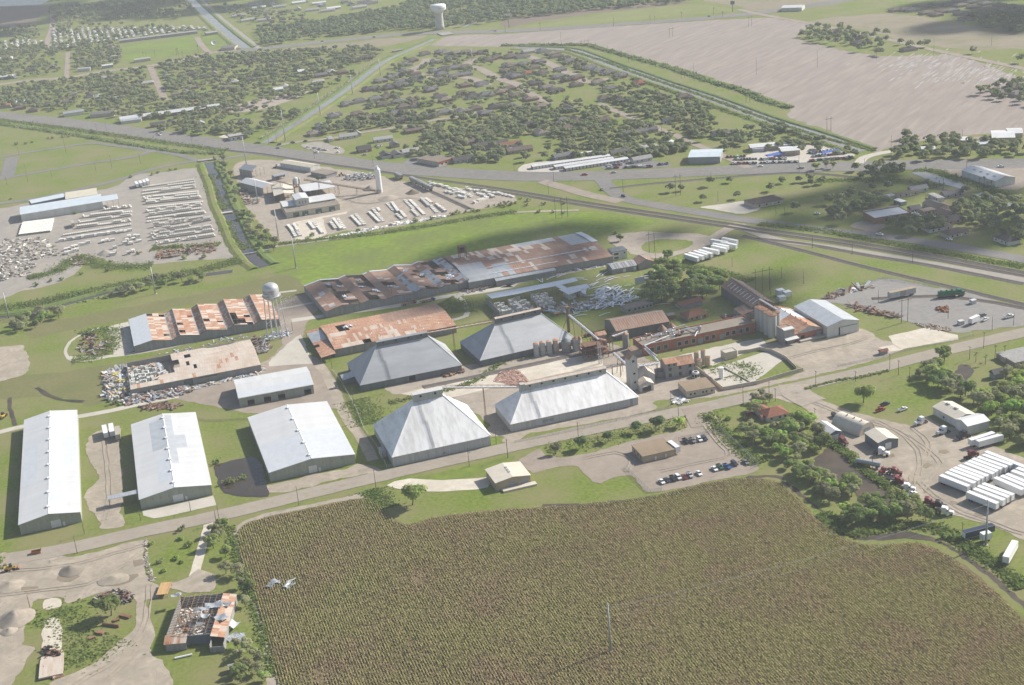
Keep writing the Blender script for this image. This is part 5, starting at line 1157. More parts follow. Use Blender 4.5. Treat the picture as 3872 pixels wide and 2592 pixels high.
# brick mill
FBk=Frame(cmk(700,432),crk(243,772),cmk(1330,158),6.0);L,W=FBk.L,FBk.W
b0x=FBk.loc(cmk(690,620),0)
sp_=[]
for px in(860,960,1065,1275,1380,1485,1690,1790,2000,2095,2195,2300):
 x=FBk.loc(cmk(px,500-(px-860)*.19),2.5)[0];sp_.append((x-1.1,x+1.1,1.6,4.0))
x1_,x2_=FBk.loc(cmk(1590,380),1.5)[0],FBk.loc(cmk(1915,320),1.5)[0];dr=[(x1_-1.8,x1_+1.8,0,3.6),(x2_-1.6,x2_+1.6,0,3.2)]
for k in(60,185):x=FBk.loc(crk(k,935),2.5)[0];sp_.append((x-1.1,x+1.1,1.6,4.0))
sp_=[q for q in sp_ if 0.5<q[0]and q[1]<L-.5 and not any(q[0]<d[1]+.2 and q[1]>d[0]-.2 for d in dr)]
mill=FBk.thing('brick_mill','long red brick mill with flat gravel roof and grey framed windows','mill')
walls4(mill,L,W,6.5,brick,{'front':sp_+dr},t=.4);MB().box(.4,L-.4,.4,W-.4,5.6,5.9).build('roof',gravel_roof,mill)
for q in sp_:
 fill(mill,'front',L,W,*q,dark_glass,'window',-.15,.04)
 f=MB()
 for b in((q[0]-.55,q[1]+.55,q[3],q[3]+.5),(q[0]-.55,q[1]+.55,q[2]-.6,q[2]),(q[0]-.55,q[0],q[2],q[3]),(q[1],q[1]+.55,q[2],q[3])):f.box(b[0],b[1],-.06,-.004,b[2],b[3])
 f.build('window_surround',conc_wall,mill)
fill(mill,'front',L,W,*dr[0],door_g,'door',-.2);fill(mill,'front',L,W,*dr[1],door_g,'door',-.2)
MB().box(-.05,L+.05,-.05,.42,6.5,6.65).build('coping',conc_wall,mill)
rg_=random.Random(3)
for k in range(26):
 x=rg_.uniform(.02,.48)*L;y=rg_.uniform(.15,.95)*W;z=rg_.uniform(6.2,8.6);v=k%3
 if v==0:MB().tube((x,y,5.9),(x,y,z+1.0),.35,.35,8).lathe([(.36,z+1.0),(.6,z+1.2),(.1,z+1.6)],8,(x,y)).build('roof_vent',galv,mill)
 elif v==1:MB().tube((x,y,z),(min(L*.55,x+rg_.uniform(5,13)),y+rg_.uniform(-2,2),z+rg_.uniform(-.4,.4)),.3,.3,8).build('duct',galv,mill)
 else:MB().box(x,x+rg_.uniform(1,3),y,y+rg_.uniform(.8,2),5.9,rg_.uniform(6.4,7.6)).build('roof_machine',rusty_iron,mill)
for pa,pb in(((730,420),(1090,275)),((730,425),(920,580)),((1475,280),(1545,140)),((1330,140),(1480,190)),((880,265),(1190,190))):
 a=FBk.loc(cmk(*pa),7.0);b=FBk.loc(cmk(*pb),7.2 if pb[1]<500 else 9);MB().tube((a[0],a[1],7.0),(b[0],b[1],7.3 if pb[1]<500 else 9),.34,.34,8).build('duct',bright_sheet,mill)
a=FBk.loc(cmk(1545,170),8);MB().lathe([(.35,5.9),(.35,6.8),(1.1,8.4),(1.1,9.6),(.4,9.9)],12,a).build('cyclone',galv,mill)
MB().box(-6.5,-.02,.5,6,0,4.2).build('side_shed',iron_wall,mill);MB().slab([(-7,0,4.3),(.1,0,5.2),(.1,6.4,5.2),(-7,6.4,4.3)],.12).build('side_shed_roof',rust_d,mill)
for pa in((1000,215),(1135,185)):
 w=P(cmk(pa[0],pa[1]+110));o=thing('hopper_bin','rusty cone topped bin behind the brick mill','bin',(w.x,w.y,0),0,'rusty bins behind the brick mill');MB().lathe([(2.9,0),(2.9,6.2)],16).build('shell',rusty_iron,o);MB().lathe([(3.05,6.2),(.3,9.2)],16).build('cone_roof',rust_d,o)
# dark rusty hall behind
FQ=Frame(cT(1010,590),cT(1475,505),cT(905,488),6.0);L,W=FQ.L,FQ.W
o=gable(FQ,'rusty_hall','dark iron hall with ribbed rusty roof and pale skylight sheets',FQ.zat(cT(1395,402),W*.6)if 7.5<FQ.zat(cT(1395,402),W*.6)<12 else 9.5,'x',grey_wall,rust_d,cat='mill',cap=galv)
zq=9.5;rk_=[c for c in o.children if c.name.startswith('roof_slope')]
for k in range(22):x=L*(k+.5)/22;MB().box(x-.07,x+.07,.2,W*.48,0,.1).build('roof_rib',rust_p,o,loc=(0,0,0));
for c in[c for c in o.children if c.name.startswith('roof_rib')]:
 v=c.data.vertices;top=max(p.co.z for p in rk_[0].data.vertices)
 for p in v:p.co.z+=6.1+(top-6.1)*(p.co.y/(W/2))
FR_=Frame(crk(190,505),crk(578,432),cT(1910,195),6.5)
o=gable(FR_,'rusty_barn','long rusty roofed iron barn beside the tall pole group',10.5,'y',grey_wall,rust_d,cat='warehouse',cap=rust_p);L,W=FR_.L,FR_.W
for k in range(9):
 y=W*(.06+.1*k)
 for s_ in(0,1):
  x0,x1=(L*.12,L*.36)if s_==0 else(L*.62,L*.86);z=lambda x:6.5+4.0*(1-abs(x-L/2)/(L/2))+.08
  MB().slab([(x0,y,z(x0)),(x1,y,z(x1)),(x1,y+.8,z(x1)),(x0,y+.8,z(x0))],.01).build('skylight',bright_sheet,o)
MB().box(-7.5,-.02,-3,9,0,4.0).build('lean_to',iron_wall,o);MB().slab([(-8,-3.3,4.0),(0,-3.3,5.6),(0,9.3,5.6),(-8,9.3,4.0)],.12).build('lean_to_roof',rust_d,o)
# grey warehouse, brick store, silos
FZ=Frame(crk(1472,830),crk(2005,720),crk(900,492),7.2);L,W=FZ.L,FZ.W
o=gable(FZ,'grey_warehouse','smooth grey gabled warehouse with a sliding door beside the brick store',FZ.zat(crk(1735,708),0)if 8.5<FZ.zat(crk(1735,708),0)<13 else 10.5,'y',white_wall,patch,{'front':[(L*.36,L*.40,0,4.8)]},cat='warehouse')
fill(o,'front',L,W,L*.40,L*.78,.1,4.9,white_wall,'sliding_door',.06,.05);MB().box(L*.36,L*.95,-.2,-.05,5.0,5.2).build('door_track',grey_wall,o)
FY=Frame(crk(918,968),crk(1432,850),crk(520,590),4.6);L,W=FY.L,FY.W
o=gable(FY,'brick_store','low brick store with half rusty half white roof beside the silos',8.2,'y',brick,rust,{'front':[(L*.2,L*.32,0,3.0),(L*.72,L*.88,0,3.4)]},cat='warehouse')
zy=lambda x:4.6+3.6*(1-abs(x-L/2)/(L/2))+.075
for x0,x1,y0 in((.02,.49,.55),(.51,.98,.45)):MB().slab([(L*x0,W*y0,zy(L*x0)),(L*x1,W*y0,zy(L*x1)),(L*x1,W*.9,zy(L*x1)),(L*x0,W*.9,zy(L*x0))],.01).build('roof_panel',bright_sheet,o)
for k in range(6):MB().tube((L/2,W*(.1+.15*k),8.1),(L/2,W*(.1+.15*k),8.9),.3,.3,8).build('roof_vent',rusty_iron,o)
MB().prismy([(0,4.62),(L,4.62),(L/2,8.1)],-.12,-.02).build('gable_sheeting',old_wall,o);MB().box(L*.1,L*1.05,-3.2,-.1,0,1.1).build('loading_dock',conc,o)
fill(o,'front',L,W,L*.2,L*.32,0,3.0,black,'doorway',-.2);fill(o,'front',L,W,L*.72,L*.88,0,3.4,door_g,'door',-.2)  # black panel stands in for the dark inside behind the open doorway
for k,(x,y)in enumerate(((318,868),(395,900),(470,955),(540,1000),(385,800),(465,850),(535,900),(600,950))):
 w=P(crk(x,y));so=thing('grain_silo','pale concrete grain silo standing in the clustered silo block','silo',(w.x,w.y,0),0,'silos beside the brick store')
 MB().lathe([(2.7,0),(2.7,13.5)],18).build('shell',old_wall,so);MB().lathe([(2.8,13.5),(2.8,13.8),(.3,14.4)],18).build('roof',rusty_iron,so)
w0,w1=P(crk(330,760)),P(crk(620,940));truss((w0.x,w0.y,14.6),(w1.x,w1.y,14.6),2.0,1.6,'rusty walkway running over the silo tops',name='walkway')
FHh=Frame(crk(745,1140),crk(915,1100),crk(640,1052),0.0);L,W=FHh.L,FHh.W;hh0=FHh.zat(crk(745,900),0)
o=FHh.thing('elevator_house','grey flat sided elevator house with a small canopy beside the silos','mill');walls4(o,L,W,hh0,iron_wall,{'front':[(L*.1,L*.3,0,3.2)]});MB().box(.3,L-.3,W*.35,W-.3,hh0-.5,hh0-.2).build('roof',rust_d,o);MB().slab([(-.2,-.2,hh0-.1),(L+.2,-.2,hh0-.1),(L,W*.35,hh0+.5),(0,W*.35,hh0+.5)],.15).build('front_roof',white_roof,o)
MB().slab([(-.4,-3.2,3.5),(L+1.5,-3.2,3.5),(L+1.5,.05,4.1),(-.4,.05,4.1)],.12).build('canopy',white_roof,o)
# tanks
for k,(x,y)in enumerate(((305,820),(360,808),(420,800),(478,786))):
 tank(P(cT(x,y-8)),1.75,8.0,['slim rusty capped tank first in the row beside the grey pyramid','slim rusty capped tank second in the row beside the grey pyramid','slim rusty capped tank third in the row beside the grey pyramid','slim rust streaked tank fourth in the row, next to the dark topped tank'][k],'tank row beside the grey pyramid',old_wall if k<3 else rust_p,rust)
tank(P(cT(570,772)),2.9,6.8,'wide grey tank with dark conical top in the tank row','tank row beside the grey pyramid',conc_wall,grey_wall,1.6);tank(P(cT(665,757)),2.9,7.2,'wide pale tank with rusty conical top at the row end','tank row beside the grey pyramid',old_wall,rust,1.4)
tank(P(cmk(458,455)),1.9,9.0,'tall grey tank with orange rusty cone beside the brick mill',None,conc_wall,rust,1.2)
for k,(x,y,r,h,m)in enumerate(((1500,700,1.35,7.6,rust_p),(1545,750,1.3,5.6,rust_p),(1600,690,1.35,8.0,rust_p),(1665,725,1.5,5.8,tan_wall))):
 tank(P(cmk(x,y)),r,h,['flaking yellow tank at the back of the tank cluster','short flaking yellow tank at the front of the tank cluster','tallest rusty yellow tank of the tank cluster','orange brown tank beside the rusty yellow tanks'][k],'small tanks beside the laboratory',m,rusty_iron,.15)
tank(P(cmk(1866,905)),1.35,6.6,'slim white vertical tank in the walled yard',None,white_paint,white_paint,.2)
w=P(cmk(1485,880));o=thing('cooling_tower','small octagonal white cooling tower with open fan ring','cooling tower',(w.x,w.y,0),.3);MB().lathe([(2.2,0),(2.2,2.6),(1.6,2.7)],8).build('casing',white_wall,o);MB().lathe([(1.6,2.7),(1.6,3.2),(1.3,3.2),(1.3,2.75)],16).build('fan_ring',white_paint,o);MB().lathe([(1.25,2.8),(.1,2.82)],12).build('fan',black,o)
for k in range(8):
 a=(k+.5)*math.pi/4;MB().box(-.65,.65,-.03,.03,.4,2.0).build('louvre',black,o,loc=(math.cos(a)*2.06,math.sin(a)*2.06,0),rz=a+math.pi/2)
def block(F,name,label,h,wm,rm,cat,wins=(),doors=(),par=.25,L=None,W=None,side='front',wm2=dark_glass,oh=0):
 L=L or F.L;W=W or F.W;o=F.thing(name,label,cat);walls4(o,L,W,h,wm,{side:list(wins)+list(doors)})
 if oh:MB().box(-oh,L+oh,-oh,W+oh,h,h+.25).build('roof',rm,o)
 else:MB().box(.22,L-.22,.22,W-.22,h-par-.15,h-par).build('roof',rm,o)
 for q in wins:fill(o,side,L,W,*q,wm2,'window',-.1,.04)
 for q in doors:fill(o,side,L,W,*q,door_w,'door',-.1,.05)
 return o
FO=Frame(cK(1635,195),cK(1882,150),cK(1590,105),3.6);L=FO.L
block(FO,'mill_office','tan flat roofed mill office with small windows by the road',3.6,stucco,tan_roof,'office',[(L*a,L*a+1.1,1.3,2.4)for a in(.1,.24,.54,.66,.85)],oh=.25)
FP=Frame(cK(1245,768),cK(1525,705),cK(1142,668),3.5);L=FP.L
o=block(FP,'office','low tan building with wide brown roof in the parking lot',3.5,tan_wall,tan_roof,'office',[],[(L*.37,L*.43,0,2.2),(L*.70,L*.75,0,2.2)],oh=.3)
for a in(.2,.5,.75):fill(o,'left',FP.L,FP.W,FP.W*a,FP.W*a+1.0,1.0,2.3,dark_glass,'window',.02,.02)
FWk=Frame(cC(2165,1000),cK(245,930),cC(2070,882),4.6);L,W=FWk.L,FWk.W
o=gable(FWk,'workshop','small tan workshop with cream roof and loading ramp on the concrete drive',5.9,'y',tan_wall,mat('cream_roof',(.62,.56,.46),(.55,.50,.41),.3,.6,coords='O'),{'front':[(L*.36,L*.58,.9,3.5),(L*.72,L*.94,.9,3.5)]},cat='workshop')
for q in((L*.36,L*.58,.9,3.5),(L*.72,L*.94,.9,3.5)):fill(o,'front',L,W,*q,door_g)
MB().box(L*.15,L*1.12,-3.4,-.15,0,.95).build('ramp',conc_w,o)
for k in range(3):MB().box(L*.5-.5,L*.5+.5,W*(.3+.16*k),W*(.3+.16*k)+1.6,5.7,6.1).build('skylight',door_g,o)
FK=Frame(cmk(1925,640),cmk(2100,600),cmk(1868,590),0);block(FK,'block_house','small plain block house with flat roof in the walled yard',4.6,stucco,conc,'shed',L=max(5,FK.L),W=max(4.5,FK.W))
FU=Frame(cT(1098,440),cT(1335,385),cT(1068,405),0);L=FU.L
block(FU,'concrete_building','low grey flat roofed concrete building beyond the rusty hall',3.4,conc_wall,gravel_roof,'building',[(L*a,L*a+1.4,1.2,2.4)for a in(.08,.3,.45,.6,.75,.88)],W=max(6,FU.W))
FV=Frame(cR2(1050,1112),cR2(1228,1073),cR2(930,1025),4.8)
blue_wall=mat('blue_grey_wall',(.14,.165,.19),(.115,.14,.165),.4,.6,coords='O',stretch=(2,2,.2));cream_r=MATS['cream_roof']
L,W=FV.L,FV.W;o=gable(FV,'metal_shed','blue grey metal shed with cream roof in the truck yard',6.2,'y',blue_wall,cream_r,{'front':[(L*.37,L*.68,0,3.6)]},cat='shed');fill(o,'front',L,W,L*.37,L*.68,0,3.6,door_w)
FV=Frame(cR2(625,1033),cR2(722,1008),cR2(517,945),4.6);L,W=FV.L,FV.W
o=gable(FV,'metal_shed','narrow blue grey shed with white door beside the arched hut',5.8,'y',blue_wall,white_roof,{'front':[(L*.2,L*.8,0,3.4)]},cat='shed');fill(o,'front',L,W,L*.2,L*.8,0,3.4,door_w)
FV=Frame(cR2(1845,965),cR2(2035,915),cR2(1745,900),5.2);L,W=FV.L,FV.W
o=gable(FV,'workshop','white metal truck workshop with tall doors joined to a longer shed',6.6,'x',white_wall,white_roof,{'left':[(W*.1,W*.45,0,4.2),(W*.55,W*.92,0,4.2)]},cat='workshop')
for q in((W*.1,W*.45,0,4.2),(W*.55,W*.92,0,4.2)):fill(o,'left',L,W,*q,door_w)
FV=Frame(cR2(1745,905),cR2(1915,858),cR2(1562,785),4.4);L,W=FV.L,FV.W
o=gable(FV,'workshop','long white shed with cream roof behind the truck workshop',6.0,'y',white_wall,cream_r,{'left':[(W*.1,W*.3,0,3.4),(W*.42,W*.5,1,2.2),(W*.6,W*.72,0,3.2),(W*.78,W*.92,0,3.2)]},cat='workshop')
for q in((W*.1,W*.3,0,3.4),(W*.6,W*.72,0,3.2),(W*.78,W*.92,0,3.2)):fill(o,'left',L,W,*q,door_w)
for y in(.35,.7):MB().box(L/2-.5,L/2+.5,W*y,W*y+2.4,5.9,6.35).build('ridge_vent',door_g,o)
FV=Frame(cR2(885,1063),cR2(1022,1000),cR2(700,935),0);L,W=FV.L,FV.W;o=FV.thing('arched_hut','cream arched metal hut between two blue grey sheds','hut')
ring=[(L/2-math.cos(math.pi*k/14)*L/2,math.sin(math.pi*k/14)*L*.52)for k in range(15)]
ms=MB();vs=[(x,0,z)for x,z in ring]+[(x,W,z)for x,z in ring];ms.add(vs,[(k,k+15,k+16,k+1)for k in range(14)]).build('shell',MATS['cream_roof'],o,smooth=True)
for y in(.05,W-.25):MB().prismy([(x*.99+L*.005,max(0.01,z*.985))for x,z in ring][::-1],y,y+.2).build('end_wall',stucco,o)
MB().box(L*.3,L*.7,-.02,.04,0,3.4).build('door',door_g,o)
for y in(.2,.45,.7):MB().tube((L/2,W*y,L*.5),(L/2,W*y,L*.52+.6),.4,.4,8).build('roof_vent',galv,o)
# walls of the tank yard
def masonry(pts,h,label,m=stucco,t=.3,name='yard_wall'):
 o=thing(name,label,'wall',(pts[0].x,pts[0].y,0));prev=None
 for a,b in zip(pts[:-1],pts[1:]):
  L=(b-a).length;n=max(1,int(L/6))
  for k in range(n):
   p,q=a.lerp(b,k/n)-pts[0],a.lerp(b,(k+1)/n)-pts[0];d=(q-p).normalized();e=Vector((-d.y,d.x))*t/2
   g_=d*.02
   MB().hexa([(p.x+g_.x-e.x,p.y+g_.y-e.y,0),(q.x-g_.x-e.x,q.y-g_.y-e.y,0),(q.x-g_.x+e.x,q.y-g_.y+e.y,0),(p.x+g_.x+e.x,p.y+g_.y+e.y,0)],[(p.x+g_.x-e.x,p.y+g_.y-e.y,h),(q.x-g_.x-e.x,q.y-g_.y-e.y,h),(q.x-g_.x+e.x,q.y-g_.y+e.y,h),(p.x+g_.x+e.x,p.y+g_.y+e.y,h)]).build('wall_panel',m,o)
 return o
masonry([P(cmk(1480,760)),P(cmk(1700,930)),P(cmk(1890,1085)),P(cR2(0,592)),P(cR2(200,530)),P(cR2(385,478))],2.2,'tan block wall along the road side of the tank yard')
masonry([P(cR2(325,462)),P(cR2(235,375)),P(cR2(110,312)),P(cR2(0,292)),P(cmk(2290,520)),P(cmk(2110,540))],2.0,'curved tan block wall behind the tank yard')
for pa,pb in(((1640,860),(1800,780)),((1920,760),(2140,880)),((2140,880),(2280,960)),((1760,930),(2050,870))):masonry([P(cmk(*pa)),P(cmk(*pb))],.7,'low broken kerb wall inside the tank yard',conc,.4,'kerb_wall')
# conveyors, mill frame, trestles
def W3(px,z):a=P(px,z);return(a.x,a.y,z)
truss(W3(cC(1680,160),e2z+.5),W3(cK(140,155),e4z+.8),1.6,1.4,'rusty conveyor bridge joining the two white pyramids',legs=(.54,))
truss(W3(cN(1550,615),e1z+.6),W3(cN(2160,508),e3z+.6),1.6,1.3,'rusty conveyor bridge joining the two grey pyramids',belt=rust_p,legs=(.38,))
truss(W3(cT(590,455),14.0),W3(cT(850,672),9.5),2.0,1.6,'sloping white topped conveyor above the grey pyramid end',legs=(.05,.5,.9))
truss(W3(cT(985,790),9.0),W3(cT(1110,905),7.5),1.8,1.4,'short conveyor from the mill frame to the tall tower',legs=(.4,))
truss(W3(cT(915,915),5.5),W3(cT(1100,890),7.0),1.2,1.0,'pipe gallery behind the long white storehouse',legs=(.3,.7))
truss(W3(cmk(645,735),7.5),W3(cmk(925,690),7.5),2.0,2.2,'lattice gallery between the tall tower and the mill house',legs=(.95,))
truss(W3(cmk(740,470),6.6),W3(cmk(930,660),7.4),2.0,1.6,'lattice gallery from the brick mill to the mill house')
truss(W3(cmk(260,290),10.5),W3(cmk(470,215),9.0),2.2,1.4,'rusty sloping gallery beside the orange capped tank',legs=(.9,))
w=P(cT(830,830));mf=thing('mill_machinery','rusty open steel mill frame with a small red roofed cabin','machinery',(w.x,w.y,0),RA)
rg_=random.Random(4)
for x in(-7,-3.5,0,3.5,7,10):
 for y in(-2,3,8):MB().box(x-.16,x+.16,y-.16,y+.16,0,rg_.uniform(6,11)).build('column',rusty_iron,mf)
for z in(3.5,6.5,9):MB().box(-7.4,7.4 if z<9 else 3,-2.4,8.4 if z<7 else 5,z,z+.2).build('deck',rusty_iron,mf)
for k in range(26):
 a=Vector((rg_.uniform(-7,10),rg_.uniform(-2,8),rg_.uniform(0,8)));b=a+Vector((rg_.uniform(-5,5),rg_.uniform(-3,3),rg_.uniform(-1,5)));b.z=max(.1,b.z);MB().tube(a,b,.14,.14,5).build('brace',rust_d if k%2 else rusty_iron,mf)
for x,y,r in((2,2,1.3),(5.5,4,1.1),(-3,5,1.0)):MB().lathe([(.3,3.8),(r,5.5),(r,8.2),(.3,8.8)],12,(x,y)).build('hopper',galv,mf)
MB().box(4,10,8,12.5,7.0,10.0).build('cabin',iron_wall,mf);MB().prismx([(7.6,10),(12.9,10),(12.9,10.15),(10.2,11.8),(7.6,10.15)],3.6,10.4).build('cabin_roof',rust,mf);MB().tube((1.5,7,9.5),(8,3,7.5),1.2,1.2,10).build('drum',rust,mf)
w=P(cT(866,880));o=thing('lattice_mast','pale lattice mast standing before the rusty mill frame','mast',(w.x,w.y,0),RA)
for x in(-.7,.7):
 for y in(-.7,.7):MB().tube((x,y,0),(x,y,12),.1,.1,5).build('leg',galv,o)
b=MB()
for k in range(10):
 z=k*1.2
 for y in(-.7,.7):b.tube((-.7,y,z),(.7,y,z+1.2),.06,.06,4)
 for x in(-.7,.7):b.tube((x,-.7,z),(x,.7,z+1.2),.06,.06,4)
b.build('lattice',galv,o)
w=P(cT(588,600));o=thing('leg_tower','dark tall elevator leg beside the grey pyramid','tower',(w.x,w.y,0),RA);MB().box(-.7,.7,-.6,.6,0,15).build('casing',rusty_iron,o);MB().box(-1.1,1.1,-.9,.9,15,16.6).build('head',rusty_iron,o);MB().tube((-5,0,.2),(-.6,0,9),.18,.18,5).build('brace',rusty_iron,o)
# water tower of the works, with its faded lettering
w=P((1050,1272));wt=thing('water_tower','silver water tower on slender legs beside the rusty bays','water tower',(w.x,w.y,0),R(-72))
HT=36.0;rT=5.2
MB().lathe([(.6,HT-11.2),(2.6,HT-10.9),(4.4,HT-10.0),(5.1,HT-8.9),(rT,HT-8),(rT,HT-3.4),(4.7,HT-1.9),(3.6,HT-.8),(2.0,HT-.15),(.2,HT)],28).build('tank',silver,wt,smooth=True)
MB().lathe([(rT+.05,HT-8.3),(rT+.9,HT-8.3),(rT+.9,HT-8.1),(rT+.05,HT-8.1)],28).build('balcony',silver,wt)
MB().tube((0,0,0),(0,0,HT-11),.55,.55,10).build('riser',silver,wt)
for k in range(6):
 a=math.pi/3*k+.35;c,s_=math.cos(a),math.sin(a);MB().tube((c*6.4,s_*6.4,0),(c*4.9,s_*4.9,HT-8.6),.34,.3,8).build('leg',silver,wt)
for z in(9.0,18.5):
 b=MB()
 for k in range(6):
  a0,a1=math.pi/3*k+.35,math.pi/3*(k+1)+.35;r_=6.4-1.5*z/(HT-8.6);b.tube((math.cos(a0)*r_,math.sin(a0)*r_,z),(math.cos(a1)*r_,math.sin(a1)*r_,z),.08,.08,4)
 b.build('strut_ring',silver,wt)
_lt={}
def lettering(text,parent,r,zc,size,a_mid,m,name='letter',step=.74):
 for k,chv in enumerate(text):
  if chv==' ':continue
  a=a_mid+(k-(len(text)-1)/2)*size*step/r
  if(chv,size)not in _lt:
   cu=bpy.data.curves.new('letter','FONT');cu.body=chv;cu.size=size;cu.extrude=.02;cu.align_x='CENTER';cu.materials.append(m)
   t_=bpy.data.objects.new('letter',cu);_lt[(chv,size)]=bpy.data.meshes.new_from_object(t_);bpy.data.objects.remove(t_)
  o=obj(name,_lt[(chv,size)],parent,(math.cos(a)*r,math.sin(a)*r,zc));o.rotation_euler=(math.pi/2,0,a+math.pi/2)
faded=mat('faded_black',(.09,.09,.095),rough=.8)
am=R(-90-8)-wt.rotation_euler[2]
for t_,zc in(('HARLINGEN',HT-4.9),('COMPRESS',HT-6.3),('CO',HT-7.7)):lettering(t_,wt,rT+.06,zc,1.35,am-.12,faded)
w=P((1665,112));ft=thing('water_tower','tall white flared water tank on a thick concrete column by the far road','water tower',(w.x,w.y,0),R(-90))
MB().lathe([(6.6,0),(6.0,6),(5.8,20),(6.2,22.5),(6.4,24)],28).build('column',mat('tower_column',(.52,.50,.47),(.47,.45,.42),.1,.85),ft,smooth=True);MB().lathe([(6.3,23.9),(8.2,26.5),(11.0,28.2),(11.4,29.5),(11.5,35.2),(10.6,36.2),(.5,37.2)],32).build('tank',white_paint,ft,smooth=True)
lettering('HARLINGEN',ft,11.55,30.8,1.9,R(-58)-ft.rotation_euler[2],MATS['car_paint_navy']if 'car_paint_navy' in MATS else paint('navy'))
# ================================================================ concrete plant
cream=mat('cream_wall',(.55,.53,.40),(.48,.46,.35),.3,.85,coords='O');green_door=mat('green_door',(.12,.17,.13),(.10,.14,.11),.5,.7)
FQm=Frame(cq(790,885),cq(1578,757),cq(720,735),4.6);L,W=FQm.L,FQm.W
ph=FQm.thing('casting_hall','cream casting hall with four green doors and a raised white roof','factory');hs=[(L*a,L*a+5.2,0,3.9)for a in(.12,.29,.54,.79)]
walls4(ph,L,W,4.6,cream,{'front':hs});MB().box(-.2,L+.2,-.3,W*.45,4.6,4.85).build('front_roof',gravel_roof,ph)
for k,q in enumerate(hs):fill(ph,'front',L,W,*q,green_door,'door',-.15);fill(ph,'front',L,W,q[0]+2.0,q[0]+4.2,.2,1.0,white_paint if k else dark_glass,'dock_leveller',.05,.08)
MB().box(.02,L*.99,W*.45,W-.02,4.605,6.2).build('upper_wall',cream,ph)
for x0,x1,m in((-.3,L*.2,white_roof),(L*.2,L*.34,patch),(L*.5,L+.3,white_roof)):
 MB().slab([(x0,W*.43,6.2),(x1,W*.43,6.2),(x1,W*.74,7.2),(x0,W*.74,7.2)],.15).build('roof_slope',m,ph);MB().slab([(x0,W*.74,7.2),(x1,W*.74,7.2),(x1,W+.4,6.0),(x0,W+.4,6.0)],.15).build('roof_slope',m,ph)
tb=MB().box(L*.24,L*.49,W*.42,W*.95,4.9,10.5).build('roof_tower',white_wall,ph);MB().prismy([(L*.235,10.5),(L*.495,10.5),(L*.495,10.65),(L*.365,11.6),(L*.235,10.65)],W*.40,W*.97).build('tower_roof',white_roof,tb)
for k in range(3):MB().box(L*(.30+.055*k),L*(.325+.055*k),W*.42-.05,W*.42-.005,6.6,9.2).build('louvre',tan_strip,tb)
def open_shed(F,label,h,rise,axis='y',rm=white_roof,posts=4,L=None,W=None,name='open_shed',wall=None):
 L=L or F.L;W=W or F.W;o=F.thing(name,label,'shed')
 if axis=='y':q=[[(-.3,-.3,h),(L/2,-.3,h+rise),(L/2,W+.3,h+rise),(-.3,W+.3,h)],[(L/2,-.3,h+rise),(L+.3,-.3,h),(L+.3,W+.3,h),(L/2,W+.3,h+rise)]]
 elif axis=='x':q=[[(-.3,-.3,h),(L+.3,-.3,h),(L+.3,W/2,h+rise),(-.3,W/2,h+rise)],[(-.3,W/2,h+rise),(L+.3,W/2,h+rise),(L+.3,W+.3,h),(-.3,W+.3,h)]]
 else:q=[[(-.3,-.3,h),(L+.3,-.3,h),(L+.3,W+.3,h+rise),(-.3,W+.3,h+rise)]]
 for s_ in q:MB().slab(s_,.15).build('roof_slope',rm,o)
 for k in range(posts):
  for y in(.2,W-.2):
   x=.2+(L-.4)*k/(posts-1);MB().box(x-.15,x+.15,y-.15,y+.15,0,h-.05).build('post',galv,o)
 if wall:MB().box(0,L,W-.2,W,0,h).build('rear_wall',wall,o);MB().box(0,.2,0,W-.21,0,h).build('side_wall',wall,o)
 return o
open_shed(Frame(cq(612,632),cq(905,592),cq(535,485),6.0),'open cream roofed shed beside the plant mixing tower',6.0,1.6,rm=MATS['cream_roof'],wall=grey_wall)
open_shed(Frame(cq(440,515),cq(637,460),cq(350,362),7.0),'tall white gabled shed along the canal side of the plant',7.0,2.6,wall=iron_wall)
open_shed(Frame(cq(275,262),cq(462,205),cq(215,195),7.0),'grey gabled shed at the far end of the plant',7.0,3.0,rm=galv,wall=iron_wall)
open_shed(Frame(cq(1055,570),cq(1505,497),cq(1030,478),5.5),'long white monopitch shelter behind the casting hall',5.5,.9,axis='m',posts=6,wall=grey_wall)
open_shed(Frame(cq(620,345),cq(815,300),cq(570,340),4.0),'low pale store shed behind the plant',4.0,.6,axis='x',rm=galv,W=7,wall=iron_wall)
FGa=Frame(cq(697,140),cq(1145,212),cq(1280,168),4.6);L,W=FGa.L,FGa.W
o=gable(FGa,'garage_row','long white garage row with seven bay doors beside the railway',6.0,'x',white_wall,mat('aged_roof',(.60,.54,.42),(.52,.47,.37),.3,.6,coords='O'),{'front':[(L*(k+.12)/7.6,L*(k+.9)/7.6,0,3.8)for k in range(7)]},cat='garage')
for k in range(7):fill(o,'front',L,W,L*(k+.12)/7.6,L*(k+.9)/7.6,0,3.8,door_w)
FGb=Frame(cq(1380,322),cq(1540,275),cq(1245,248),3.2);block(FGb,'plant_office','low brown roofed office between garage row and railway',3.2,HWALL['grey'],gravel_roof,'office',oh=.5)
w=P(cM(1140,300));o=thing('cement_silo','tall white cement silo on the plant yard','silo',(w.x,w.y,0));MB().lathe([(2.5,0),(2.5,20.3)],20).build('shell',white_paint,o,smooth=False);MB().lathe([(2.5,20.3),(1.0,22.2),(1.0,23.4),(.3,23.6)],20).build('cap',white_paint,o)
truss(W3(cq(1050,398),14.0),W3(cq(2195,578),1.0),1.8,1.2,'long sloping aggregate conveyor crossing the plant yard',m=rusty_iron,belt=gravel_roof,legs=(.19,.44,.68))
truss(W3(cq(640,410),11.0),W3(cq(880,478),10.0),1.8,1.2,'short dark conveyor over the open sheds',m=rusty_iron,belt=gravel_roof,legs=(.3,))
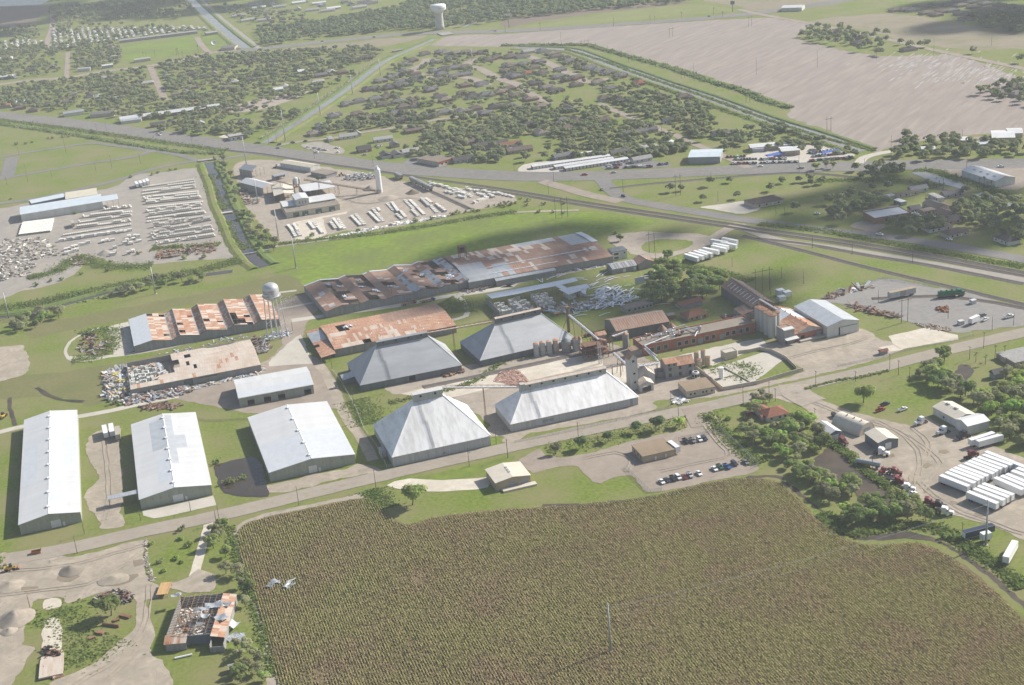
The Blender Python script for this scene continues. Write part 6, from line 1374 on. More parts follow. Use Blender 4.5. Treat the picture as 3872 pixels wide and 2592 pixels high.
w=P(cq(960,620));o=thing('mixing_tower','narrow batching tower with steel bins above the casting hall','tower',(w.x,w.y,0),RA)
for x in(-2.2,2.2):
 for y in(-2,2):MB().box(x-.2,x+.2,y-.2,y+.2,0,14).build('column',rusty_iron,o)
MB().lathe([(.5,8),(2.1,10.5),(2.1,15.5),(.5,16.5)],14).build('bin',white_wall,o);MB().lathe([(.4,9),(1.2,10.5),(1.2,14.5),(.3,15.2)],12,(3.2,1.0)).build('bin',galv,o);MB().box(-2.5,2.5,-2.3,2.3,7.4,7.6).build('deck',rusty_iron,o)
# slab stacks
SLAB=MB().box(-.5,.5,-.5,.5,0,.42).mesh('slab',conc_pipe)
stk=[((325,595),(372,650)),((350,620),(395,700)),((378,590),(415,650)),((400,640),(438,690)),((510,568),(560,630)),((553,568),(590,620)),((590,610),(632,668)),((703,570),(750,630)),((728,542),(800,635)),((768,535),(832,628)),((888,515),(972,600)),((928,503),(1008,595)),((1045,480),(1138,570)),((1075,450),(1172,562)),((1120,445),(1140,475)),((1205,402),(1270,470)),((1245,398),(1305,480)),((1290,500),(1340,545)),((1322,472),(1372,530)),((1358,372),(1440,450)),((1405,370),(1475,440)),((1425,462),(1480,515)),((1465,430),(1535,502)),((1508,362),(1580,430)),((1545,360),(1600,400)),((1590,425),(1645,485)),((1640,408),(1690,450)),((1680,440),(1725,475))]
for k,(a,b)in enumerate(stk):
 p,q=P(cM(*a)),P(cM(*b));d=q-p;ln_=d.length;n=max(2,round(ln_/2.6));lay=rnd.choice((2,3,3,4))
 o=thing('slab_stack','row of stacked white concrete slabs in the casting yard','slab stack',(p.x,p.y,0),math.atan2(d.y,d.x),'slab stacks before the casting hall')
 for i in range(n):
  for j in range(max(1,lay-(i%2)*(k%2))):obj('slab',SLAB,o,(ln_*(i+.5)/n,rnd.uniform(-.1,.1),.05+j*.45),0,scale=(ln_/n*.94,2.4+rnd.uniform(-.2,.2),1))
blk=[((1575,212),(1600,235)),((1610,225),(1640,245)),((1650,238),(1760,265)),((1715,295),(1800,320)),((1755,270),(1850,315)),((1800,270),(1890,310)),((1830,340),(1900,355)),((1850,310),(1960,345)),((1905,268),(1960,290)),((1970,280),(2020,300)),((2000,315),(2080,340)),((2050,285),(2120,315)),((2100,320),(2150,350)),((2140,305),(2330,345)),((1970,400),(2100,350))]
for a,b in blk:
 p,q=P(cM(*a)),P(cM(*b));d=q-p;ln_=d.length;n=max(2,round(ln_/2.4));o=thing('culvert_stack','row of pale concrete culvert boxes beside the railway spur','culvert',(p.x,p.y,0),math.atan2(d.y,d.x),'culvert rows beside the railway')
 for i in range(n):obj('culvert_box',SLAB,o,(ln_*(i+.5)/n,rnd.uniform(-.2,.2),.05),0,scale=(ln_/n*.85,2.8,rnd.choice((2.2,3.4,4.4))))
# pipes: countable big ones singly, the small far rows as one mass
def pipe_mesh(r,L,n=10):
 mb=MB();vs=[]
 for rr,y in((r,-L/2),(r,L/2),(r*.8,L/2),(r*.8,-L/2)):
  for k in range(n):a=2*math.pi*k/n;vs.append((rr*math.cos(a),y,r+rr*math.sin(a)))
 fs=[]
 for i in range(4):
  for k in range(n):fs.append((i*n+k,i*n+(k+1)%n,((i+1)%4)*n+(k+1)%n,((i+1)%4)*n+k))
 return mb.add(vs,fs)
PIPE=pipe_mesh(.78,2.5).mesh('pipe',conc_pipe)
def prow(a,b,lv=1):return(P(cL(*a)),P(cL(*b)),lv)
rows=[prow((1370,765),(1910,690),2),prow((1335,725),(1900,645),2),prow((1325,695),(1885,612),2),prow((1345,660),(1690,605),3),prow((1700,585),(1872,548),2),prow((1340,612),(1645,565),3),prow((1660,560),(1868,525),2),prow((1300,570),(1500,540),1),prow((1540,520),(1825,488),2),
  prow((1305,540),(1812,475),1),prow((1315,510),(1785,448),2),prow((1285,480),(1792,418),2),prow((1305,445),(1800,390),1),prow((1285,405),(1785,352),2),prow((1272,378),(1772,330),2),prow((1265,352),(1760,300),1),prow((1258,325),(1738,262),2),prow((1262,298),(1735,238),1),prow((1480,245),(1732,215),1),prow((1258,262),(1722,195),1),
  prow((905,462),(1168,435),2),prow((722,528),(1172,478),2),prow((682,578),(1172,508),2),prow((672,622),(1165,558),2),prow((555,688),(1165,592),1)]
cnt=0;rest=MB()
for ri_,(a,b,lv)in enumerate(rows):
 d=b-a;n=int(d.length/1.75);ang=math.atan2(d.y,d.x)
 for i in range(n):
  for j in range(lv):
   if j and(i==n-1 or noise.noise((i*.21,ri_*3.1,j))<-.12):continue
   if rnd.random()<.03:continue
   p=a.lerp(b,(i+.5+.5*j)/n);z=j*1.36
   if cnt<300:obj('concrete_pipe',PIPE,None,(p.x,p.y,z),ang+rnd.uniform(-.05,.05),'pale concrete pipe laid in the long rows of the pipe yard','pipe','concrete pipes laid in rows');cnt+=1
   else:
    m_=Matrix.Translation((p.x,p.y,z))@Matrix.Rotation(ang+rnd.uniform(-.05,.05),4,'Z');pm=pipe_mesh(.78,2.5,8);rest.add([m_@Vector(v)for v in pm.v],pm.f)
q0,q1,q3=P(cL(165,690)),P(cL(450,655)),P(cL(200,578))
for i in range(22):
 for j in range(5):
  p=q0+(q1-q0)*((i+.5)/22)+(q3-q0)*((j+.5)/5);m_=Matrix.Translation((p.x,p.y,0))@Matrix.Rotation(math.atan2((q1-q0).y,(q1-q0).x),4,'Z');pm=pipe_mesh(.95,(q3-q0).length/5*.95,10);rest.add([m_@Vector(v)for v in pm.v],pm.f)
rest.build('concrete_pipes',conc_pipe,kind='stuff',label='remaining mass of pale concrete pipes stacked across the yard',cat='pipes')
BOX=MB().box(-1.2,1.2,-1.1,-.9,0,2.0).box(-1.2,1.2,.9,1.1,0,2.0).box(-1.2,1.2,-.9,.9,1.8,2.0).box(-1.2,1.2,-.9,.9,0,.2).mesh('box_culvert',conc_pipe)
bx_=[(545+38*k,735-5.6*k)for k in range(17)]+[(585+32*k,815-10*k)for k in range(7)]+[(590+32*k,850-10*k)for k in range(4)]+[(1110,760),(1125,730),(1145,700),(1165,760),(1185,720),(1195,690),(1225,700),(1235,740),(1140,850),(1180,830),(1018,800),(1020,840),(1000,860),(915,745),(950,735),(1000,730)]
for x,y in bx_:
 w=P(cL(x,y));obj('box_culvert',BOX,None,(w.x,w.y,0),RA+rnd.choice((0,math.pi/2))+rnd.uniform(-.1,.1),'grey box culvert standing about the pipe yard','culvert','box culverts of the pipe yard',scale=(rnd.uniform(1.1,1.8),1.25,rnd.uniform(.9,1.4)))
# pipe works halls
FPa=Frame(cL(182,497),cL(905,380),cL(170,432),6.8);L,W=FPa.L,FPa.W
o=gable(FPa,'pipe_hall','long pale blue roofed hall of the pipe works',8.0,'x',white_wall,mat('pale_blue_roof',(.58,.64,.68),(.52,.58,.62),.2,.45,.1,coords='O'),cat='factory',W=max(14,W));MB().slab([(L,-.3,6.7),(L+14,-.3,6.7),(L+14,max(14,W)/2,8.0),(L,max(14,W)/2,8.0)],.15).build('canopy',MATS['pale_blue_roof'],o)
for x in(4,9,13.6):MB().box(L+x-.15,L+x+.15,.1,.4,0,6.7).build('canopy_post',galv,o)
FPb=Frame(cL(280,398),cL(580,338),cL(275,366),5.5);gable(FPb,'pipe_hall','smaller blue roofed hall behind the pipe works hall',6.6,'x',blue_wall,MATS['pale_blue_roof'],cat='factory',W=max(10,FPb.W))
FPc=Frame(cL(582,360),cL(858,318),cL(580,302),5.5);gable(FPc,'pipe_hall','cream roofed store joined to the blue roofed hall',6.6,'x',white_wall,MATS['aged_roof'],cat='factory',W=max(12,FPc.W))
for k,(x,y)in enumerate(((1195,190),(1230,182),(1262,174),(1290,165))):trailer_px(cL(x,y),cL(x+28,y+48),'white box trailer parked side by side in the pipe yard corner','box trailers in the pipe yard',12.0)
trailer_px(cL(630,530),cL(650,590),'lone cream trailer among the pipe rows',None,12.0,'beige')
def rubble(name,label,fn,pts,n,sz,h,mats,seed=0,long=1.0,cat='rubble',heap=None):
 """Uncountable broken pieces lying in a patch."""
 rg=random.Random(seed);q=PL(fn,pts)if fn else pts;x0=min(p.x for p in q);x1=max(p.x for p in q);y0=min(p.y for p in q);y1=max(p.y for p in q);mb=MB();c=0;t_=0
 while c<n and t_<n*40:
  t_+=1;p=Vector((rg.uniform(x0,x1),rg.uniform(y0,y1)))
  if not pip(p,q):continue
  c+=1;s_=rg.uniform(sz[0],sz[1]);lx_=s_*rg.uniform(1,1+2*long);hz_=rg.uniform(.06,.5)*s_;z=abs(rg.gauss(0,.5))*h*(.4+.6*abs(noise.noise((p.x*.2,p.y*.2,seed))*2))
  M=Matrix.Translation((p.x,p.y,z+hz_*.4))@Matrix.Rotation(rg.uniform(0,6.28),4,'Z')@Matrix.Rotation(rg.gauss(0,.28),4,'X')@Matrix.Rotation(rg.gauss(0,.22),4,'Y')
  v=[M@Vector((a*lx_/2,b*s_/2*.7,e*hz_/2))for e in(-1,1)for a,b in((-1,-1),(1,-1),(1,1),(-1,1))]
  mb.add(v,[(0,3,2,1),(4,5,6,7),(0,1,5,4),(1,2,6,5),(2,3,7,6),(3,0,4,7)],rg.randrange(len(mats)))
 return mb.build(name,mats,label=label,kind='stuff',cat=cat)
rubble('concrete_rubble','broken white concrete pieces dumped beside the pipe yard',cL,[(0,720),(380,700),(500,780),(560,860),(300,900),(320,960),(260,1040),(0,1090)],520,(.7,2.2),1.0,[conc_pipe,conc,gravel,gravel_roof],1)
rubble('concrete_rubble','dark rubble heap on the pipe yard edge',cL,[(590,900),(700,850),(850,870),(820,940),(640,950)],260,(.5,1.5),1.4,[gravel_roof,conc,rusty_iron],2)
rubble('scrap_row','row of rusty pipe moulds and scrap at the yard end',cL,[(1410,830),(1900,750),(1920,790),(1900,830),(1500,880),(1380,900)],240,(.8,2.4),1.5,[rusty_iron,gravel_roof,rust_d],3)
rubble('scrap_row','scrap and steel frames beside the canal in the plant yard',cq,[(120,420),(240,440),(260,700),(400,680),(410,740),(200,760),(130,640)],260,(.7,2.0),1.2,[rusty_iron,conc,wood_g],4)
rubble('culvert_row','line of small pale culvert pieces along the plant fence',cM,[(820,672),(940,640),(1180,602),(1215,580),(1500,540),(1700,500),(1740,515),(1500,560),(1220,605),(950,668),(660,712),(650,700)],300,(.8,1.8),.4,[conc_pipe,white_paint],5)
# heaps
def heap(fn,p,r,h,m,label,group=None,s=(1,1)):
 w=P(fn(*p));vs=[(0,0,h)];fs=[];n=18;k_=5
 for i in range(1,k_+1):
  t=i/k_
  for j in range(n):
   a=2*math.pi*j/n;rr=r*t*(1+.16*noise.noise((math.cos(a)*1.5,math.sin(a)*1.5,r+p[0])))
   z=h*(1-t)**1.15*(1+.2*noise.noise((rr*math.cos(a)*.7,rr*math.sin(a)*.7,p[1])))-(.04 if i==k_ else 0)
   vs.append((rr*math.cos(a)*s[0],rr*math.sin(a)*s[1],z))
 fs+=[(0,1+j,1+(j+1)%n)for j in range(n)]
 for i in range(k_-1):
  for j in range(n):b=1+i*n;fs.append((b+j,b+n+j,b+n+(j+1)%n,b+(j+1)%n))
 MB().add(vs,fs).build('dirt_heap',m,None,True,loc=(w.x,w.y,.28),label=label,cat='heap',group=group)
heap(cM,(1050,275),6,3.6,gravel_roof,'pointed grey gravel heap beside the cement silo');heap(cM,(1430,305),6,3.2,brown_f,'brown gravel heap below the rail hopper cars');heap(cM,(1215,355),9,2.4,dirt2,'wide low dirt heap in the plant yard')
heap(cL,(930,840),6,2.8,gravel,'grey gravel heap in the pipe yard')
heap(cB,(570,655),5.6,2.6,gravel_roof,'grey gravel heap on the churned sandy lot');heap(cB,(910,725),5.4,1.7,dirt,'pale sand heap beside a puddle on the churned lot',s=(1.3,1));heap(cB,(90,775),6.0,1.8,dirt,'pale sand heap with dark crown beside the yellow loader');heap(cB,(130,1035),8.4,4.0,dirt2,'large brown dirt heap beside weeds');heap(cB,(75,1140),3.6,1.6,dirt2,'small brown dirt heap below the large one')
# ================================================================ roofless building in the foreground
FRf=Frame(chh(345,1100),chh(1238,1020),chh(240,335),4.6);L,W=FRf.L,FRf.W
rf=FRf.thing('roofless_building','storm stripped building with bare rafters beside the sandy lot','building')
walls4(rf,L,W,4.4,iron_wall);MB().box(.4,L-.4,.4,W-.4,.32,.4).build('floor',gravel_roof,rf)
me_r=MB().box(-.12,.12,-.09,.09,0,1).mesh('rafter',wood)
n=15
for k in range(n+1):
 y=W*k/n;o=obj('rafter',MB().tube((0,y,4.5),(L*.5,y,5.9),.09,.09,4).mesh('rafter',wood),rf);obj('rafter',MB().tube((L*.5,y,5.9),(L,y,4.5),.09,.09,4).mesh('rafter',wood_g),rf)
for k in range(9):x=L*k/8;z=4.6+1.4*(1-abs(x-L/2)/(L/2));MB().tube((x,0,z),(x,W,z),.08,.08,4).build('purlin',wood if k%2 else wood_g,rf)
for k in range(5):MB().box(L*(k+.5)/5-.12,L*(k+.5)/5+.12,W*.5-.12,W*.5+.12,0,5.2).build('post',wood,rf)
rubble('interior_debris','white and brown debris on the floor of the roofless building',None,[FRf.world(*p)for p in((1,1.5),(L-2,1.5),(L-2,W*.6),(L*.5,W-2),(1,W-2))],420,(.4,1.3),.9,[white_paint,wood,conc_w,rust],6)
sheets(rf,[(-.3,-3.6,3.4),(L*.48,-3.6,3.4),(L*.48,.6,4.9),(-.3,.6,4.9)],7,1,lambda g,u,v:rust_p if g.random()<.4 else rust,seed=11);MB().box(.2,L*.47,-3.4,-3.2,0,3.3).build('porch_wall',iron_wall,rf)
MB().box(L*.5,L*.97,-.28,-.06,.1,3.9).build('sliding_door',blue_wall,rf)
xr_=L+.2;lw=FRf.loc(chh(1505,1045),4.0)[0]-L
sheets(rf,[(xr_+lw,-2.5,3.6),(xr_+lw,W*.98,3.6),(xr_,W*.98,4.8),(xr_,-2.5,4.8)],16,2,lambda g,u,v:rust_p if g.random()<.35 else rust,None,seed=12);MB().box(xr_+lw-.3,xr_+lw,-2.3,W*.95,0,3.5).build('lean_to_wall',iron_wall,rf)
ann=MB();wall_run(ann,(L+.4,-7.2),(L+lw+.6,-7.2),0,2.6);wall_run(ann,(L+lw+.6,-6.9),(L+lw+.6,-2.7),0,3.4);wall_run(ann,(L+.4,-2.7),(L+.4,-6.9),0,3.4);ann.build('annex_wall',iron_wall,rf)
def bent_sheet(seed,Lx,Wy,m,amp=.9):
 rg=random.Random(seed);nx,ny=12,6;vs=[];fs=[]
 for i in range(nx+1):
  for j in range(ny+1):vs.append(((i/nx-.5)*Lx,(j/ny-.5)*Wy*(1+.15*math.sin(i*.7+seed)),.25+amp*(.5+.5*math.sin(i*.55+seed*2+j*.4))*(.4+.6*rg.random()*.5)))
 for i in range(nx):
  for j in range(ny):b=i*(ny+1)+j;fs.append((b,b+ny+1,b+ny+2,b+1))
 return MB().add(vs,fs).mesh('torn_sheet',m)
for k,(x,y,z,Lx,Wy,a)in enumerate(((1300,480,5.0,8,5,.2),(1530,460,4.2,4,5,1.2),(1060,560,5.4,7,3,.1),(1110,690,5.4,5,3.2,-.4),(1450,720,4.6,6,5,-.6),(1640,850,1.5,7,5,-.5),(1010,860,5.2,2.4,3.2,1.4),(560,280,4.9,5,2.6,.3))):
 w=FRf.loc(chh(x,y),z);obj('torn_sheet',bent_sheet(k,Lx*.9,Wy*.9,galv if k!=5 else bright_sheet),rf,(w[0],w[1],z),a)
w=P(chh(330,200));o=thing('plank_deck','orange plywood deck leaning beside the roofless building','deck',(w.x,w.y,0),FRf.ang)
for k in range(5):MB().box(-2.4+k*.98,-2.4+k*.98+.92,-5.0,5.0,1.6+.02*(k%2),1.75+.02*(k%2)).build('plank',mat('plywood',(.50,.32,.15),(.42,.26,.12),.8,.85,rand=.1),o)
for x in(-2.2,2.2):
 for y in(-4.6,4.6):MB().box(x-.1,x+.1,y-.1,y+.1,0,1.6).build('post',wood,o)
for k,(x,y,Lx,Wy)in enumerate(((2200,750,5,3.4),(2160,780,3,3),(2310,780,4,4.4),(2330,740,5,1.5))):w=P(cB(x,y));obj('torn_roof_sheet',bent_sheet(30+k,Lx,Wy,galv,.8),None,(w.x,w.y,.3),k*1.3,['curled grey roof sheet lying in the grain field','small folded roof sheet lying in the grain field','wide torn roof sheet lying in the grain field','narrow bent roof sheet standing in the grain field'][k],'roof sheet')
for k,(x,y)in enumerate(((1860,1190),(1920,1195))):w=P(cB(x,y));obj('torn_roof_sheet',bent_sheet(40+k,5.5,4,galv,.8),None,(w.x,w.y,.2),.7+k,['crumpled roof sheet on the grass beside the roofless annex','split pale roof sheet on the grass beyond the roofless annex'][k],'roof sheet')
w=P(cB(1468,1345));o=thing('white_tank','long white cylinder lying on the grass below the roofless building','tank',(w.x,w.y,0),.25);MB().tube((-3.4,0,.5),(3.4,0,.5),.42,.42,12).build('shell',white_paint,o)
w=P(cB(1870,1450));house(w,RA,3.2,2.6,'gable','pale','tan','tiny tan shed in the scrub below the roofless building',name='garden_shed',cat='shed',wing=False,detail=False,h=2.2,hip=.9)
w=P(cB(415,1440));o=thing('scrap_platform','rusted slab platform covered with scrap in the weeds','platform',(w.x,w.y,0),RA-.05);MB().box(-4.6,4.6,-6.6,6.6,.6,1.2).build('deck',rust_p,o);MB().box(-4.4,4.4,6.0,9.5,.1,.8).build('pit_edge',conc,o)
rubble('scrap','rusty scrap pieces lying on the slab platform',cB,[(345,1360),(475,1350),(478,1510),(340,1520)],120,(.4,1.5),.6,[rusty_iron,rust_p,conc_w],9)
rubble('scrap','dark rusty scrap heap above the slab platform',cB,[(360,1280),(470,1300),(470,1345),(355,1345)],90,(.4,1.6),1.6,[rusty_iron,tyre],10)
rubble('scrap','dark scrap iron heap beside the sandy lot',cB,[(745,880),(870,830),(940,812),(1075,850),(1060,890),(990,920),(900,880),(780,920)],520,(.4,1.3),1.8,[tyre,rusty_iron,conc_wall],11)
rubble('rock_row','line of broken rocks between the sandy lot and the lawn',cB,[(1150,400),(1170,395),(1180,560),(1240,730),(1200,740),(1165,600)],150,(.3,.9),.3,[conc,gravel_roof],12)
for k,(x,y,a,Lx)in enumerate(((1005,1020,-.5,5.5),(930,1052,.5,2.4),(735,1195,.5,2.6),(800,1152,-.4,4.2))):w=P(cB(x,y));MB().box(-Lx/2,Lx/2,-1.1,1.1,0,.5).box(-Lx/2,Lx/2,-1.1,-1.0,.5,.8).build('steel_skip',rusty_iron,loc=(w.x,w.y,.1),rz=a,label=['long rusty steel plate box in the weeds','small rusty steel box beside the scrub tree','square rusty steel plate near the wheel track','pale rusty steel trough among the weeds'][k],cat='scrap')
w=P(cB(890,1095));MB().tube((-4,0,.6),(4,0,.6),.7,.7,10).build('rusty_boiler',rusty_iron,loc=(w.x,w.y,0),rz=-.35,label='long rusty boiler tube lying in the weeds',cat='scrap')
w=P(cB(290,515));o=thing('dump_bed','orange dump truck bed standing alone beside the road','dump bed',(w.x,w.y,0),.2);MB().box(-2.2,2.2,-1.1,1.1,.4,.6).box(-2.2,2.2,-1.1,-1.0,.6,1.5).box(-2.2,2.2,1.0,1.1,.6,1.5).box(-2.2,-2.1,-1.0,1.0,.6,1.5).build('bed',mat('orange_paint',(.36,.16,.06),(.28,.12,.05),.8,.7),o);MB().hexa([(1.9,-1.1,1.5),(2.2,-1.1,1.5),(2.2,1.1,1.5),(1.9,1.1,1.5)],[(2.6,-1.1,2.4),(2.7,-1.1,2.4),(2.7,1.1,2.4),(2.6,1.1,2.4)]).build('tailboard',MATS['orange_paint'],o)
def loader(p,rz,label,col='yellow'):
 o=thing('wheel_loader',label,'loader',(p[0],p[1],.2),rz);MB().prismy([(-2.8,.9),(1.0,.9),(1.0,1.7),(-2.8,2.0)],-.95,.95).build('body',paint(col),o);MB().hexa([(-.7,-.8,1.9),(.9,-.8,1.75),(.9,.8,1.75),(-.7,.8,1.9)],[(-.5,-.7,3.1),(.6,-.7,3.1),(.6,.7,3.1),(-.5,.7,3.1)]).build('cab',dark_glass,o)
 MB().tube((.9,-.6,1.5),(3.0,-.6,.8),.16,.16,6).tube((.9,.6,1.5),(3.0,.6,.8),.16,.16,6).build('lift_arm',paint(col),o);MB().prismy([(2.9,.2),(4.0,.1),(3.1,1.2),(2.9,1.2)],-1.3,1.3).build('bucket',rusty_iron,o)
 for x in(-1.9,1.2):
  for y in(-1.0,1.0):obj('wheel',BWHEEL,o,(x,y,.7),scale=1.4)
 return o
loader(P(cB(90,650)),.3,'yellow wheel loader half hidden behind a bush');loader(P(cM(800,155)),.2,'yellow wheel loader parked beside the plant office');loader(P(cA(30,890)),1.4,'small yellow loader on the grass by the dark ditch')
# debris around the ruined warehouses
rubble('debris','broken timber and sheet debris at the collapsed warehouse end',cgg,[(60,560),(160,490),(400,430),(700,400),(900,470),(1000,560),(600,640),(430,680),(440,800),(300,900),(110,930),(80,700)],900,(.5,2.4),1.8,[wood,galv,conc_wall,wood_g,bright_sheet,rust_p],21,2.0)
rubble('debris','band of fallen sheets along the front of the collapsed warehouse',cgg,[(300,960),(450,860),(700,820),(1200,720),(1290,760),(1230,830),(800,910),(420,985)],520,(.5,2.0),1.0,[galv,wood_g,conc_wall,bright_sheet,rust_d],22,2.0)
rubble('debris','thin litter of sheets along the wall beside the loading shed',cgg,[(1300,740),(1800,620),(2290,520),(2330,420),(2343,500),(2200,590),(1800,650),(1400,760)],170,(.4,1.6),.2,[galv,conc_wall,bright_sheet,rust_p],23,2.0)
rubble('debris','long low heap of scrap timber on the grass beside the lane',cgg,[(560,1020),(700,985),(960,965),(1110,1000),(1080,1050),(800,1050),(600,1050)],260,(.4,1.5),1.0,[wood_g,rusty_iron,rust_d],24,2.0)
rubble('debris','tangled scrap beside the water tower lane',cf,[(1830,720),(1920,740),(2060,880),(1990,930),(1900,950),(1840,820)],240,(.4,1.6),1.4,[rusty_iron,galv,wood_g],25,2.0)
rubble('debris','scattered sheets under the water tower legs',cf,[(1990,690),(2160,650),(2343,620),(2343,690),(2150,740),(2000,750)],90,(.5,1.6),.3,[galv,bright_sheet],26,2.0)
rubble('debris','white flecks of litter on the asphalt beside the water tower',cM,[(250,1220),(330,1200),(400,1270),(380,1310),(270,1320)],90,(.15,.5),.1,[white_paint],27)
rubble('debris','loose sheets in the grass above the collapsed warehouse',cf,[(480,950),(900,880),(1200,820),(1300,740),(1700,690),(1750,720),(1300,810),(800,930),(560,970)],60,(.4,1.2),.2,[bright_sheet,galv],28,2.5)
rubble('debris','wreckage strewn below the long warehouse wall',ch,[(0,720),(300,690),(400,660),(420,690),(230,770),(0,790)],240,(.4,1.4),.5,[rust_d,wood_g,galv],29,2.0)
rubble('debris','wreckage along the foot of the long warehouse',ch,[(1040,540),(1400,470),(1650,430),(1700,450),(1600,490),(1300,540),(1080,570)],220,(.4,1.5),.6,[rust_d,wood_g,galv,bright_sheet],30,2.0)
rubble('debris','splintered timber around the wrecked bale shed',ch,[(380,1000),(800,960),(1140,930),(1440,880),(1500,900),(1580,880),(1560,950),(1100,1020),(950,1000),(400,1050)],420,(.4,2.2),.8,[wood_g,wood,bright_sheet,galv],31,2.5)
rubble('debris','machine scrap in the weedy oval beside the rusty bays',cA,[(680,260),(760,140),(800,140),(900,200),(960,170),(980,300),(820,340),(700,300)],140,(.6,2.0),.8,[rusty_iron,tyre,conc_wall],32)
rubble('debris','rusty machinery pieces beside the grey pyramid siding',cN,[(1660,980),(1880,930),(1890,960),(1720,1000)],110,(.5,1.6),.9,[rusty_iron,rust,tyre],33)
rubble('debris','scrap and sheets beside the barrel store and sheds behind the mill',cT,[(1930,440),(2100,460),(2080,500),(1960,500)],70,(.5,1.8),.5,[bright_sheet,rusty_iron,wood_g],34)
rubble('debris','broken white roofing before the tan mill office',cmk,[(1130,1210),(1240,1190),(1300,1230),(1380,1220),(1250,1280),(1150,1260)],60,(.5,1.8),.3,[white_paint,bright_sheet,conc_w],35,2.0)
rubble('brick_heap','spread heap of red bricks on the white mill slab',cN,[(2140,1040),(2200,960),(2343,930),(2390,960),(2460,1030),(2440,1080),(2300,1070)],1500,(.3,.7),.5,[mat('red_brick_piece',(.46,.27,.21),(.40,.22,.17),.8,.9),mat('pale_brick_piece',(.52,.36,.29),(.46,.31,.25),.8,.9)],36,.6)
rubble('debris','timber and ties along the rail yard fence',cR,[(580,1230),(720,1170),(980,1120),(1000,1140),(760,1200),(620,1250)],90,(.5,2.4),.3,[wood_g,rusty_iron,bright_sheet],37,2.5)
rubble('scrap_row','stacked rail ties and spare parts below the rail yard',cR,[(810,1300),(1000,1340),(1250,1400),(1240,1420),(980,1370),(800,1320)],160,(.6,2.2),.9,[wood_g,rusty_iron],38,2.0)
rubble('scrap_row','tumbled stones along the lower rail yard edge',cR,[(1350,1460),(1520,1470),(1700,1510),(1680,1540),(1450,1500)],160,(.4,1.2),.4,[conc_w,gravel,rusty_iron],39)
# strewn white roof panels
def strewn(Lx,bend,w_=.85):
 vs=[];fs=[];n=6
 for i in range(n+1):
  x=(i/n-.5)*Lx;z=.12+bend*math.sin(i/n*math.pi);vs+=[(x,-w_/2,z),(x,0,z+.1),(x,w_/2,z)]
 for i in range(n):
  for j in range(2):b=i*3+j;fs.append((b,b+3,b+4,b+1))
 return MB().add(vs,fs).mesh('roof_panel',bright_sheet)
ST=[strewn(9,.3),strewn(7,.7),strewn(11,.15),strewn(5,.2),strewn(8,1.1,1.3)]
zone=PL(ch,[(1450,790),(1560,740),(1640,730),(1760,750),(1830,770),(1800,830),(1950,840),(2000,860),(1860,890),(1800,930),(1620,960),(1480,980),(1440,930),(1560,880),(1460,830)]);rg_=random.Random(44)
x0=min(p.x for p in zone);x1=max(p.x for p in zone);y0=min(p.y for p in zone);y1=max(p.y for p in zone);c_=0
while c_<125:
 p=Vector((rg_.uniform(x0,x1),rg_.uniform(y0,y1)))
 if not pip(p,zone):continue
 c_+=1;o=obj('roof_panel',rg_.choice(ST),None,(p.x,p.y,rg_.uniform(.1,1.3)),RA+.25+rg_.gauss(0,.5)+(1.2 if rg_.random()<.2 else 0),'long bent white roof panel in the great heap beside the wrecked bale shed','roof panel','white roof panels heaped on the grass');o.rotation_euler[0]=rg_.gauss(0,.25);o.rotation_euler[1]=rg_.gauss(0,.06)
for(x,y,a)in((1540,590,.5),(1600,575,.5),(1560,635,.25),(1650,625,.2),(1700,630,.1),(1840,608,.05),(2140,565,.75),(2100,595,-.1),(2010,625,-.5),(2040,640,-.4),(2070,605,-.3),(1480,690,.4),(1500,690,.5),(1700,720,.3),(1850,708,-.1),(1900,750,.6),(1950,750,-.5),(1600,700,.2),(1300,625,-.4),(1340,640,-.5),(2240,915,-.2),(1160,980,-.1),(1250,990,1.0),(1290,970,.7),(1330,1000,-.1),(1260,1030,.2),(1330,1040,0),(1600,1025,.2),(1440,700,.3),(1330,945,.2),(1380,940,.15),(1050,610,.2),(1120,600,.3),(870,650,1.2),(910,650,.9),(1000,625,.4),(1650,650,.3),(1480,735,.1),(1870,800,.5),(1900,790,.6)):
 w=P(ch(x,y));o=obj('roof_panel',ST[(x+y)%5],None,(w.x,w.y,.12),RA+a*1.4,'single white roof panel lying apart on the dark grass','roof panel','white roof panels strewn singly')
w=P(ch(1990,690));MB().box(-3.4,3.4,-.1,.1,.2,5.0).build('panel_board',patch2,loc=(w.x,w.y,0),rz=RA,label='square pale sheet panel standing at the dark thicket edge',cat='panel')
# ================================================================ vehicles
FWD=RA-math.pi/2
G_lot='cars in the tan parking lot'
for x,y,k,c,lb in((1412,1000,'sedan','white','white sedan first in the long row of the parking lot'),(1457,987,'sedan','navy','dark blue sedan beside the first white sedan'),(1512,972,'pickup','black','black pickup truck next to a white utility car'),(1557,962,'suv','white','white utility car between black pickup and maroon sedan'),(1612,958,'sedan','maroon','maroon sedan beside the silver pickup'),(1660,942,'pickup','silver','silver pickup truck beside the maroon sedan'),(1742,926,'sedan','white','white sedan alone right of the silver pickup'),(1880,886,'sedan','white','white sedan beside the dark green pickup'),(1928,870,'pickup','green','dark green pickup beside the bright blue pickup'),(1990,866,'pickup','blue','bright blue pickup in the parking lot row'),(2055,840,'suv','navy','dark blue utility car near the lot fence corner'),(2157,828,'sedan','grey','grey sedan parked last by the fence corner')):
 car(k,c,P(cK(x,y)),FWD+rnd.uniform(-.06,.06),lb,G_lot)
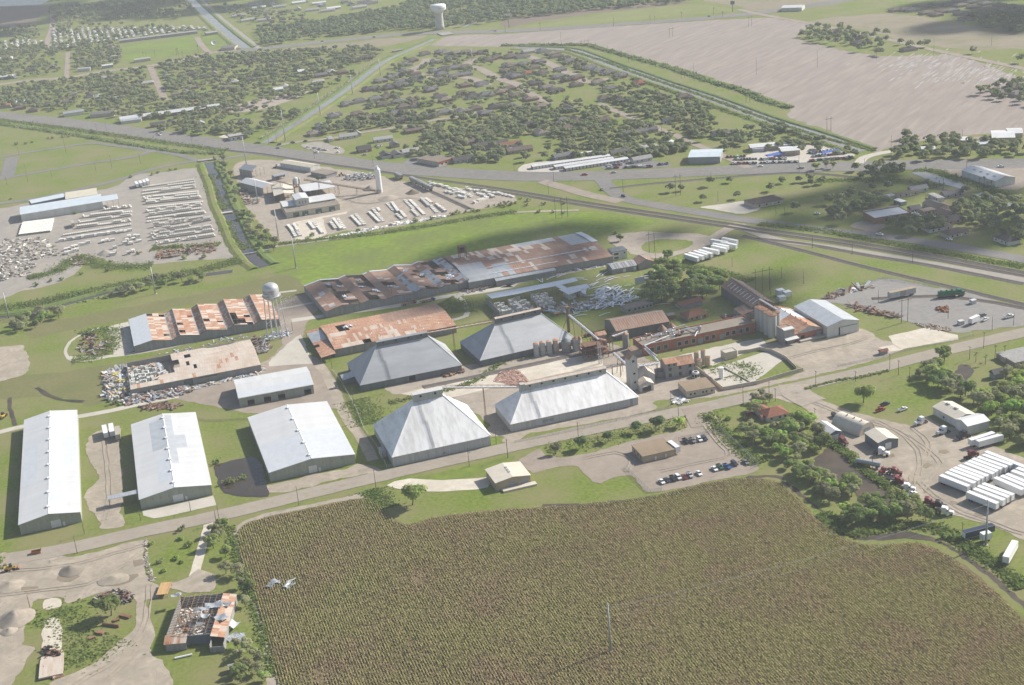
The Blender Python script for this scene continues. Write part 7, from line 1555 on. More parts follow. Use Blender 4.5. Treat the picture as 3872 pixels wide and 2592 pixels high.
for x,y,k,c,lb in((1625,642,'pickup','black','black pickup nearest the white camper behind the brown roof'),(1683,636,'pickup','grey','charcoal pickup beside the black pickup behind the building'),(1745,626,'suv','white','white utility car behind the brown roofed building'),(1790,618,'suv','navy','navy utility car last in the short upper row')):
 car(k,c,P(cK(x,y)),FWD+rnd.uniform(-.06,.06),lb,G_lot)
trailer_px(cK(1488,632),cK(1545,675),'white camper trailer tucked behind the brown roofed building',None,8.5)
for x,y,k,c,lb,a in((670,890,'van','black','black van beside the arched hut',FWD),(1110,782,'pickup','navy','navy pickup parked on the lawn',RA+.2),(1070,832,'pickup','red','red pickup parked on the lawn',RA+.2),(1270,828,'pickup','white','white pickup parked on the lawn near the workshop',RA+.2),(2195,350,'suv','red','red car half hidden beside the rusty house',RA)):
 w=P(cR2(x,y))if lb[:7]!='red car' else P(cK(2195,400));car(k,c,w,a,lb,None)
car('pickup','white',P(cR3(1350,175)),RA+.1,'white pickup beside the parked truck tractors',None)
for x,y,c,a,lb in((1425,950,'white',3.6,'white truck tractor facing the road before the workshop'),(1622,1035,'white',3.55,'white truck tractor with tall sleeper before the workshop doors'),(1800,1075,'black',3.5,'black truck tractor with white nose beside two trailers'),(735,1125,'maroon',-1.1,'maroon truck tractor beside the narrow blue shed'),(1085,1222,'white',-.6,'low white flatbed truck before the blue grey shed'),(1110,1380,'red',3.7,'red truck tractor at the head of the red truck line'),(1200,1402,'maroon',-.5,'maroon truck tractor behind the head of the red line'),(1195,1460,'red',-.5,'red truck tractor in the middle of the red line'),(1245,1490,'maroon',-.5,'dark red truck tractor near the end of the red line'),(1880,1245,'maroon',.35,'maroon truck tractor beside the trailer row')):
 tractor(c,P(cR2(x,y)),a,lb,None,sleeper=c!='red')
for x,y,c,a,lb in((1310,135,'white',-.4,'small white truck tractor at the end of the red line'),(1495,262,'maroon',-.5,'dark maroon truck tractor behind the thicket'),(1590,290,'black',-.5,'black truck tractor behind the thicket'),(1645,345,'white',-.45,'bright white truck tractor beside the thicket end')):
 tractor(c,P(cR3(x,y)),a,lb,None)
tk_=['plain white semi trailer in the long row on the sandy yard']
for a,b in(((400,1010),(762,1152)),((474,972),(838,1110)),((528,940),(890,1072)),((582,912),(942,1045)),((640,885),(1000,1020)),((718,855),(1080,990)),((765,826),(1126,960)),((815,797),(1178,930)),((885,775),(1245,905)),((955,747),(1310,875)),((985,707),(1330,840))):
 trailer_px(ctr(*a),ctr(*b),tk_[0],'white trailers in the long yard row',15.4)
for a,b in(((755,1222),(1130,1372)),((838,1186),(1212,1328)),((892,1150),(1268,1290)),((950,1120),(1328,1262))):trailer_px(ctr(*a),ctr(*b),'white semi trailer in the block of four by the steel pole','four trailers by the steel pole',15.4)
for a,b in(((1108,1042),(1455,1192)),((1190,1020),(1540,1165)),((1258,998),(1610,1140)),((1335,955),(1690,1090)),((1395,920),(1750,1055)),((1345,850),(1700,985))):trailer_px(ctr(*a),ctr(*b),'white semi trailer parked at the outer edge of the sandy yard','trailers at the yard edge',15.4)
trailer_px(ctr(790,552),ctr(1072,462),'white semi trailer backed up beside the truck workshop',None,14.6);trailer_px(ctr(872,572),ctr(1188,485),'white semi trailer with dark roof vents beside the workshop trailer',None,14.6)
trailer_px(cR3(2180,722),cR3(2268,568),'lone white semi trailer on the lawn beside the grain field',None,14.6);trailer_px(cR3(1830,490),cR3(2050,432),'dark sided trailer on the lawn beside the steel pole',None,14.6,'navy');trailer_px(cR3(1975,510),cR3(2035,495),'small white box trailer beside the dark sided trailer',None,4.2)
for a,b in(((1612,842),(1738,880)),((1650,830),(1780,864)),((1702,816),(1812,848)),((1745,808),(1850,840)),((1778,787),(1915,815)),((1850,765),(1990,798)),((1865,749),(2000,776)),((1845,714),(1990,738)),((1932,735),(2082,766)),((1942,697),(2088,728))):trailer_px(cH(*a),cH(*b),'white box trailer lined up beside the turning loop','trailers beside the turning loop',13.6)
for k,(a,b)in enumerate((((918,945),(938,1035)),((978,928),(992,1025)),((1035,950),(1042,1055)))):trailer_px(cA(*a),cA(*b),['grey white trailer on the drive, nearest the leftmost warehouse','tallest white trailer in the drive between the warehouses','cream trailer in the drive, nearest the middle warehouse'][k],'trailers in the warehouse drive',12.2,'white' if k!=2 else 'beige')
w=P(cR2(965,1325));o=thing('tank_trailer','long grey tank trailer along the hedge of the truck yard','trailer',(w.x,w.y,.2),-.62);MB().tube((-6,0,2.0),(6,0,2.0),1.1,1.1,14).build('tank',galv,o);MB().box(-5.5,5.5,-.4,.4,.7,1.0).build('chassis',tyre,o)
for x in(-4.6,-3.3,4.4):
 for y in(-1,1):obj('wheel',BWHEEL,o,(x,y,.5))
# moving traffic
def lane_dir(line,p):
 q=smooth_line(line,False,20);i=min(range(len(q)-1),key=lambda k:(q[k]-p).length);d=q[i+1]-q[i];return math.atan2(d.y,d.x)
for fn,x,y,k,c,ln_,lb in((cH,730,150,'pickup','red',hwl,'red pickup driving on the highway'),(cH,985,130,'sedan','silver',hwl,'silver sedan on the highway before the hatched median'),(cH,1075,340,'suv','navy',brl,'dark utility car waiting at the hatched junction'),(cH,880,282,'sedan','grey',brl,'grey car turning off the highway'),(cR,1065,682,'pickup','white',brl,'white pickup on the road below the brick shop'),(cR,365,92,'pickup','silver',hwl,'silver pickup on the highway near the roadside trees'),(cR,8,75,'sedan','white',hwl,'white sedan on the highway before the car lot'),(U0,1415,1202,'suv','white',hwl,'white car on the highway near the small store'),(U1,242,1316,'suv','silver',hwl,'pale car at the canal end of the highway'),(U1,580,1357,'pickup','white',hwl,'white pickup passing the small gravel lot'),(U1,368,1270,'pickup','navy',hwl,'dark pickup on the street beside the canal'),(U1,250,1286,'suv','navy',hwl,'navy car turning at the canal bridge'),(U1,480,1256,'sedan','black',hwl,'black sedan on the street beside the canal'),(U1,630,372,'sedan','black',hwl,'tiny black car on the far wide road'),(U1,1090,336,'suv','navy',hwl,'tiny dark car on the far road below the tank'),(U1,2165,280,'sedan','silver',hwl,'tiny silver car on the far road beyond the canal'),(U2,1830,150,'sedan','navy',hwl,'tiny dark car on the far road beside the pasture'),(cR,2140,78,'pickup','white',hwl,'white pickup beside the wide white warehouse'),(cR,510,495,'sedan','white',brl,'white car under the trees near the brick shop'),(cR,1380,500,'pickup','white',brl,'white pickup beside the small white shed'),(cR,1410,515,'sedan','silver',brl,'silver sedan beside the brick shop'),(cR,1535,520,'sedan','white',brl,'white sedan before the dark roofed house'),(cR,1680,725,'sedan','white',brl,'white sedan in the drive of the roadside house'),(U2,725,995,'suv','silver',hwl,'silver car in a tree lined yard'),(U2,1200,995,'pickup','white',hwl,'white pickup in the neighbourhood street')):
 p=P(fn(x,y));car(k,c,p,lane_dir(ln_,p)+(0 if rnd.random()<.5 else math.pi),lb,None)
cols=['white','white','silver','grey','black','navy','red','beige','green']
for a,b,n in(((930,1478),(1060,1462),9),((930,1497),(1030,1490),6),((1080,1490),(1240,1482),8),((1255,1485),(1330,1480),4),((1380,1465),(1470,1455),4)):
 for k in range(n):t=(k+.5)/n;car(rnd.choice(('sedan','suv','pickup')),rnd.choice(cols),P(U2(a[0]+(b[0]-a[0])*t,a[1]+(b[1]-a[1])*t)),RA+1.3,'used car in the asphalt lot beside the storage rows','cars in the asphalt sales lot')
for a,b,n in(((-250,1455),(-20,1452),9),((0,1450),(350,1440),13),((-230,1420),(-20,1415),8),((0,1420),(245,1412),9),((440,1432),(620,1415),8),((640,1420),(830,1395),8),((460,1395),(760,1365),11),((425,1362),(680,1335),8),((460,1275),(555,1310),5),((-300,1400),(-120,1390),6)):
 for k in range(n):t=(k+.5)/n;car(rnd.choice(('sedan','suv','pickup')),rnd.choice(cols),P(U3(a[0]+(b[0]-a[0])*t,a[1]+(b[1]-a[1])*t)),RA+1.25,'used car in the crowded concrete sales lot','cars in the concrete sales lot')
for k,(x,y)in enumerate(((140,1395),(625,1370))):w=P(U3(x,y));o=thing('canopy_tent','bright blue canopy tent over the sales lot','tent',(w.x,w.y,0),RA,'blue tents of the sales lot');MB().add([(-9,-3,2.6),(9,-3,2.6),(9,3,2.6),(-9,3,2.6),(-8,0,3.8),(8,0,3.8)],[(0,1,5,4),(1,2,5),(2,3,4,5),(3,0,4)]).build('cover',mat('blue_tarp',(.03,.10,.42),(.04,.12,.48),.5,.7),o);[MB().box(x_-.06,x_+.06,y_-.06,y_+.06,0,2.6).build('post',galv,o)for x_ in(-8.8,0,8.8)for y_ in(-2.8,2.8)]
for k,(x,y)in enumerate(((500,1310),(560,1320),(605,1328),(635,1335),(660,1335),(760,1318),(770,1355),(1005,1378),(1110,1300),(1130,1310),(1150,1300),(2060,1330),(2100,1325),(2300,1325))):car(rnd.choice(('pickup','suv','sedan')),rnd.choice(('white','silver','grey','white')),P(U1(x,y)),rnd.uniform(0,3),'car parked at the small shops beside the highway','cars at the highway shops')
for k,(x,y)in enumerate(((852,185),(878,172),(895,188),(925,168),(940,192),(965,180),(985,165),(1010,190),(1030,172),(1055,168),(1080,180),(225,80))):tractor('white',P(cM(x,y)),RA+math.pi+.2 if k<11 else 1.0,'white plant truck parked near the cement silo' if k<11 else 'white plant truck beside the garage row','plant trucks' if k<11 else None,sleeper=k%3==0)
# rail vehicles
def hopper_car(p,rz,label,group):
 o=thing('hopper_car',label,'rail car',(p[0],p[1],.55),rz,group);MB().prismy([(-6.5,1.3),(-2.5,.7),(2.5,.7),(6.5,1.3),(7.4,2.2),(7.4,4.1),(-7.4,4.1),(-7.4,2.2)],-1.5,1.5).build('body',conc_wall,o);MB().box(-7.0,7.0,-.5,.5,4.1,4.3).build('roof_walk',galv,o);MB().box(-7.8,7.8,-.3,.3,.8,1.1).build('sill',tyre,o)
 for x in(-5.4,5.4):MB().box(x-1.2,x+1.2,-1.1,1.1,.1,.9).build('bogie',tyre,o)
da=P(cM(1600,295))-P(cM(1430,210));ra_=math.atan2(da.y,da.x)
for k in range(3):hopper_car(P(cM(1445+62*k,218+30*k)),ra_,'grey rail hopper car on the plant spur','hopper cars on the plant spur')
hopper_car(P(cM(1308,178)),ra_,'pale rail hopper car standing apart near the cement silo',None)
w=P(cR(1258,1232));o=thing('box_car','long grey rail box car standing on the rail yard','rail car',(w.x,w.y,.55),RA+.02);MB().box(-9.2,9.2,-1.5,1.5,1.0,4.6).build('body',old_wall,o);MB().prismx([(-1.6,4.6),(1.6,4.6),(0,4.95)],-9.3,9.3).build('roof',mat('rust_tan_roof',(.38,.30,.20),(.32,.25,.17),.4,.8),o);MB().box(-2,2,-1.56,-1.51,1.1,4.3).build('door',conc_wall,o)
for x in(-6.8,6.8):MB().box(x-1.3,x+1.3,-1.1,1.1,.05,.98).build('bogie',tyre,o)
w=P(cR(1695,1228));lg=thing('locomotive','green diesel locomotive standing on the rail yard track','locomotive',(w.x,w.y,.55),RA-.28);gp=mat('loco_green',(.025,.16,.085),(.02,.13,.07),.6,.45)
MB().box(-8.6,8.6,-1.5,1.5,1.0,1.4).build('deck',gp,lg);MB().box(-8.0,3.6,-.9,.9,1.4,3.9).build('long_hood',gp,lg);MB().box(3.6,6.1,-1.45,1.45,1.4,4.4).build('cab',gp,lg);MB().box(6.1,8.2,-.9,.9,1.4,2.9).build('short_hood',gp,lg);MB().box(3.9,5.8,-1.48,-1.455,2.9,3.8).build('cab_window',dark_glass,lg);MB().box(-3,2.4,-1.2,1.2,.3,.98).build('fuel_tank',tyre,lg)
for x in(-6.2,6.2):MB().box(x-1.7,x+1.7,-1.2,1.2,.05,.98).build('bogie',tyre,lg)
MB().box(-8.55,8.55,-1.52,-1.505,1.05,1.2).build('stripe',paint_y,lg)
for k in range(3):MB().tube((-6+k*3.2,0,3.9),(-6+k*3.2,0,4.3),.6,.6,12).build('fan',tyre,lg)
for fn,x,y,k,c,lb,a in((cR,1998,1437,'pickup','white','white pickup on the rail yard gravel',RA+.4),(cR,1978,1398,'suv','grey','grey car behind the white box truck on the rail yard',RA+.2),(cR,2210,1412,'pickup','white','white crew truck with boom near the rail yard track',RA+.1)):car(k,c,P(fn(x,y)),a,lb,None,1.2 if 'crew' in lb else 1)
trailer_px(cR(1865,1420),cR(1940,1385),'white office trailer standing on the rail yard gravel',None,8.0)
for x,y,lb in((1890,1285,'small white shed with white roof on the rail yard'),(1782,1470,'tiny white hut at the lower rail yard edge')):house(P(cR(x,y)),RA,3.2,2.6,'flat','white','white',lb,name='hut',cat='hut',wing=False,detail=False,h=2.4)
for x,y in((183,1215),(245,1232),(195,1275)):
 w=P(cR(x,y));o=thing('module_builder','white box machine on legs behind the grey warehouse','machine',(w.x,w.y,0),RA,'white box machines behind the grey warehouse');MB().box(-2.4,2.4,-2.0,2.0,1.6,4.2).build('box',white_paint,o);[MB().box(x_-.15,x_+.15,y_-.15,y_+.15,0,1.6).build('leg',galv,o)for x_ in(-2.1,2.1)for y_ in(-1.8,1.8)]
rubble('scrap','orange machinery wreck in the middle of the rail yard',cR,[(1570,1320),(1660,1320),(1670,1360),(1600,1370)],70,(.5,1.6),1.4,[mat('orange_iron',(.36,.15,.04),(.28,.11,.04),.6,.8),rusty_iron,tyre],50)
w=P(cT(760,640));car('pickup','maroon',w,RA,'old dark red truck below the sloping conveyor',None)
for fn,x,y,lb in((cg,1500,700,'old dark flatbed truck standing on the works lane'),(cg,1760,660,'long low flatbed wagon on the works lane')):w=P(fn(x,y));o=thing('flatbed_truck',lb,'truck',(w.x,w.y,.2),RA+.05);MB().box(-6,2,-1.2,1.2,.8,1.0).build('bed',rusty_iron,o);MB().prismy([(2.1,.5),(4.6,.5),(4.6,1.3),(3.6,1.5),(3.2,2.3),(2.1,2.4)],-1.0,1.0).build('cab',paint('blue' if 'long' in lb else 'maroon'),o);[obj('wheel',BWHEEL,o,(x_,y_,.5))for x_ in(-4.6,-3.4,3.4)for y_ in(-1.0,1.0)]
# ================================================================ poles and lines
def pole_px(base,top,label,group,kind='u',**k):
 p=P(base);h=max(6.0,min(34.0,zheight(base,top)))
 return steel_pole(p,h,label,group)if kind=='s' else utility_pole(p,h,label,group,**k)
sp1=pole_px((2309.7,2463.4),(2299.7,2281.6),'slim steel transmission pole standing in the grain field','steel transmission poles','s');sp2=pole_px(cR3(2005,615),cR3(2037,215),'tall steel transmission pole on the lawn by the trailers','steel transmission poles','s')
for fn,b,t,lb in((cL,(83,1430),(25,1190),'steel pole beside the brown ditch and thicket'),(cL,(1378,1200),(1335,960),'steel pole on the ditch bank below the pipe yard'),(cM,(397,972),(353,690),'steel pole on the bright field beside the plant'),(cM,(240,690),(205,450),'steel pole in the plant yard by the canal'),(cM,(60,400),(30,170),'steel pole beside the canal trees'),(cM,(-35,100),(-70,-200),'steel pole at the upper canal crossing'),(U1,(303,1255),(262,935),'steel pole where the canal meets the highway'),(U1,(612,1020),(588,820),'steel pole on the grassy canal bank near the street'),(U1,(898,835),(877,660),'steel pole on the canal bank beside the brick houses'),(U1,(1145,670),(1132,520),'steel pole far along the canal bank'),(U1,(1957,540),(1948,430),'steel pole among the new brick houses')):pole_px(fn(*b),fn(*t),lb,'steel transmission poles','s')
p1,p2=P((2309.7,2463.4)),P(cR3(2005,615));dd=(p2-p1)
for k,(h_,o_)in enumerate(((20.2,-1.2),(18.2,1.2),(16.2,-1.2))):
 n_=Vector((-dd.y,dd.x)).normalized()*o_;wire((p1.x+n_.x,p1.y+n_.y,h_),(p2.x+n_.x,p2.y+n_.y,h_),2.2,['upper power line over the grain field','middle power line over the grain field','lower power line over the grain field'][k],.035)
G_road='wooden poles along the beige road'
for fn,lst in((cB,(((618,515),(585,375)),((1730,275),(1712,175)),((1757,268),(1733,130)),((1125,250),(1115,165)),((676,360),(660,235)),((1525,180),(1512,95)),((240,950),(220,845)))),(cC,(((423,1200),(395,1030)),((1105,1040),(1085,875)),((1933,855),(1912,690)),((2275,780),(2258,610)),((2172,655),(2165,475)),((1175,830),(1125,680)),((918,365),(900,150)),((832,195),(822,70)))),(cK,(((672,600),(655,460)),((1560,412),(1553,265)),((2133,300),(2128,145)),((48,780),(33,610)),((1495,312),(1492,195)),((848,675),(843,580)))),(cR2,(((85,695),(82,570)),((498,620),(495,475)),((1153,470),(1155,325)),((1985,275),(1988,130)),((1860,375),(1862,260)),((1230,515),(1236,380)),((1328,585),(1332,440)),((140,745),(138,630)),((490,900),(490,815)),((1000,1335),(1002,1245)),((850,570),(852,490)))),(cN,(((717,930),(705,800)),((312,600),(300,500)),((368,590),(355,490)),((1253,330),(1248,210)))),(cR3,(((1795,550),(1798,415)),))):
 for b,t in lst:pole_px(fn(*b),fn(*t),'wooden utility pole with a short crossarm near the beige road',G_road,arms=1)
G_rail='thin poles along the railway and highway'
for fn,lst in((cR,(((468,795),(480,690)),((820,850),(826,745)),((1355,925),(1362,825)),((2060,1523),(2060,1400)),((2250,1480),(2250,1365)),((1670,1420),(1668,1310)),((1052,1280),(1050,1160)),((390,1110),(388,1000)),((195,1065),(197,960)),((100,1205),(98,1065)),((350,118),(350,-10)),((930,80),(930,0)),((1835,80),(1835,0)),((222,500),(222,410)),((145,510),(148,430)),((1470,420),(1475,320)))),(cH,(((1070,300),(1070,180)),((410,315),(407,225)),((455,205),(480,115)),((1848,195),(1848,112)),((1910,385),(1910,290)),((2035,960),(2035,870)),((1357,910),(1357,835)))),(cL,(((248,210),(215,45)),((993,92),(975,-30)),((850,110),(840,40)),((1245,45),(1235,-40)),((62,235),(50,150)),((460,170),(450,105)))),(U0,(((1720,1380),(1697,1190)),((585,1360),(580,1185)),((170,1380),(165,1300)),((860,1170),(850,1090)),((945,1165),(935,1085)))),(U1,(((228,1270),(215,1120)),((155,1280),(140,1200)),((885,1175),(878,1040)),((1535,1080),(1525,910)),((560,1410),(555,1320)),((1082,1480),(1078,1380)))),(U2,(((1698,720),(1698,560)),((2250,665),(2252,505)),((522,410),(518,285)),((538,885),(533,745)),((1078,775),(1074,650)),((105,1520),(98,1440)))),(U3,(((512,600),(515,450)),((1035,530),(1037,400)),((1543,500),(1545,340)),((2055,405),(2057,285)),((1165,1380),(1168,1200)),((1795,1220),(1800,1150)),((350,1525),(350,1370))))):
 for b,t in lst:pole_px(fn(*b),fn(*t),'thin dark pole beside the railway, highway or far fields',G_rail,arms=0)
for fn,b,t,n,lb in((cH,(527,525),(520,345),3,'three legged dark pole structure on the bright field'),(cH,(1558,330),(1555,135),2,'twin dark poles beside the upper track'),(cH,(1326,830),(1323,645),2,'twin dark poles on the grass island'),(cR,(1285,1450),(1283,1225),2,'twin poles with a platform at the rail yard edge'),(cR,(28,1180),(25,970),3,'group of tall dark poles beside the rusty barn'),(U3,(615,1165),(618,1035),2,'twin poles on the canal bank at the ploughed field'),(U2,(1495,330),(1495,240),2,'twin poles standing in the far ploughed field'),(U2,(2195,245),(2195,140),2,'twin poles at the top of the ploughed field'),(U2,(730,410),(728,350),3,'three poles on the canal bank bend'),(U2,(1132,555),(1130,480),2,'twin poles on the green canal bank'),(U2,(2175,910),(2175,830),2,'twin poles on the lower canal bank'),(U2,(1600,700),(1600,630),2,'twin poles on the middle canal bank')):h_frame(P(fn(*b)),max(8,min(30,zheight(fn(*b),fn(*t)))),lb,'twin and triple pole structures',n,4.2 if n==2 else 5.0)
# fences
def fence(fn,pts,label,h=2.0,gap=3.2,m=galv,rails=2,mesh_a=.22):
 q=straight(PL(fn,pts),False,gap);o=thing('fence',label,'fence',(q[0].x,q[0].y,0));pm=MB().box(-.05,.05,-.05,.05,0,h).mesh('fence_post',m)
 for p in q:obj('fence_post',pm,o,(p.x-q[0].x,p.y-q[0].y,0))
 r=MB()
 for a,b in zip(q[:-1],q[1:]):
  a,b=a-q[0],b-q[0]
  for k in range(rails):z=h*(1-k*.5)-.05;r.tube((a.x,a.y,z),(b.x,b.y,z),.035,.035,4,cap=False)
 r.build('fence_rail',m,o);ml=MB()
 for a,b in zip(q[:-1],q[1:]):a,b=a-q[0],b-q[0];ml.add([(a.x,a.y,.05),(b.x,b.y,.05),(b.x,b.y,h-.1),(a.x,a.y,h-.1)],[(0,1,2,3)])
 ml.build('chain_mesh',mat('chain_link',(.45,.46,.46),rough=.6,alpha=mesh_a),o);return o
fence(cK,[(1095,865),(1180,960),(1310,1085),(1410,1070)],'chain link fence along the left side of the parking lot');fence(cK,[(1925,520),(2100,690),(2275,850),(2200,880)],'chain link fence along the right side of the parking lot');fence(cK,[(1560,625),(1720,590),(1850,560),(1925,545)],'chain link fence behind the parked cars')
fence(cK,[(110,645),(500,570),(900,480),(1290,390),(1500,340)],'wire fence between road and long white storehouse',1.6);fence(cC,[(1200,870),(1500,800),(1800,735),(2110,660)],'wire fence between road and white pyramid',1.6);fence(cC,[(720,10),(790,100),(860,220),(930,350),(1000,530),(1110,680),(1200,860)],'long pale fence along the sandy lane',1.6,m=conc_pipe)
fence(cA,[(1740,905),(1850,925),(2210,910)],'dark low fence behind the grass plot',1.2,m=pole_wood,mesh_a=.1);fence(cR2,[(690,445),(900,400),(1150,345),(1300,300),(1600,240),(1900,170)],'wire fence along the road before the slabs',1.5);fence(cR,[(550,1250),(850,1140),(1100,1068),(1600,1145)],'wire fence round the upper rail yard',1.8)
house(P(cR2(1095,325)),RA,4.2,2.6,'gable','red','grey','tiny iron hut beside the road and cracked slab',name='hut',cat='hut',wing=False,detail=False,h=2.2,hip=1.0)
MB().box(-5.5,5.5,-.9,.9,.5,.8).build('footbridge',galv,loc=(*P(cL(2270,835)),0),rz=.35,scale=(2.0,1,1),label='narrow steel footbridge over the canal mouth',cat='bridge')
MB().box(-7,7,-2.2,2.2,.6,1.0).build('canal_bridge',conc,loc=(*P(cL(1990,488)),0),rz=.2,label='small concrete bridge with sluice over the narrow canal',cat='bridge');MB().box(-9,9,-14,14,.4,1.1).build('canal_bridge',conc_wall,loc=(*P(U1(1720,305)),0),rz=.3,label='low far bridge carrying the wide road over the canal',cat='bridge');MB().box(-8,8,-2,2,.4,2.2).build('canal_gate',conc_wall,loc=(*P(U1(1300,458)),0),rz=.5,label='concrete canal gate below the far field',cat='canal gate');MB().box(-9,9,-3,3,.4,1.2).build('canal_bridge',conc_wall,loc=(*P(cL(1840,18)),0),rz=.15,label='dark culvert bridge at the head of the narrow canal',cat='bridge')
# ================================================================ houses and shops beyond the works
rh=random.Random(99);ROOFS=['brown','grey','brown','dark','grey','tan','brown','grey'];WALLS=['brick','cream','tan','white','brick']
used_lab={}
def hz(fn,x,y,L=15,W=10,kind='hip',rc=None,wc=None,label=None,group=None,a=None,**k):
 rc=rc or rh.choice(ROOFS);wc=wc or rh.choice(WALLS)
 house(P(fn(x,y)),(RA if a is None else a)+rh.uniform(-.08,.08)+rh.choice((0,math.pi/2,math.pi)),L,W,kind,rc,wc,label or '%s roofed house with %s walls in the central neighbourhood'%(rc,wc),group or 'houses of the central neighbourhood',detail=k.pop('detail',False),**k)
c1=[(1540,485),(1670,475),(1740,478),(1820,482),(1910,475),(1980,478),(2050,478),(1430,545),(1360,585),(1625,560),(1755,525),(2100,540),(2175,520),(2300,515),(1355,645),(1290,680),(1430,665),(1620,640),(1710,625),(1805,615),(1890,603),(1150,730),(1220,700),(1340,735),(1460,715),(1690,670),(1660,720),(1810,685),(1900,670),(1030,805),(1110,795),(1210,790),(1340,770),(1200,870),(1100,890),(960,910),(850,930),(1580,810),(1660,860),(1420,900),(1300,915),(1170,940),(1460,940),(1350,960),(1720,900),(1880,840),(1970,870),(2080,850),(2200,830),(1900,770),(2040,755),(2300,590),(2250,640),(2290,680),(940,1020),(1150,1040),(1030,1060),(730,1040),(1280,1020),(1350,1070),(1460,1060),(1600,1040),(1720,1010),(1860,1000),(1990,975),(2150,960),(2300,960),(610,1130),(560,1195),(2080,1020)]
c2=[(345,465),(430,485),(480,510),(540,530),(600,555),(690,590),(770,610),(850,640),(940,655),(70,510),(160,515),(40,590),(180,580),(330,560),(280,610),(510,630),(360,655),(500,690),(660,700),(120,690),(560,720),(270,750),(640,765),(400,790),(480,815),(60,800),(850,740),(940,800),(1040,685),(100,860),(230,890),(360,955),(280,985),(530,1080),(650,1070),(1000,880),(910,890),(1040,910),(900,1080),(240,1120),(700,1110),(570,1150),(1610,870),(330,1190)]
for x,y in c1:hz(U1,x,y,rh.choice((14,15,17)),rh.choice((9.5,10.5,11)),h=2.8,hip=rh.choice((2.2,2.7)))
for x,y in c2:hz(U2,x,y,rh.choice((13,15,17)),rh.choice((9,10,11)),h=2.8,hip=rh.choice((2.0,2.5)))
hz(U2,230,470,15,10,'gable','pale','white','white gabled house at the top of the central neighbourhood');hz(U2,240,662,15,10,'hip','red','cream','orange red roofed house in the central neighbourhood');hz(U2,1200,752,16,10,'hip','red','brick','long red roofed house beside the canal');hz(U2,585,978,28,10,'gable','dark','tan','very long dark roofed house among the trees',wing=False)
for x,y,L,W,kd,rc,wc,lb in((1460,1088,11,7,'gable','dark','white','white cottage beside the green paddock'),(1220,1185,34,9,'gable','grey','tan','long grey roofed block beside three palms'),(1920,1200,15,9,'gable','dark','white','white house with dark roof near the sales lot'),(2020,1198,9,7,'gable','grey','white','small white annex beside the dark roofed white house'),(1500,1282,20,5,'flat','white','green','pale green mobile home near the sales lot'),(1260,1322,17,5,'flat','pale','white','grey mobile home in the clearing'),(1345,1312,17,5,'flat','pale','blue','blue white mobile home in the clearing'),(1040,1368,18,5.5,'gable','grey','white','white mobile home above the storage rows'),(745,1378,13,4,'flat','white','white','white camper home above the storage rows'),(70,1300,22,11,'gable','red','white','maroon roofed house beside the highway trees'),(150,1345,24,11,'gable','brown','tan','brown roofed hall beside the highway trees'),(540,1400,20,9,'gable','grey','grey','grey roofed house behind the storage rows'),(1230,1430,18,8,'gable','pale','white','white office of the asphalt sales lot')):hz(U2,x,y,L,W,kd,rc,wc,lb,'roadside houses and cottages',wing=False,detail=True,h=3.0)
for x,y,L,W,kd,rc,wc,lb in((1000,1342,13,11,'gable','dark','brick','brown steep gabled brick cottage beside the highway'),(1190,1392,14,9,'gable','dark','white','white dark roofed house beside the highway'),(1290,1385,14,9,'gable','grey','white','white grey roofed house beside the highway'),(700,1247,16,4.5,'flat','pale','white','pale container office on the gravel lot'),(862,1225,18,8,'gable','pale','white','pale metal shed beside the neighbourhood street'),(1168,1252,19,8,'gable','pale','white','white metal shed on the green lot'),(945,1205,10,6,'gable','pale','cream','small pale shed beside the street'),(555,1198,15,11,'hip','tan','cream','tan hipped house beside the canal street'),(1440,1172,18,12,'flat','brown','brick','flat roofed brick block beside the street'),(1780,1310,14,10,'gable','dark','cream','dark roofed cottage among the highway trees'),(2110,1300,34,10,'gable','dark','tan','long dark roofed motel among the highway trees'),(1920,1280,14,9,'gable','brown','tan','brown roofed cottage near the motel'),(1410,1360,16,10,'gable','pale','white','pale roofed store behind the red shop'),(1270,1300,10,8,'gable','grey','tan','small grey shed behind the white houses'),(1880,1430,20,11,'gable','dark','grey','dark burnt looking house beside the highway')):hz(U1,x,y,L,W,kd,rc,wc,lb,'roadside houses and cottages',wing=False,detail=True,h=3.0,hip=3.2 if 'steep' in lb else 2.2)
FSh=Frame(U1(1660,1440),U1(1790,1400),U1(1520,1390),4.2);o=block(FSh,'shop','brown roofed shop with red fascia beside the highway',4.2,HWALL['cream'],HROOF['tan'],'shop',[(3,5,1,2.6),(8,10,1,2.6)],oh=.4,W=max(14,FSh.W));MB().box(-.45,FSh.L+.45,-.5,-.42,3.2,4.3).build('fascia',paint('red'),o)
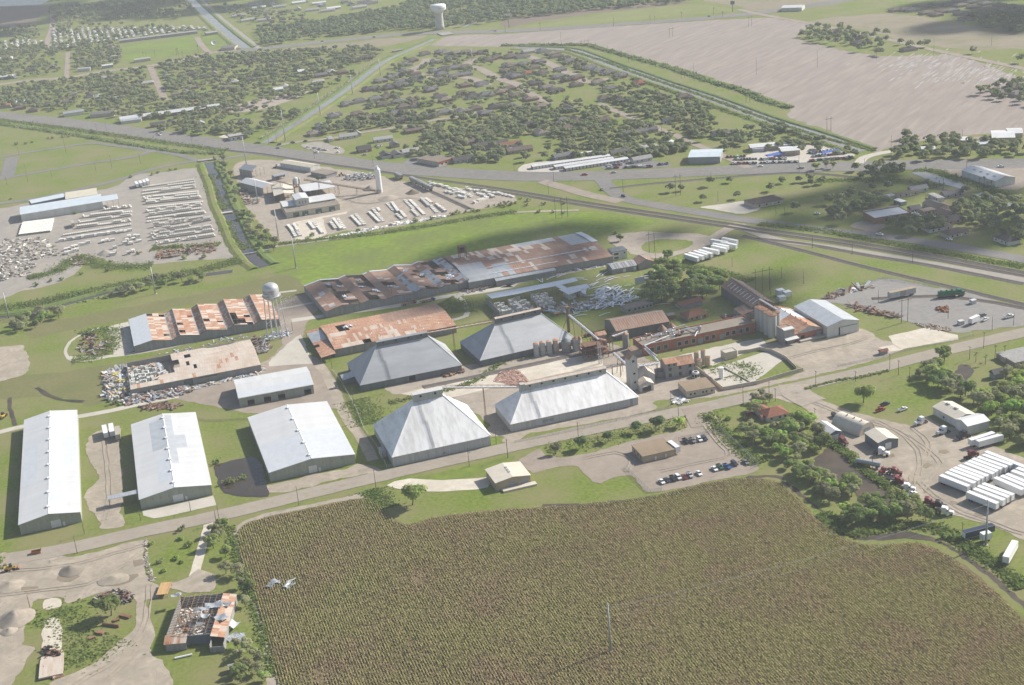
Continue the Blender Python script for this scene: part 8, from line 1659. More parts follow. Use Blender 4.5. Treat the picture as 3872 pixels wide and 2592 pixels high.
# the small store on its white pad, and other roadside sheds
FSt=Frame(U0(2040,1215),U0(2155,1195),U0(2005,1190),4.5);o=block(FSt,'small_store','white flat roofed store with red band beside the canal',4.5,HWALL['white'],HROOF['pale'],'shop',[(2,4,1,2.6),(7,10,1,2.6)],oh=.6,L=max(14,FSt.L),W=12);MB().box(-.66,14.6,-.72,-.62,3.9,4.6).build('fascia',paint('maroon'),o)
sheet('forecourt',conc_w,PL(U0,[(1935,1220),(2010,1190),(2160,1210),(2080,1240)]),LZ(),'white forecourt of the canal side store',jit=.3,curve=False)
def longshed(fn,a,b,W,h,rise,wm,rm,label,axis='x',group=None,cat='shed',doors=0,dm=None,name='long_shed'):
 p,q=P(fn(*a)),P(fn(*b));F=Frame.__new__(Frame);F.o=p;F.u=(q-p).normalized();F.L=(q-p).length;F.ang=math.atan2(F.u.y,F.u.x);F.w=Vector((-F.u.y,F.u.x));F.W=W;F.h=h
 o=gable(F,name,label,h+rise,axis,wm,rm,cat=cat,group=group,oh=.5)
 for k in range(doors):x=F.L*(k+.5)/doors;MB().box(x-1.2,x+1.2,-.07,-.01,.1,2.5).build('door',dm or door_w,o)
 return o
longshed(U0,(1070,1092),(1950,972),12,4,2.2,HWALL['brick'],white_roof,'very long red and white barn beside the highway');longshed(U0,(1075,1102),(1255,1080),9,3.2,1.2,white_wall,galv,'pale shed at the highway end of the long barn')
for a,b,W,rm,wm,lb in(((570,1040),(745,1015),14,galv,white_wall,'pale grey warehouse beside the highway'),((800,1050),(1010,1030),16,HROOF['grey'],HWALL['cream'],'dark roofed workshop beside the highway'),((135,940),(230,925),11,MATS['pale_blue_roof'],white_wall,'blue roofed workshop among the left trees'),((-60,555),(110,535),18,white_roof,white_wall,'bright white roofed hall at the left edge'),((-60,715),(120,700),14,white_roof,blue_wall,'white roofed blue hall beside the left street'),((0,965),(95,955),9,MATS['orange_paint'],HWALL['tan'],'orange fronted shop at the left edge'),((1195,560),(1335,540),11,HROOF['pale'],HWALL['cream'],'pale flat hall below the playing field'),((690,640),(800,630),8,HROOF['pale'],HWALL['white'],'pale mobile home row beside the left street'),((910,612),(1005,598),7,HROOF['white'],HWALL['blue'],'white blue trailer home beside the left street'),((1060,385),(1750,300),9,HROOF['pale'],HWALL['grey'],'long motel row along the top of the playing field'),((1960,455),(2080,445),24,HROOF['grey'],HWALL['cream'],'grey roofed canal office with pale walls'),((1830,320),(1930,305),12,HROOF['pale'],HWALL['grey'],'pale shed at the end of the motel row')):longshed(U0,a,b,W,4.0,1.2,wm,rm,lb)
w=P(U0(1897,398));o=thing('satellite_dish','large white satellite dish beside the canal office','dish',(w.x,w.y,0),0);MB().tube((0,0,0),(0,0,2.2),.3,.3,8).build('mast',galv,o);d_o=MB().lathe([(.2,0),(2.2,.5),(3.6,1.4),(3.7,1.4),(2.2,.4),(.2,-.1)],18).build('bowl',white_paint,o,loc=(0,0,2.6));d_o.rotation_euler=(.9,.3,0)
for k,(a,b,n)in enumerate((((270,1505),(955,1408),24),((470,1508),(985,1432),18),((560,1520),(1115,1435),18))):longshed(U2,a,b,7,2.8,.7,HWALL['brick'],white_roof,['upper brick storage row with white doors','middle brick storage row with white doors','lower brick storage row beside the highway verge'][k],doors=n,group='brick storage rows',name='storage_row',cat='storage')
longshed(U2,(1650,1455),(1930,1448),26,6.0,.9,HWALL['grey'],MATS['pale_blue_roof'],'wide grey shop hall with pale roof beside the sales lot',doors=4,dm=door_g,name='shop_hall');longshed(U2,(2200,1350),(2640,1315),13,4.0,1.0,HWALL['tan'],white_roof,'long white roofed sales shed behind the car lot');longshed(U3,(200,1388),(358,1375),16,4.5,.8,HWALL['tan'],white_roof,'tan sales office with white roof in the car lot');longshed(U3,(-60,1352),(40,1345),10,3.2,.6,HWALL['white'],white_roof,'small white canopy shed behind the car lot')
for a,b,W,lb in(((1440,1372),(1560,1365),11,'low white roofed house beneath roadside trees'),((1760,1290),(1860,1282),12,'white roofed shed beneath roadside trees'),((1870,1325),(2040,1318),12,'white roofed workshop beside the highway trees'),((2060,1265),(2260,1262),26,'large white roofed hall behind the highway trees'),((2200,1225),(2330,1222),18,'white roofed hall end behind the highway trees')):longshed(U3,a,b,W,4.2,1.2,HWALL['cream'],white_roof,lb)
FWw=Frame(cR(2088,200),cR(2265,165),cR(1765,108),5.5);o=gable(FWw,'wide_warehouse','wide white warehouse with skylights beside the far highway',8.0,'y',white_wall,white_roof,{'front':[(FWw.L*.55,FWw.L*.72,0,3.6),(FWw.L*.78,FWw.L*.95,0,3.6)]},cat='warehouse')
for k in range(4):MB().box(FWw.L*.25,FWw.L*.33,FWw.W*(.15+.2*k),FWw.W*(.15+.2*k)+2.4,7.0,7.25).build('skylight',door_g,o)
for q in((FWw.L*.55,FWw.L*.72,0,3.6),(FWw.L*.78,FWw.L*.95,0,3.6)):fill(o,'front',FWw.L,FWw.W,*q,door_w)
FBr=Frame(cR(1020,530),cR(1340,480),cR(950,490),4.6);L=FBr.L;o=block(FBr,'brick_shop','brown brick shop with flat white roof beside the branch road',4.8,HWALL['brick'],white_roof,'shop',[(L*.3,L*.36,1,3),(L*.45,L*.5,1,3),(L*.6,L*.66,1,3)],par=.4,W=max(18,FBr.W));MB().box(0,L,max(18,FBr.W)-.3,max(18,FBr.W),4.8,5.8).build('parapet',HWALL['cream'],o)
FHo=Frame(cH(2230,435),cH(2400,395),cH(2160,372),3.4);house(P(cR(40,400)),RA+.02,26,16,'hip','brown','cream','low brown hipped office on its concrete lot',name='office',cat='office',wing=False,detail=True,h=3.2,hip=2.8)
for x,y,L,W,kd,rc,wc,lb in((1560,440,17,11,'gable','dark','grey','dark roofed house behind the brick shop'),(1640,462,18,12,'hip','brown','tan','brown roofed house behind the brick shop'),(1655,515,16,10,'gable','brown','tan','low brown house among the shaded trees'),(1700,560,16,11,'hip','dark','tan','dark hipped house among the shaded trees'),(1570,628,18,11,'hip','brown','white','brown roofed house beside the shaded road'),(1720,678,17,11,'hip','brown','cream','brown roofed house with white drive beside the road'),(2190,740,15,10,'hip','dark','white','white house with dark roof at the right road bend'),(1370,470,8,6,'gable','grey','white','small white shed beside the brick shop'),(1085,370,20,5,'flat','white','green','pale green mobile home behind the shaded trees'),(1300,330,20,5,'flat','tan','cream','cream mobile home behind the shaded trees'),(1400,292,14,7,'gable','pale','white','pale shed near the tan drain'),(1565,362,15,5,'flat','pale','white','white mobile home beside the palm row'),(1700,335,16,7,'gable','grey','grey','grey shed beside the palm row'),(1245,405,9,5,'flat','white','blue','small blue white trailer in the clearing'),(1485,485,10,7,'flat','tan','tan','tan carport behind the brick shop')):hz(cR,x,y,L,W,kd,rc,wc,lb,'houses beside the shaded road',wing=False,detail=True,a=RA)
house(P(cR2(125,880)),RA+math.pi,12,10,'hip','red','white','small rust roofed house among the thicket trees',wing=True,detail=True,hip=2.6);house(P(cR2(45,905)),RA,4,3,'gable','red','grey','tiny rusty shed beside the rust roofed house',name='shed',cat='shed',wing=False,detail=False,h=2.0,hip=1)
house(P(cT(1700,470)),RA+.1,14,10,'hip','red','tan','brown roofed bungalow behind the brick mill',wing=False,detail=True,hip=2.6);house(P(cT(1650,365)),RA+.1,16,7,'gable','red','grey','low rusty shed behind the bungalow',name='shed',cat='shed',wing=False,detail=False,h=2.6,hip=1.4);house(P(cT(1490,480)),RA,5,4,'flat','pale','brick','small brick hut beside the rusty hall',name='hut',cat='hut',wing=False,detail=False)
house(P(cR2(2330,370)),RA,22,16,'flat','pale','tan','pale roofed house at the right road edge',wing=False,detail=True);house(P(cR2(2190,390)),RA,5,4,'flat','pale','cream','small cream hut beside the pale roofed house',name='hut',cat='hut',wing=False,detail=False);house(P(cR2(2100,530)),RA,6,4,'gable','grey','blue','blue grey garden shed beneath the mesquites',name='shed',cat='shed',wing=False,detail=False)
# wooded neighbourhood on the left
for fn,lst in((U0,[(290,630),(470,610),(740,545),(980,420),(1000,440),(1010,520),(600,910),(430,940),(640,850),(800,860),(880,870),(980,890),(1060,885),(1140,780),(1200,770),(1310,750),(960,700),(1000,800),(1470,690),(1700,670),(1900,665),(1700,790),(1650,830),(2000,790),(2080,740),(2090,810),(2230,720),(1840,690),(2280,540),(2210,570),(1560,850),(2150,1090),(1780,1110),(1520,1100),(1400,1120),(300,990),(180,970)]),(U1,[(40,545),(190,590),(620,680),(710,650),(810,655),(910,555),(1020,525),(590,740),(300,780),(830,520),(620,550)])):
 for x,y in lst:rc=rh.choice(['grey','dark','pale','tan','brown']);hz(fn,x,y,rh.choice((12,14,16)),rh.choice((8,9.5)),rh.choice(('hip','gable')),rc,None,None,'houses of the wooded neighbourhood',wing=False);o=S.collection.objects[-1]
for o in list(COL.objects):
 if o.get('group')=='houses of the wooded neighbourhood':o['label']=o['label'].replace('central','wooded left')
hz(U0,1722,948,12,7,'gable','red','brick','bright red roofed shed behind the long barn','houses of the wooded neighbourhood',wing=False)
for x,y in((470,645),(220,812)):hz(U1,x,y,17,8,'gable','white','white','white metal roofed house beside the canal woods' if x>300 else 'white metal roofed shed beside the clearing','houses of the wooded neighbourhood',wing=False)
# trailer park: rows of small white homes
MH=[house_meshes(11,3.8,'flat',c,w_,2.8)for c,w_ in(('white','white'),('pale','white'),('white','cream'),('pale','grey'))];park=PL(U0,[(430,440),(480,270),(700,255),(1000,255),(1700,235),(1880,265),(1400,320),(1050,365),(960,370),(640,425),(470,445)]);park2=PL(U0,[(0,380),(210,340),(390,380),(380,420),(200,440),(0,450)])
n_=0
for pk,lb in((park,'small white trailer home packed in the far trailer park'),(park2,'small white trailer home in the left trailer rows')):
 x0=min(p.x for p in pk);x1=max(p.x for p in pk);y0=min(p.y for p in pk);y1=max(p.y for p in pk);u_=Vector((math.cos(RA),math.sin(RA)));v_=Vector((-u_.y,u_.x));cc=Vector(((x0+x1)/2,(y0+y1)/2))
 for i in range(-70,71):
  for j in range(-30,31):
   p=cc+u_*(i*9.5)+v_*(j*19+(i%2)*2)
   if pip(p,pk)and n_<290 and rh.random()<.9:
    n_+=1;m_=rh.choice(MH);o=thing('trailer_home',lb,'trailer home',(p.x+rh.uniform(-1,1),p.y+rh.uniform(-2,2),0),RA+math.pi/2+rh.uniform(-.1,.1),'homes of the trailer parks');obj('wall',m_[0],o);obj('roof',m_[1],o)
for x,y in((70,80),(190,50),(250,70),(300,115),(540,100),(600,40),(630,55),(890,45),(960,75),(680,105),(730,85),(1000,30),(420,35),(480,20),(30,45),(100,125),(150,170),(420,90),(1060,40),(830,25)):hz(U1,x,y,24,8,'gable',rh.choice(('pale','grey','white')),'white','long pale home in the far rows beyond the woods','far long homes',wing=False)
for x,y in((2060,90),(2120,150),(2290,80),(2200,190),(2340,190)):hz(U0,x,y,24,8,'gable','pale','white','long pale home beside the far canal road','far long homes',wing=False)
for x,y in((1210,100),(1290,95),(1350,100),(1480,125),(1560,140),(1620,110),(1700,105),(1790,130),(1880,150),(1960,130),(2050,160),(2140,190),(2240,200),(2330,215),(1420,70),(1540,60),(1660,50),(1780,60),(1900,75),(2020,90),(2140,110),(2260,130),(2340,140),(1830,180),(2110,235),(2290,265),(1750,25),(1870,30),(2000,45),(2130,55),(2250,70),(2340,85)):hz(U3,x,y,18,13,'hip',rh.choice(('grey','tan','brown')),'tan','large hipped house in the far new housing','houses of the far new housing',wing=False)
for x,y in((640,300),(850,345),(870,395),(1320,450)):hz(U3,x,y,18,11,'hip','dark' if y>310 else 'brown','tan','dark house hidden in the grove beside the ploughed field','houses in the far grove',wing=False)
for x,y in((2140,840),(2230,795),(2290,850)):hz(U3,x,y,16,10,'hip','grey','tan','grey roofed house in the right edge grove','houses in the right edge grove',wing=False)
longshed(U3,(195,105),(375,100),24,5,1.6,white_wall,white_roof,'white hall standing alone beyond the far road');
# roadside signs
for fn,x,y,h_,lb in((U1,2285,248,22,'tall roadside sign with a white and red panel by the far road'),(U2,2040,105,15,'dark sign board on a pole at the far road fork')):
 w=P(fn(x,y));o=thing('road_sign',lb,'sign',(w.x,w.y,0),0);MB().tube((0,0,0),(0,0,h_),.5,.4,8).build('post',grey_wall,o);MB().box(-3,3,-.3,.3,h_-5,h_).build('panel',white_paint if h_>20 else blue_wall,o)
 if h_>20:MB().box(-3,3,-.34,-.31,h_-1.6,h_-.1).build('band',paint('red'),o)
# ================================================================ vegetation
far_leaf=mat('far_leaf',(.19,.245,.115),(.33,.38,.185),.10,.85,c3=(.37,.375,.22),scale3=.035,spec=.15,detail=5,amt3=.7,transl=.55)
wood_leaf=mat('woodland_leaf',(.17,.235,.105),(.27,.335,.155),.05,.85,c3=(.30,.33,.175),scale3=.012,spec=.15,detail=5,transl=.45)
rt=random.Random(2024);NT=[0]
def scatter(fn,pts,n,gap,seed=0,avoid=()):
 rg=random.Random(seed);q=PL(fn,pts);x0=min(p.x for p in q);x1=max(p.x for p in q);y0=min(p.y for p in q);y1=max(p.y for p in q);out=[];t=0
 while len(out)<n and t<n*60:
  t+=1;p=Vector((rg.uniform(x0,x1),rg.uniform(y0,y1)))
  if pip(p,q)and all(abs(p.x-o.x)+abs(p.y-o.y)>gap for o in out):out.append(p)
 return out
def grove(pts,kinds,s,label,group,name='tree'):
 for p in pts:plant_tree(rt.choice(kinds),p,rt.uniform(*s),label,group)
near_k=['mesquite_a','mesquite_b','bright_a','olive_a','olive_b']
# single trees one can name
for fn,x,y,k,s,lb in((cC,1430,1195,'mesquite_b',1.25,'broad mesquite standing alone at the grain field corner'),(cK,475,745,'olive_b',.95,'grey green bushy tree at the entrance end of the tree island'),(cK,712,695,'oak_a',1.1,'dark round oak second on the tree island'),(cK,938,632,'oak_b',.95,'small dark oak in the middle of the tree island'),(cK,1178,555,'oak_a',.9,'slim open crowned oak on the tree island'),(cK,1388,530,'oak_a',1.25,'largest dark oak on the tree island'),(cK,1565,508,'bright_a',.8,'bright green shrub tree at the far island end'),(cR2,920,760,'mesquite_b',1.15,'broad mesquite alone on the lawn by the truck yard'),(cR2,1640,400,'mesquite_a',1.2,'dense mesquite beside the beige road bend'),(cR2,1405,540,'olive_b',.8,'thin grey tree beside the road side mesquites'),(cB,890,1010,'mesquite_b',1.15,'dark broad mesquite beside the scrap iron heap'),(cH,1045,735,'oak_b',1.0,'small round tree on the turning loop island'),(cT,1790,455,'mesquite_a',.6,'small tree beside the brown bungalow'),(cR,495,105,'mesquite_a',1.0,'roadside tree first of three on the highway verge'),(cR,590,85,'olive_b',.9,'roadside tree second of three on the highway verge'),(cR,650,92,'olive_b',1.0,'roadside tree last of three on the highway verge'),(cH,1470,905,'mesquite_a',1.0,'dark shrub tree behind the torn bay roofs'),(cq,1265,415,'oak_b',.9,'round dark tree behind the casting hall')):plant_tree(k,P(fn(x,y)),s,lb,None)
tl='mesquite tree of the thicket between parking lot and truck yard'
grove(scatter(cR2,[(-60,700),(40,670),(130,760),(60,840),(-60,880)],6,6,1)+scatter(cR2,[(-160,1010),(100,1020),(280,990),(330,900),(440,930),(480,1010),(560,1090),(600,1150),(520,1200),(400,1300),(200,1260),(60,1150),(-120,1080)],28,7,2)+scatter(cR2,[(240,1330),(420,1330),(480,1400),(600,1490),(560,1560),(400,1480)],11,7,3),near_k,(.6,.98),tl,'thicket trees beside the parking lot')
grove(scatter(cR3,[(530,150),(600,80),(740,60),(860,110),(880,210),(700,230),(560,200)],13,6.5,4)+scatter(cR3,[(740,330),(900,300),(1060,240),(1240,240),(1390,300),(1540,370),(1600,410),(1540,440),(1280,420),(1000,430),(850,470),(740,410)],26,7.5,44),['mesquite_a','mesquite_b','bright_a','olive_a'],(.75,1.05),'mesquite tree of the dense thicket between grain field and trucks','thicket trees behind the trucks')
grove(scatter(cR2,[(1480,470),(1600,430),(1640,560),(1800,650),(1900,760),(1900,830),(1780,760),(1600,640),(1500,600)],15,8,5)+scatter(cR2,[(1940,760),(2120,720),(2343,700),(2480,760),(2480,1100),(2343,1160),(2180,1090),(2060,960),(2000,880)],28,8,6)+scatter(cR2,[(2150,480),(2300,480),(2440,560),(2440,640),(2200,640)],7,8,7),near_k,(.85,1.25),'mesquite tree shading the yards behind the truck workshop','trees behind the truck workshop')
grove(scatter(cB,[(1700,300),(1780,300),(1850,480),(1880,640),(1990,760),(2010,1000),(1950,1100),(1850,1000),(1780,820),(1700,640)],10,6,8)+scatter(cB,[(1850,1270),(1980,1220),(2080,1400),(2150,1560),(1900,1560)],10,6,9),['olive_a','olive_b','mesquite_a'],(.6,.95),'grey green scrub tree between roofless building and grain field','scrub trees along the field track')
grove(scatter(cH,[(1230,1190),(1350,1000),(1550,985),(1750,1060),(1930,1000),(2030,1060),(1900,1190),(1750,1270),(1500,1300),(1260,1300)],52,6.5,10),['mesquite_a','oak_a','mesquite_b'],(.75,1.1),'dark tree of the shaded thicket behind the mill','thicket trees behind the mill')
grove(scatter(cL,[(1890,30),(1990,10),(2040,150),(2130,290),(2150,420),(2080,430),(2010,300),(1940,160)],16,6,11)+scatter(cL,[(2080,480),(2180,470),(2330,640),(2420,720),(2540,790),(2420,830),(2300,810),(2220,690),(2120,560)],22,6.5,12),['mesquite_a','olive_a','olive_b'],(.75,1.05),'olive green tree of the line along the narrow canal','trees along the narrow canal')
grove(scatter(cL,[(70,1500),(300,1390),(560,1350),(600,1420),(500,1480),(300,1520),(100,1560)],14,7,13)+scatter(cL,[(1050,1200),(1300,1110),(1650,1050),(1780,1060),(1800,1090),(1500,1140),(1200,1200),(1030,1230)],16,7,14),['mesquite_a','olive_a'],(.7,1.0),'bushy tree of the thicket along the brown ditch','thicket trees along the brown ditch')
# palms
for fn,lst,lb in((cR,((1840,270),(1945,275),(1985,290),(2015,305),(2050,305),(1625,295)),'palm tree in the row behind the tan drain'),(U2,((1296,1130),(1342,1165),(1360,1170),(1410,1165),(1180,1165)),'palm tree beside the long grey roofed block'),(cR2,((2085,370),(2170,350)),'slender palm beside the pale roofed house'),(U0,((1275,520),(1300,520),(1375,505),(1565,490),(1580,488),(1622,520),(1760,465),(2020,440)),'palm tree along the playing field street'),(U2,((985,235),(1308,195),(1348,195),(1585,160),(1870,130),(1950,155),(335,275),(25,290)),'palm tree spaced along the far pasture road'),(cR2,((1915,400),(2000,420)),'short round palm beside the dark puddle')):
 for x,y in lst:plant_palm(P(fn(x,y)),rt.uniform(.9,1.25)if fn is not cR2 else .8,lb,lb.replace('palm tree','palms').replace('slender palm','palms').replace('short round palm','round palms'),rt.randrange(2)if 'round' not in lb else 2)
# shrubs
for fn,lst,lb in((cB,((1450,330),(1445,405),(1410,560),(1450,590),(1310,660),(1210,450),(1280,590),(30,630),(20,580),(1740,330),(1510,455)),'small shrub on the lawn beside the concrete path'),(cA,((1010,770),(1060,780),(2090,1450),(2150,1430),(1940,1280),(1910,1300),(2040,1470),(2000,1480)),'low bright shrub beside the pond or lane'),(cL,((1160,170),(1350,150),(1400,130),(1510,110),(1560,100),(670,490),(980,920),(1230,850),(1560,790),(1640,890),(1810,880),(100,360),(720,1030),(960,1000),(550,1080),(450,1090),(320,1130),(700,1290),(760,1280),(820,1260),(880,1250),(940,1240),(980,1220)),'dark shrub around the pipe yard edges'),(cM,((950,645),(1460,560),(1600,540),(1780,500),(1830,490),(1900,480),(1960,470),(2010,470),(2100,430),(2150,420),(2200,420),(2250,410),(2300,410),(540,690),(500,720),(360,745),(300,755)),'shrub along the plant fence track'),(cH,((20,430),(110,400),(210,420),(365,410),(545,400),(450,480),(540,490),(320,480),(1000,670),(160,360),(230,380)),'shrub on the bright field beside the tracks'),(cR3,((1700,540),(1650,560),(1740,560),(520,150),(480,60)),'shrub at the muddy track bend'),(U0,((230,1280),(290,1265),(150,1285),(430,1230),(470,1230),(560,1220),(610,1215),(290,1110),(820,1180),(940,1200),(1170,1220),(720,1165),(1465,1260)),'shrub along the far left tracks'),(cK,((2000,440),(2150,440),(2200,480),(2280,560),(1850,430),(2120,520)),'weedy shrub at the head of the thicket')):
 for x,y in lst:plant_bush(P(fn(x,y)),rt.uniform(.6,1.15),lb,lb+'s')
# weeds, hedges and rough edges nobody could count
brush('hedge','dark green reed hedge along the ploughed field levee',U2,[(0,408),(400,405),(720,402),(800,415),(1100,500),(1500,610),(1800,715),(2100,800),(2343,905),(2560,960)],7,3.2,9000,LEAF['dark'],1,.9,cat='hedge')
brush('hedge','reed hedge along the canal below the levee',U2,[(560,440),(760,500),(1000,580),(1150,640),(1500,760),(1850,880),(2343,1060),(2800,1210),(3300,1340)],4,1.2,5000,weed_leaf,2,.8,cat='hedge')
brush('hedge','reed hedge along the near side of the levee canal',U2,[(1150,700),(1400,780),(1900,960),(2150,1040),(2600,1200),(3000,1330)],5,2.0,3500,weed_leaf,3,.8,cat='hedge')
brush('hedge','dark weed hedge between lane and railway',U0,[(-60,1095),(300,1145),(700,1205),(1200,1290),(1600,1350),(1980,1365)],6,2.4,7000,LEAF['dark'],4,.7,cat='hedge')
brush('weeds','tall weeds along the highway verge',U0,[(-60,1060),(500,1130),(1000,1200),(1500,1270),(2000,1340)],10,1.2,5000,None,5,.6)
brush('weeds','reeds and brush lining the long canal',d_,[(600,318),(700,252),(800,185),(870,138)],6,1.6,3500,LEAF['olive'],6,.7)
for fn,pts,w,h,n,lb in((cL,[(0,1330),(300,1290),(700,1200),(1200,1100),(1700,1010),(2150,900)],12,2.2,9000,'green weedy bank above the brown ditch'),(cL,[(250,1060),(500,1000),(700,880),(900,950),(1200,960),(1350,950)],12,2.4,5000,'rough brush at the lower pipe yard edge'),(cL,[(1840,150),(1900,330),(1990,450)],9,1.4,2600,'bright weeds on the canal bank'),(cL,[(1990,560),(2040,700),(2150,810)],9,1.4,2600,'bright weeds on the lower canal bank'),(cL,[(1350,800),(1700,780),(1950,760)],10,1.6,1800,'weeds among the rusty pipe moulds'),(cM,[(250,760),(800,700),(1300,640),(1900,540),(2343,470)],7,1.4,6000,'weeds along the plant fence'),(cR3,[(560,340),(760,500),(1000,480),(1300,440),(1600,470),(1800,600),(2100,800),(2343,1000)],6,1.5,6000,'rank green weeds along the muddy track'),(cR2,[(620,1120),(760,1200),(900,1330),(1050,1440),(1200,1560)],4,2.0,3500,'overgrown hedge along the truck yard fence'),(cR2,[(400,640),(650,570),(850,540),(1140,475)],2,.8,700,'weedy fence line along the road lawn'),(cB,[(1830,300),(1870,420),(1900,560),(1990,800),(2060,1000),(2120,1250),(2200,1500)],5,1.0,2200,'weeds between field track and scrub'),(cT,[(-1000,1230),(-300,1060),(0,870),(260,815)],4,.9,1500,'green weeds along the mill siding'),(cK,[(1800,380),(1900,500),(2100,680),(2280,830)],9,1.0,1700,'rank green weeds outside the lot fence'),(cH,[(1350,900),(1600,950),(1900,1000),(2200,1090)],9,1.0,2600,'rough grass along the old fence line'),(cR,[(0,580),(600,650),(1200,760),(1800,870),(2343,960)],7,1.2,6500,'tall green verge between road and tracks'),(cR,[(1370,105),(1560,120),(1800,200),(2100,300),(2343,400)],8,2.0,4500,'reeds along the tan drain'),(cR,[(500,200),(900,190),(1200,200),(1600,250)],10,1.6,3500,'rough weeds along the old upper track'),(cA,[(640,380),(900,330),(1000,180),(900,110),(720,160)],12,.8,2600,'weeds in the oval scrap patch'),(cN,[(920,1200),(1000,1300),(1050,1420)],16,.8,1200,'weeds beside the sandy lane fence'),(cN,[(1700,330),(1850,360),(1850,430)],14,.8,1500,'rank weeds in the bend of the works lane'),(cmk,[(1700,800),(2000,740),(2200,700),(2343,800),(2200,900),(2000,860)],10,.5,600,'weeds sprouting in the tank yard'),(cB,[(300,1100),(500,960),(620,1150),(560,1400),(700,1350),(950,1180)],16,.5,1500,'weeds among the ruined slabs'),(cK,[(400,720),(700,660),(1000,590),(1300,520),(1600,470)],12,.25,900,'rough grass of the tree island'),(cC,[(1080,1060),(1130,1150),(1180,1230)],9,1.0,1500,'bright weeds at the field corner')):brush('weeds',lb,fn,pts,w,h,n,None,n,.42)
# far trees: everything beyond the three hundred largest
def tree_mass(name,label,groups,m,lobes=9,per=22,sz=.8):
 rg=np.random.default_rng(5);base=[]
 for k in range(6):base.append(crown_points(np.random.default_rng(100+k),4.6,1.6,7.2,lobes,per))
 C_,N_=[],[]
 for pts,s0,s1 in groups:
  for p in pts:
   b,nn=base[rg.integers(6)];s=rg.uniform(s0,s1);a=rg.uniform(0,6.28);c,s_=math.cos(a),math.sin(a);R_=np.array([[c,-s_,0],[s_,c,0],[0,0,1]])
   C_.append((b*s)@R_.T+np.array([p.x,p.y,0]));N_.append(nn@R_.T)
 C_=np.concatenate(C_);N_=np.concatenate(N_)
 return obj(name,quads_mesh(name,C_,N_,rg.uniform(.6,1.3,len(C_))*sz,m,.85,3),label=label,kind='stuff',cat='trees')
hp=[Vector((o.location.x,o.location.y))for o in COL.objects if o.get('category')=='house'];hgrid={}
for p in hp:hgrid.setdefault((int(p.x//12),int(p.y//12)),[]).append(p)
def clear(pts,r=6.5):return[p for p in pts if not any((p-q).length<r for i in(-1,0,1)for j in(-1,0,1)for q in hgrid.get((int(p.x//12)+i,int(p.y//12)+j),()))]
streets=[PL(U1,[(240,1290),(450,1255),(730,1225),(1000,1175),(1300,1130),(1640,1065),(1900,1020),(2343,930)]),PL(U2,[(860,920),(1000,985),(1150,1050),(1350,1130),(1500,1190),(1640,1250),(1750,1300),(1900,1360)]),PL(U2,[(220,500),(400,560),(560,640),(640,670),(760,730),(950,700)]),PL(U1,[(1560,520),(1440,620),(1540,680),(1900,690),(2100,760)]),PL(U1,[(1990,530),(1910,580),(2040,620),(2200,700),(2400,760)])]+[PL(d_,q)for q in([(-40,200),(77,184),(155,178),(225,166),(336,152),(400,142),(478,122)],[(344,154),(354,178),(366,205),(378,230)],[(155,120),(152,177)])]
sq=[p for l in streets for p in straight(l,False,6)];sgrid={}
for p in sq:sgrid.setdefault((int(p.x//12),int(p.y//12)),[]).append(p)
def off_street(pts,r=9):return[p for p in pts if not any((p-q).length<r for i in(-1,0,1)for j in(-1,0,1)for q in sgrid.get((int(p.x//12)+i,int(p.y//12)+j),()))]
def fillp(fn,pts,n,seed):
 rg=random.Random(seed);q=PL(fn,pts);x0=min(p.x for p in q);x1=max(p.x for p in q);y0=min(p.y for p in q);y1=max(p.y for p in q);out=[];t=0
 while len(out)<n and t<n*30:
  t+=1;p=Vector((rg.uniform(x0,x1),rg.uniform(y0,y1)))
  if pip(p,q)and noise.noise((p.x*.013,p.y*.013,seed))+rg.uniform(-.35,.35)>-.28:out.append(p)
 return off_street(clear(out))
g1=fillp(d_,[(905,140),(1130,122),(1290,132),(1400,170),(1450,200),(1350,245),(1150,260),(900,265),(830,250),(850,210)],420,1);g2=fillp(d_,[(700,318),(760,280),(900,262),(1150,262),(1350,245),(1450,200),(1560,240),(1620,245),(1640,300),(1580,345),(1500,362),(1250,372),(1000,372),(900,350),(980,330),(960,300),(800,300)],1050,2)
g3=fillp(d_,[(0,112),(60,108),(270,98),(285,142),(220,160),(70,178),(0,188)],420,3)+fillp(d_,[(0,205),(150,185),(340,158),(450,130),(600,122),(850,112),(880,120),(820,170),(740,215),(600,242),(540,262),(480,262),(330,280),(200,262),(0,246)],1350,4)+fillp(d_,[(340,292),(480,262),(640,250),(690,265),(620,300),(560,320),(380,306)],150,5)
g4=fillp(d_,[(120,60),(300,58),(480,70),(280,92),(160,108)],60,6)+fillp(d_,[(0,70),(85,62),(100,90),(0,105)],40,7)+fillp(d_,[(110,22),(420,0),(450,30),(400,48),(120,55)],240,8)+fillp(d_,[(2190,45),(2342,30),(2342,80),(2260,70)],60,9)
g5=fillp(d_,[(1640,310),(1780,290),(1900,330),(1980,352),(1960,365),(1780,345),(1650,345)],60,10)+fillp(d_,[(470,10),(560,20),(720,40),(700,60),(590,58),(520,40)],90,11)
tree_mass('neighbourhood_trees','spreading trees filling the far neighbourhoods between the houses',[(g1,.5,.9),(g2,.55,1.05),(g3,.6,1.05),(g5,.7,1.1)],far_leaf)
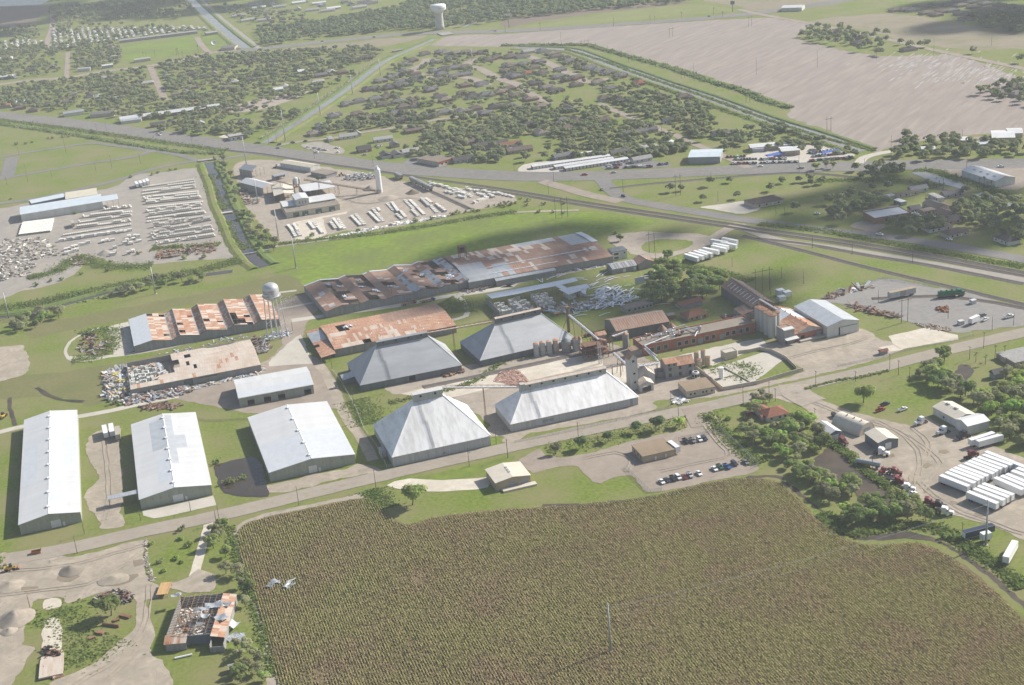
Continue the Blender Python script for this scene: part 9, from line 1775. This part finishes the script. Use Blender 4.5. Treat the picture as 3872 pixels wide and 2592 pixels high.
tree_mass('roadside_trees','dark trees shading the houses, halls and strips along the highway',[(scatter(cR,[(620,380),(900,330),(1100,380),(1150,430),(950,470),(640,540),(600,470)],22,9,15)+scatter(cR,[(1720,450),(2000,380),(2280,420),(2343,480),(2343,760),(2250,720),(2000,640),(1800,590)],34,10,16)+scatter(cR,[(1110,600),(1400,570),(1600,580),(1620,660),(1450,650),(1380,700),(1200,660)],12,9,17)+[P(cR(x,y))for x,y in((310,480),(720,580),(1480,260),(1820,320),(1500,600))],.85,1.25),([P(cR(x,y))for x,y in((200,225),(345,215),(450,205),(550,225),(95,290),(855,115),(900,180),(1030,200),(470,240),(1000,285),(1150,275))]+scatter(cR,[(920,100),(1100,80),(1280,110),(1290,160),(1060,160)],12,8,18)+[P(cH(x,y))for x,y in((2012,215),(1840,245),(1500,298),(1580,288),(2080,360),(1780,382))],.7,1.1),(scatter(U3,[(300,340),(420,280),(640,250),(760,250),(1000,290),(1190,350),(1180,420),(1040,440),(850,400),(660,410),(400,370)],40,14,19)+[P(U3(x,y))for x,y in((1250,400),(1330,440),(1420,420),(1480,420),(1890,480),(2310,560),(1040,490),(1080,500),(880,460))],1.0,1.5),(scatter(U3,[(1780,800),(1900,830),(2060,780),(2343,740),(2500,760),(2500,960),(2343,950),(2000,860)],24,14,20)+scatter(U3,[(1170,1330),(1300,1230),(1500,1250),(1700,1210),(1900,1290),(2100,1290),(2343,1300),(2440,1380),(2100,1400),(1700,1420),(1300,1430),(1180,1390)],42,10,21),.95,1.35)],far_leaf,11,30,.62)
tree_mass('far_trees','blurred far trees among the trailer park and new housing',[(g4,.8,1.3)],far_leaf,7,12,1.1)
wd=fillp(d_,[(585,62),(640,62),(740,50),(900,22),(1000,-20),(1300,-40),(1700,-30),(1560,8),(1320,28),(1180,45),(1060,62),(900,72),(760,85),(640,102),(600,108)],2300,12)+fillp(d_,[(560,20),(720,-10),(900,-20),(880,20),(720,48),(610,55)],0,13)
tree_mass('woodland','dense low woodland stretching beyond the far road',[(wd,.75,1.2)],wood_leaf,6,11,1.35)
# the ripening grain crop: plants standing in rows
fieldq=PL(d_,[(548,1214),(600,1188),(760,1154),(830,1141),(868,1154),(903,1192),(940,1200),(1000,1184),(1140,1168),(1300,1158),(1480,1139),(1580,1114),(1680,1098),(1760,1100),(1808,1124),(1848,1167),(1878,1197),(1928,1232),(2000,1248),(2080,1243),(2130,1253),(2198,1292),(2278,1357),(2340,1422),(2416,1522),(2480,1700),(650,1700),(635,1568),(615,1480),(590,1380),(571,1330),(551,1270)])
fa=np.array([(p.x,p.y)for p in smooth_line(fieldq,True,3)]);ua=RA+math.pi/2;U=np.array([math.cos(ua),math.sin(ua)]);V=np.array([-U[1],U[0]]);a_=fa@U;b_=fa@V;rg=np.random.default_rng(8)
bb=np.arange(b_.min(),b_.max(),1.08);bb=bb[rg.random(len(bb))>.008];st_=.5;pl_=[]
fx=fa[:,0];fy=fa[:,1];nx=np.roll(fx,-1);ny=np.roll(fy,-1)
fb=fx*V[0]+fy*V[1];fan=fx*U[0]+fy*U[1];gb=np.roll(fb,-1);gan=np.roll(fan,-1)
for v in bb:
 hit=((fb<=v)&(gb>v))|((gb<=v)&(fb>v));xs=np.sort(fan[hit]+(v-fb[hit])/(gb[hit]-fb[hit])*(gan[hit]-fan[hit]))
 for s0,s1 in zip(xs[::2],xs[1::2]):
  t=np.arange(s0,s1,st_);t=t+rg.uniform(-.2,.2,len(t));pl_.append(np.outer(t,U)+v*V+rg.normal(size=(len(t),2))*.05)
pl_=np.concatenate(pl_);cov=np.array([noise.noise((x*.03,y*.03,4.0))+.6*noise.noise((x*.11,y*.11,7.0))for x,y in pl_]);pl_=pl_[(cov+rg.uniform(-.35,.35,len(pl_)))>-.9]
k_=1;c3=np.repeat(pl_,k_,0)+rg.normal(size=(len(pl_)*k_,2))*.08;P3=np.column_stack([c3,rg.uniform(.12,.85,len(c3))]);N3=rg.normal(size=(len(c3),3))+np.array([0,0,.6])
el=pl_+rg.normal(size=pl_.shape)*.05;n_=len(el);th=rg.normal(size=n_)*.5;hu=np.column_stack([np.tile(U,(n_,1)),rg.normal(size=n_)*.12])*rg.uniform(.4,.75,n_)[:,None];hw_=np.column_stack([np.outer(np.cos(th),V),np.sin(th)])*rg.uniform(.15,.27,n_)[:,None]
c0=np.column_stack([el,rg.uniform(.3,.8,n_)]);ve=np.stack([c0-hu-hw_,c0+hu-hw_,c0+hu+hw_,c0-hu+hw_],1).reshape(-1,3)
Nn=N3/np.linalg.norm(N3,axis=1,keepdims=True);u2=np.cross(Nn,rg.normal(size=Nn.shape));u2 /= np.linalg.norm(u2,axis=1,keepdims=True);s2=rg.uniform(.1,.2,len(c3))[:,None];w2=np.cross(Nn,u2)*s2;u2=u2*s2
vl=np.stack([P3-u2-w2,P3+u2-w2,P3+u2+w2,P3-u2+w2],1).reshape(-1,3)
obj('grain_crop',raw_quads('grain_crop',np.concatenate([ve,vl]),crop_leaf),label='ripening brown and green grain crop standing in close rows',kind='stuff',cat='crop')
# ================================================================ clouds that shade parts of the plain, and the hazy air
cloud_m=mat('cloud',(.9,.9,.9),rough=1.0)
def ico():
 t=(1+5**.5)/2
 v=[Vector(p).normalized()for p in[(-1,t,0),(1,t,0),(-1,-t,0),(1,-t,0),(0,-1,t),(0,1,t),(0,-1,-t),(0,1,-t),(t,0,-1),(t,0,1),(-t,0,-1),(-t,0,1)]]
 f=[(0,11,5),(0,5,1),(0,1,7),(0,7,10),(0,10,11),(1,5,9),(5,11,4),(11,10,2),(10,7,6),(7,1,8),(3,9,4),(3,4,2),(3,2,6),(3,6,8),(3,8,9),(4,9,5),(2,4,11),(6,2,10),(8,6,7),(9,8,1)]
 for _ in range(1):
  mid={};nf=[]
  def m_(a,b):
   k=(min(a,b),max(a,b))
   if k not in mid:mid[k]=len(v);v.append(((v[a]+v[b])/2).normalized())
   return mid[k]
  for a,b,c in f:
   x,y,z=m_(a,b),m_(b,c),m_(c,a);nf+=[(a,x,z),(b,y,x),(c,z,y),(x,y,z)]
  f=nf
 return v,f
ICV,ICF=ico()
ALT=1500.0
def cloud(fn,pts,label,sp_=26.0,fill=1.0,seed=1):
 rg=random.Random(seed);poly=PL(fn,pts)
 x0=min(p.x for p in poly);x1=max(p.x for p in poly);y0=min(p.y for p in poly);y1=max(p.y for p in poly)
 off=SUN*(ALT/SUN.z);mb=MB();x=x0-40
 while x<x1+40:
  y=y0-40
  while y<y1+40:
   p=Vector((x+rg.uniform(-.5,.5)*sp_,y+rg.uniform(-.5,.5)*sp_))
   e=noise.noise((p.x*.012,p.y*.012,seed))*35+noise.noise((p.x*.035,p.y*.035,seed+5))*18
   inside=pip(p+Vector((e,e*.6)),poly)
   if inside and rg.random()<fill:
    r=sp_*rg.uniform(.55,.85)
    h_=rg.uniform(-.6,1.6)*sp_
    c=Vector((p.x,p.y,0))+off+SUN*(h_/SUN.z)
    mb.add([c+Vector((v.x*r*1.1,v.y*r*1.1,v.z*r*.8))for v in ICV],ICF)
   y+=sp_
  x+=sp_
 mb.build('cloud',cloud_m,label=label,kind='stuff',cat='cloud',smooth=True)
cloud(d_,[(660,690),(760,652),(900,612),(1020,575),(1120,535),(1250,520),(1400,498),(1560,492),(1700,470),(1830,440),(1950,425),(2150,425),(2420,440),(2460,610),(2342,588),(2200,560),(2050,545),(1900,535),(1770,552),(1760,610),(1800,655),(1830,700),(1700,735),(1560,735),(1450,722),(1330,745),(1200,760),(1130,745),(1060,720),(960,712),(840,720),(740,722)],'broad low cumulus cloud shading the long warehouse',fill=.36,seed=3)
cloud(d_,[(-200,-60),(90,-60),(330,-60),(700,-60),(660,8),(560,22),(430,40),(300,50),(170,48),(110,30),(95,70),(40,85),(-200,95)],'cumulus cloud shading the far trailer park',sp_=60,fill=.62,seed=8)
cloud(d_,[(2060,22),(2150,8),(2342,-20),(2600,-60),(2700,60),(2560,110),(2400,85),(2300,66),(2180,52),(2100,40)],'cumulus cloud shading the far new housing',sp_=60,fill=.62,seed=11)

HAZE=.000112
hz=bpy.data.materials.new('haze_air');hz.use_nodes=True;hn=hz.node_tree.nodes;hn.clear()
pv=hn.new('ShaderNodeVolumePrincipled');pv.inputs['Color'].default_value=(.92,.96,1.0,1);pv.inputs['Density'].default_value=HAZE;pv.inputs['Anisotropy'].default_value=0.0
ho=hn.new('ShaderNodeOutputMaterial');hz.node_tree.links.new(pv.outputs[0],ho.inputs['Volume'])
MB().box(-9500,9500,-900,16500,-1.5,312).build('haze',hz,kind='stuff',label='thin even haze lying over the whole plain',cat='haze')
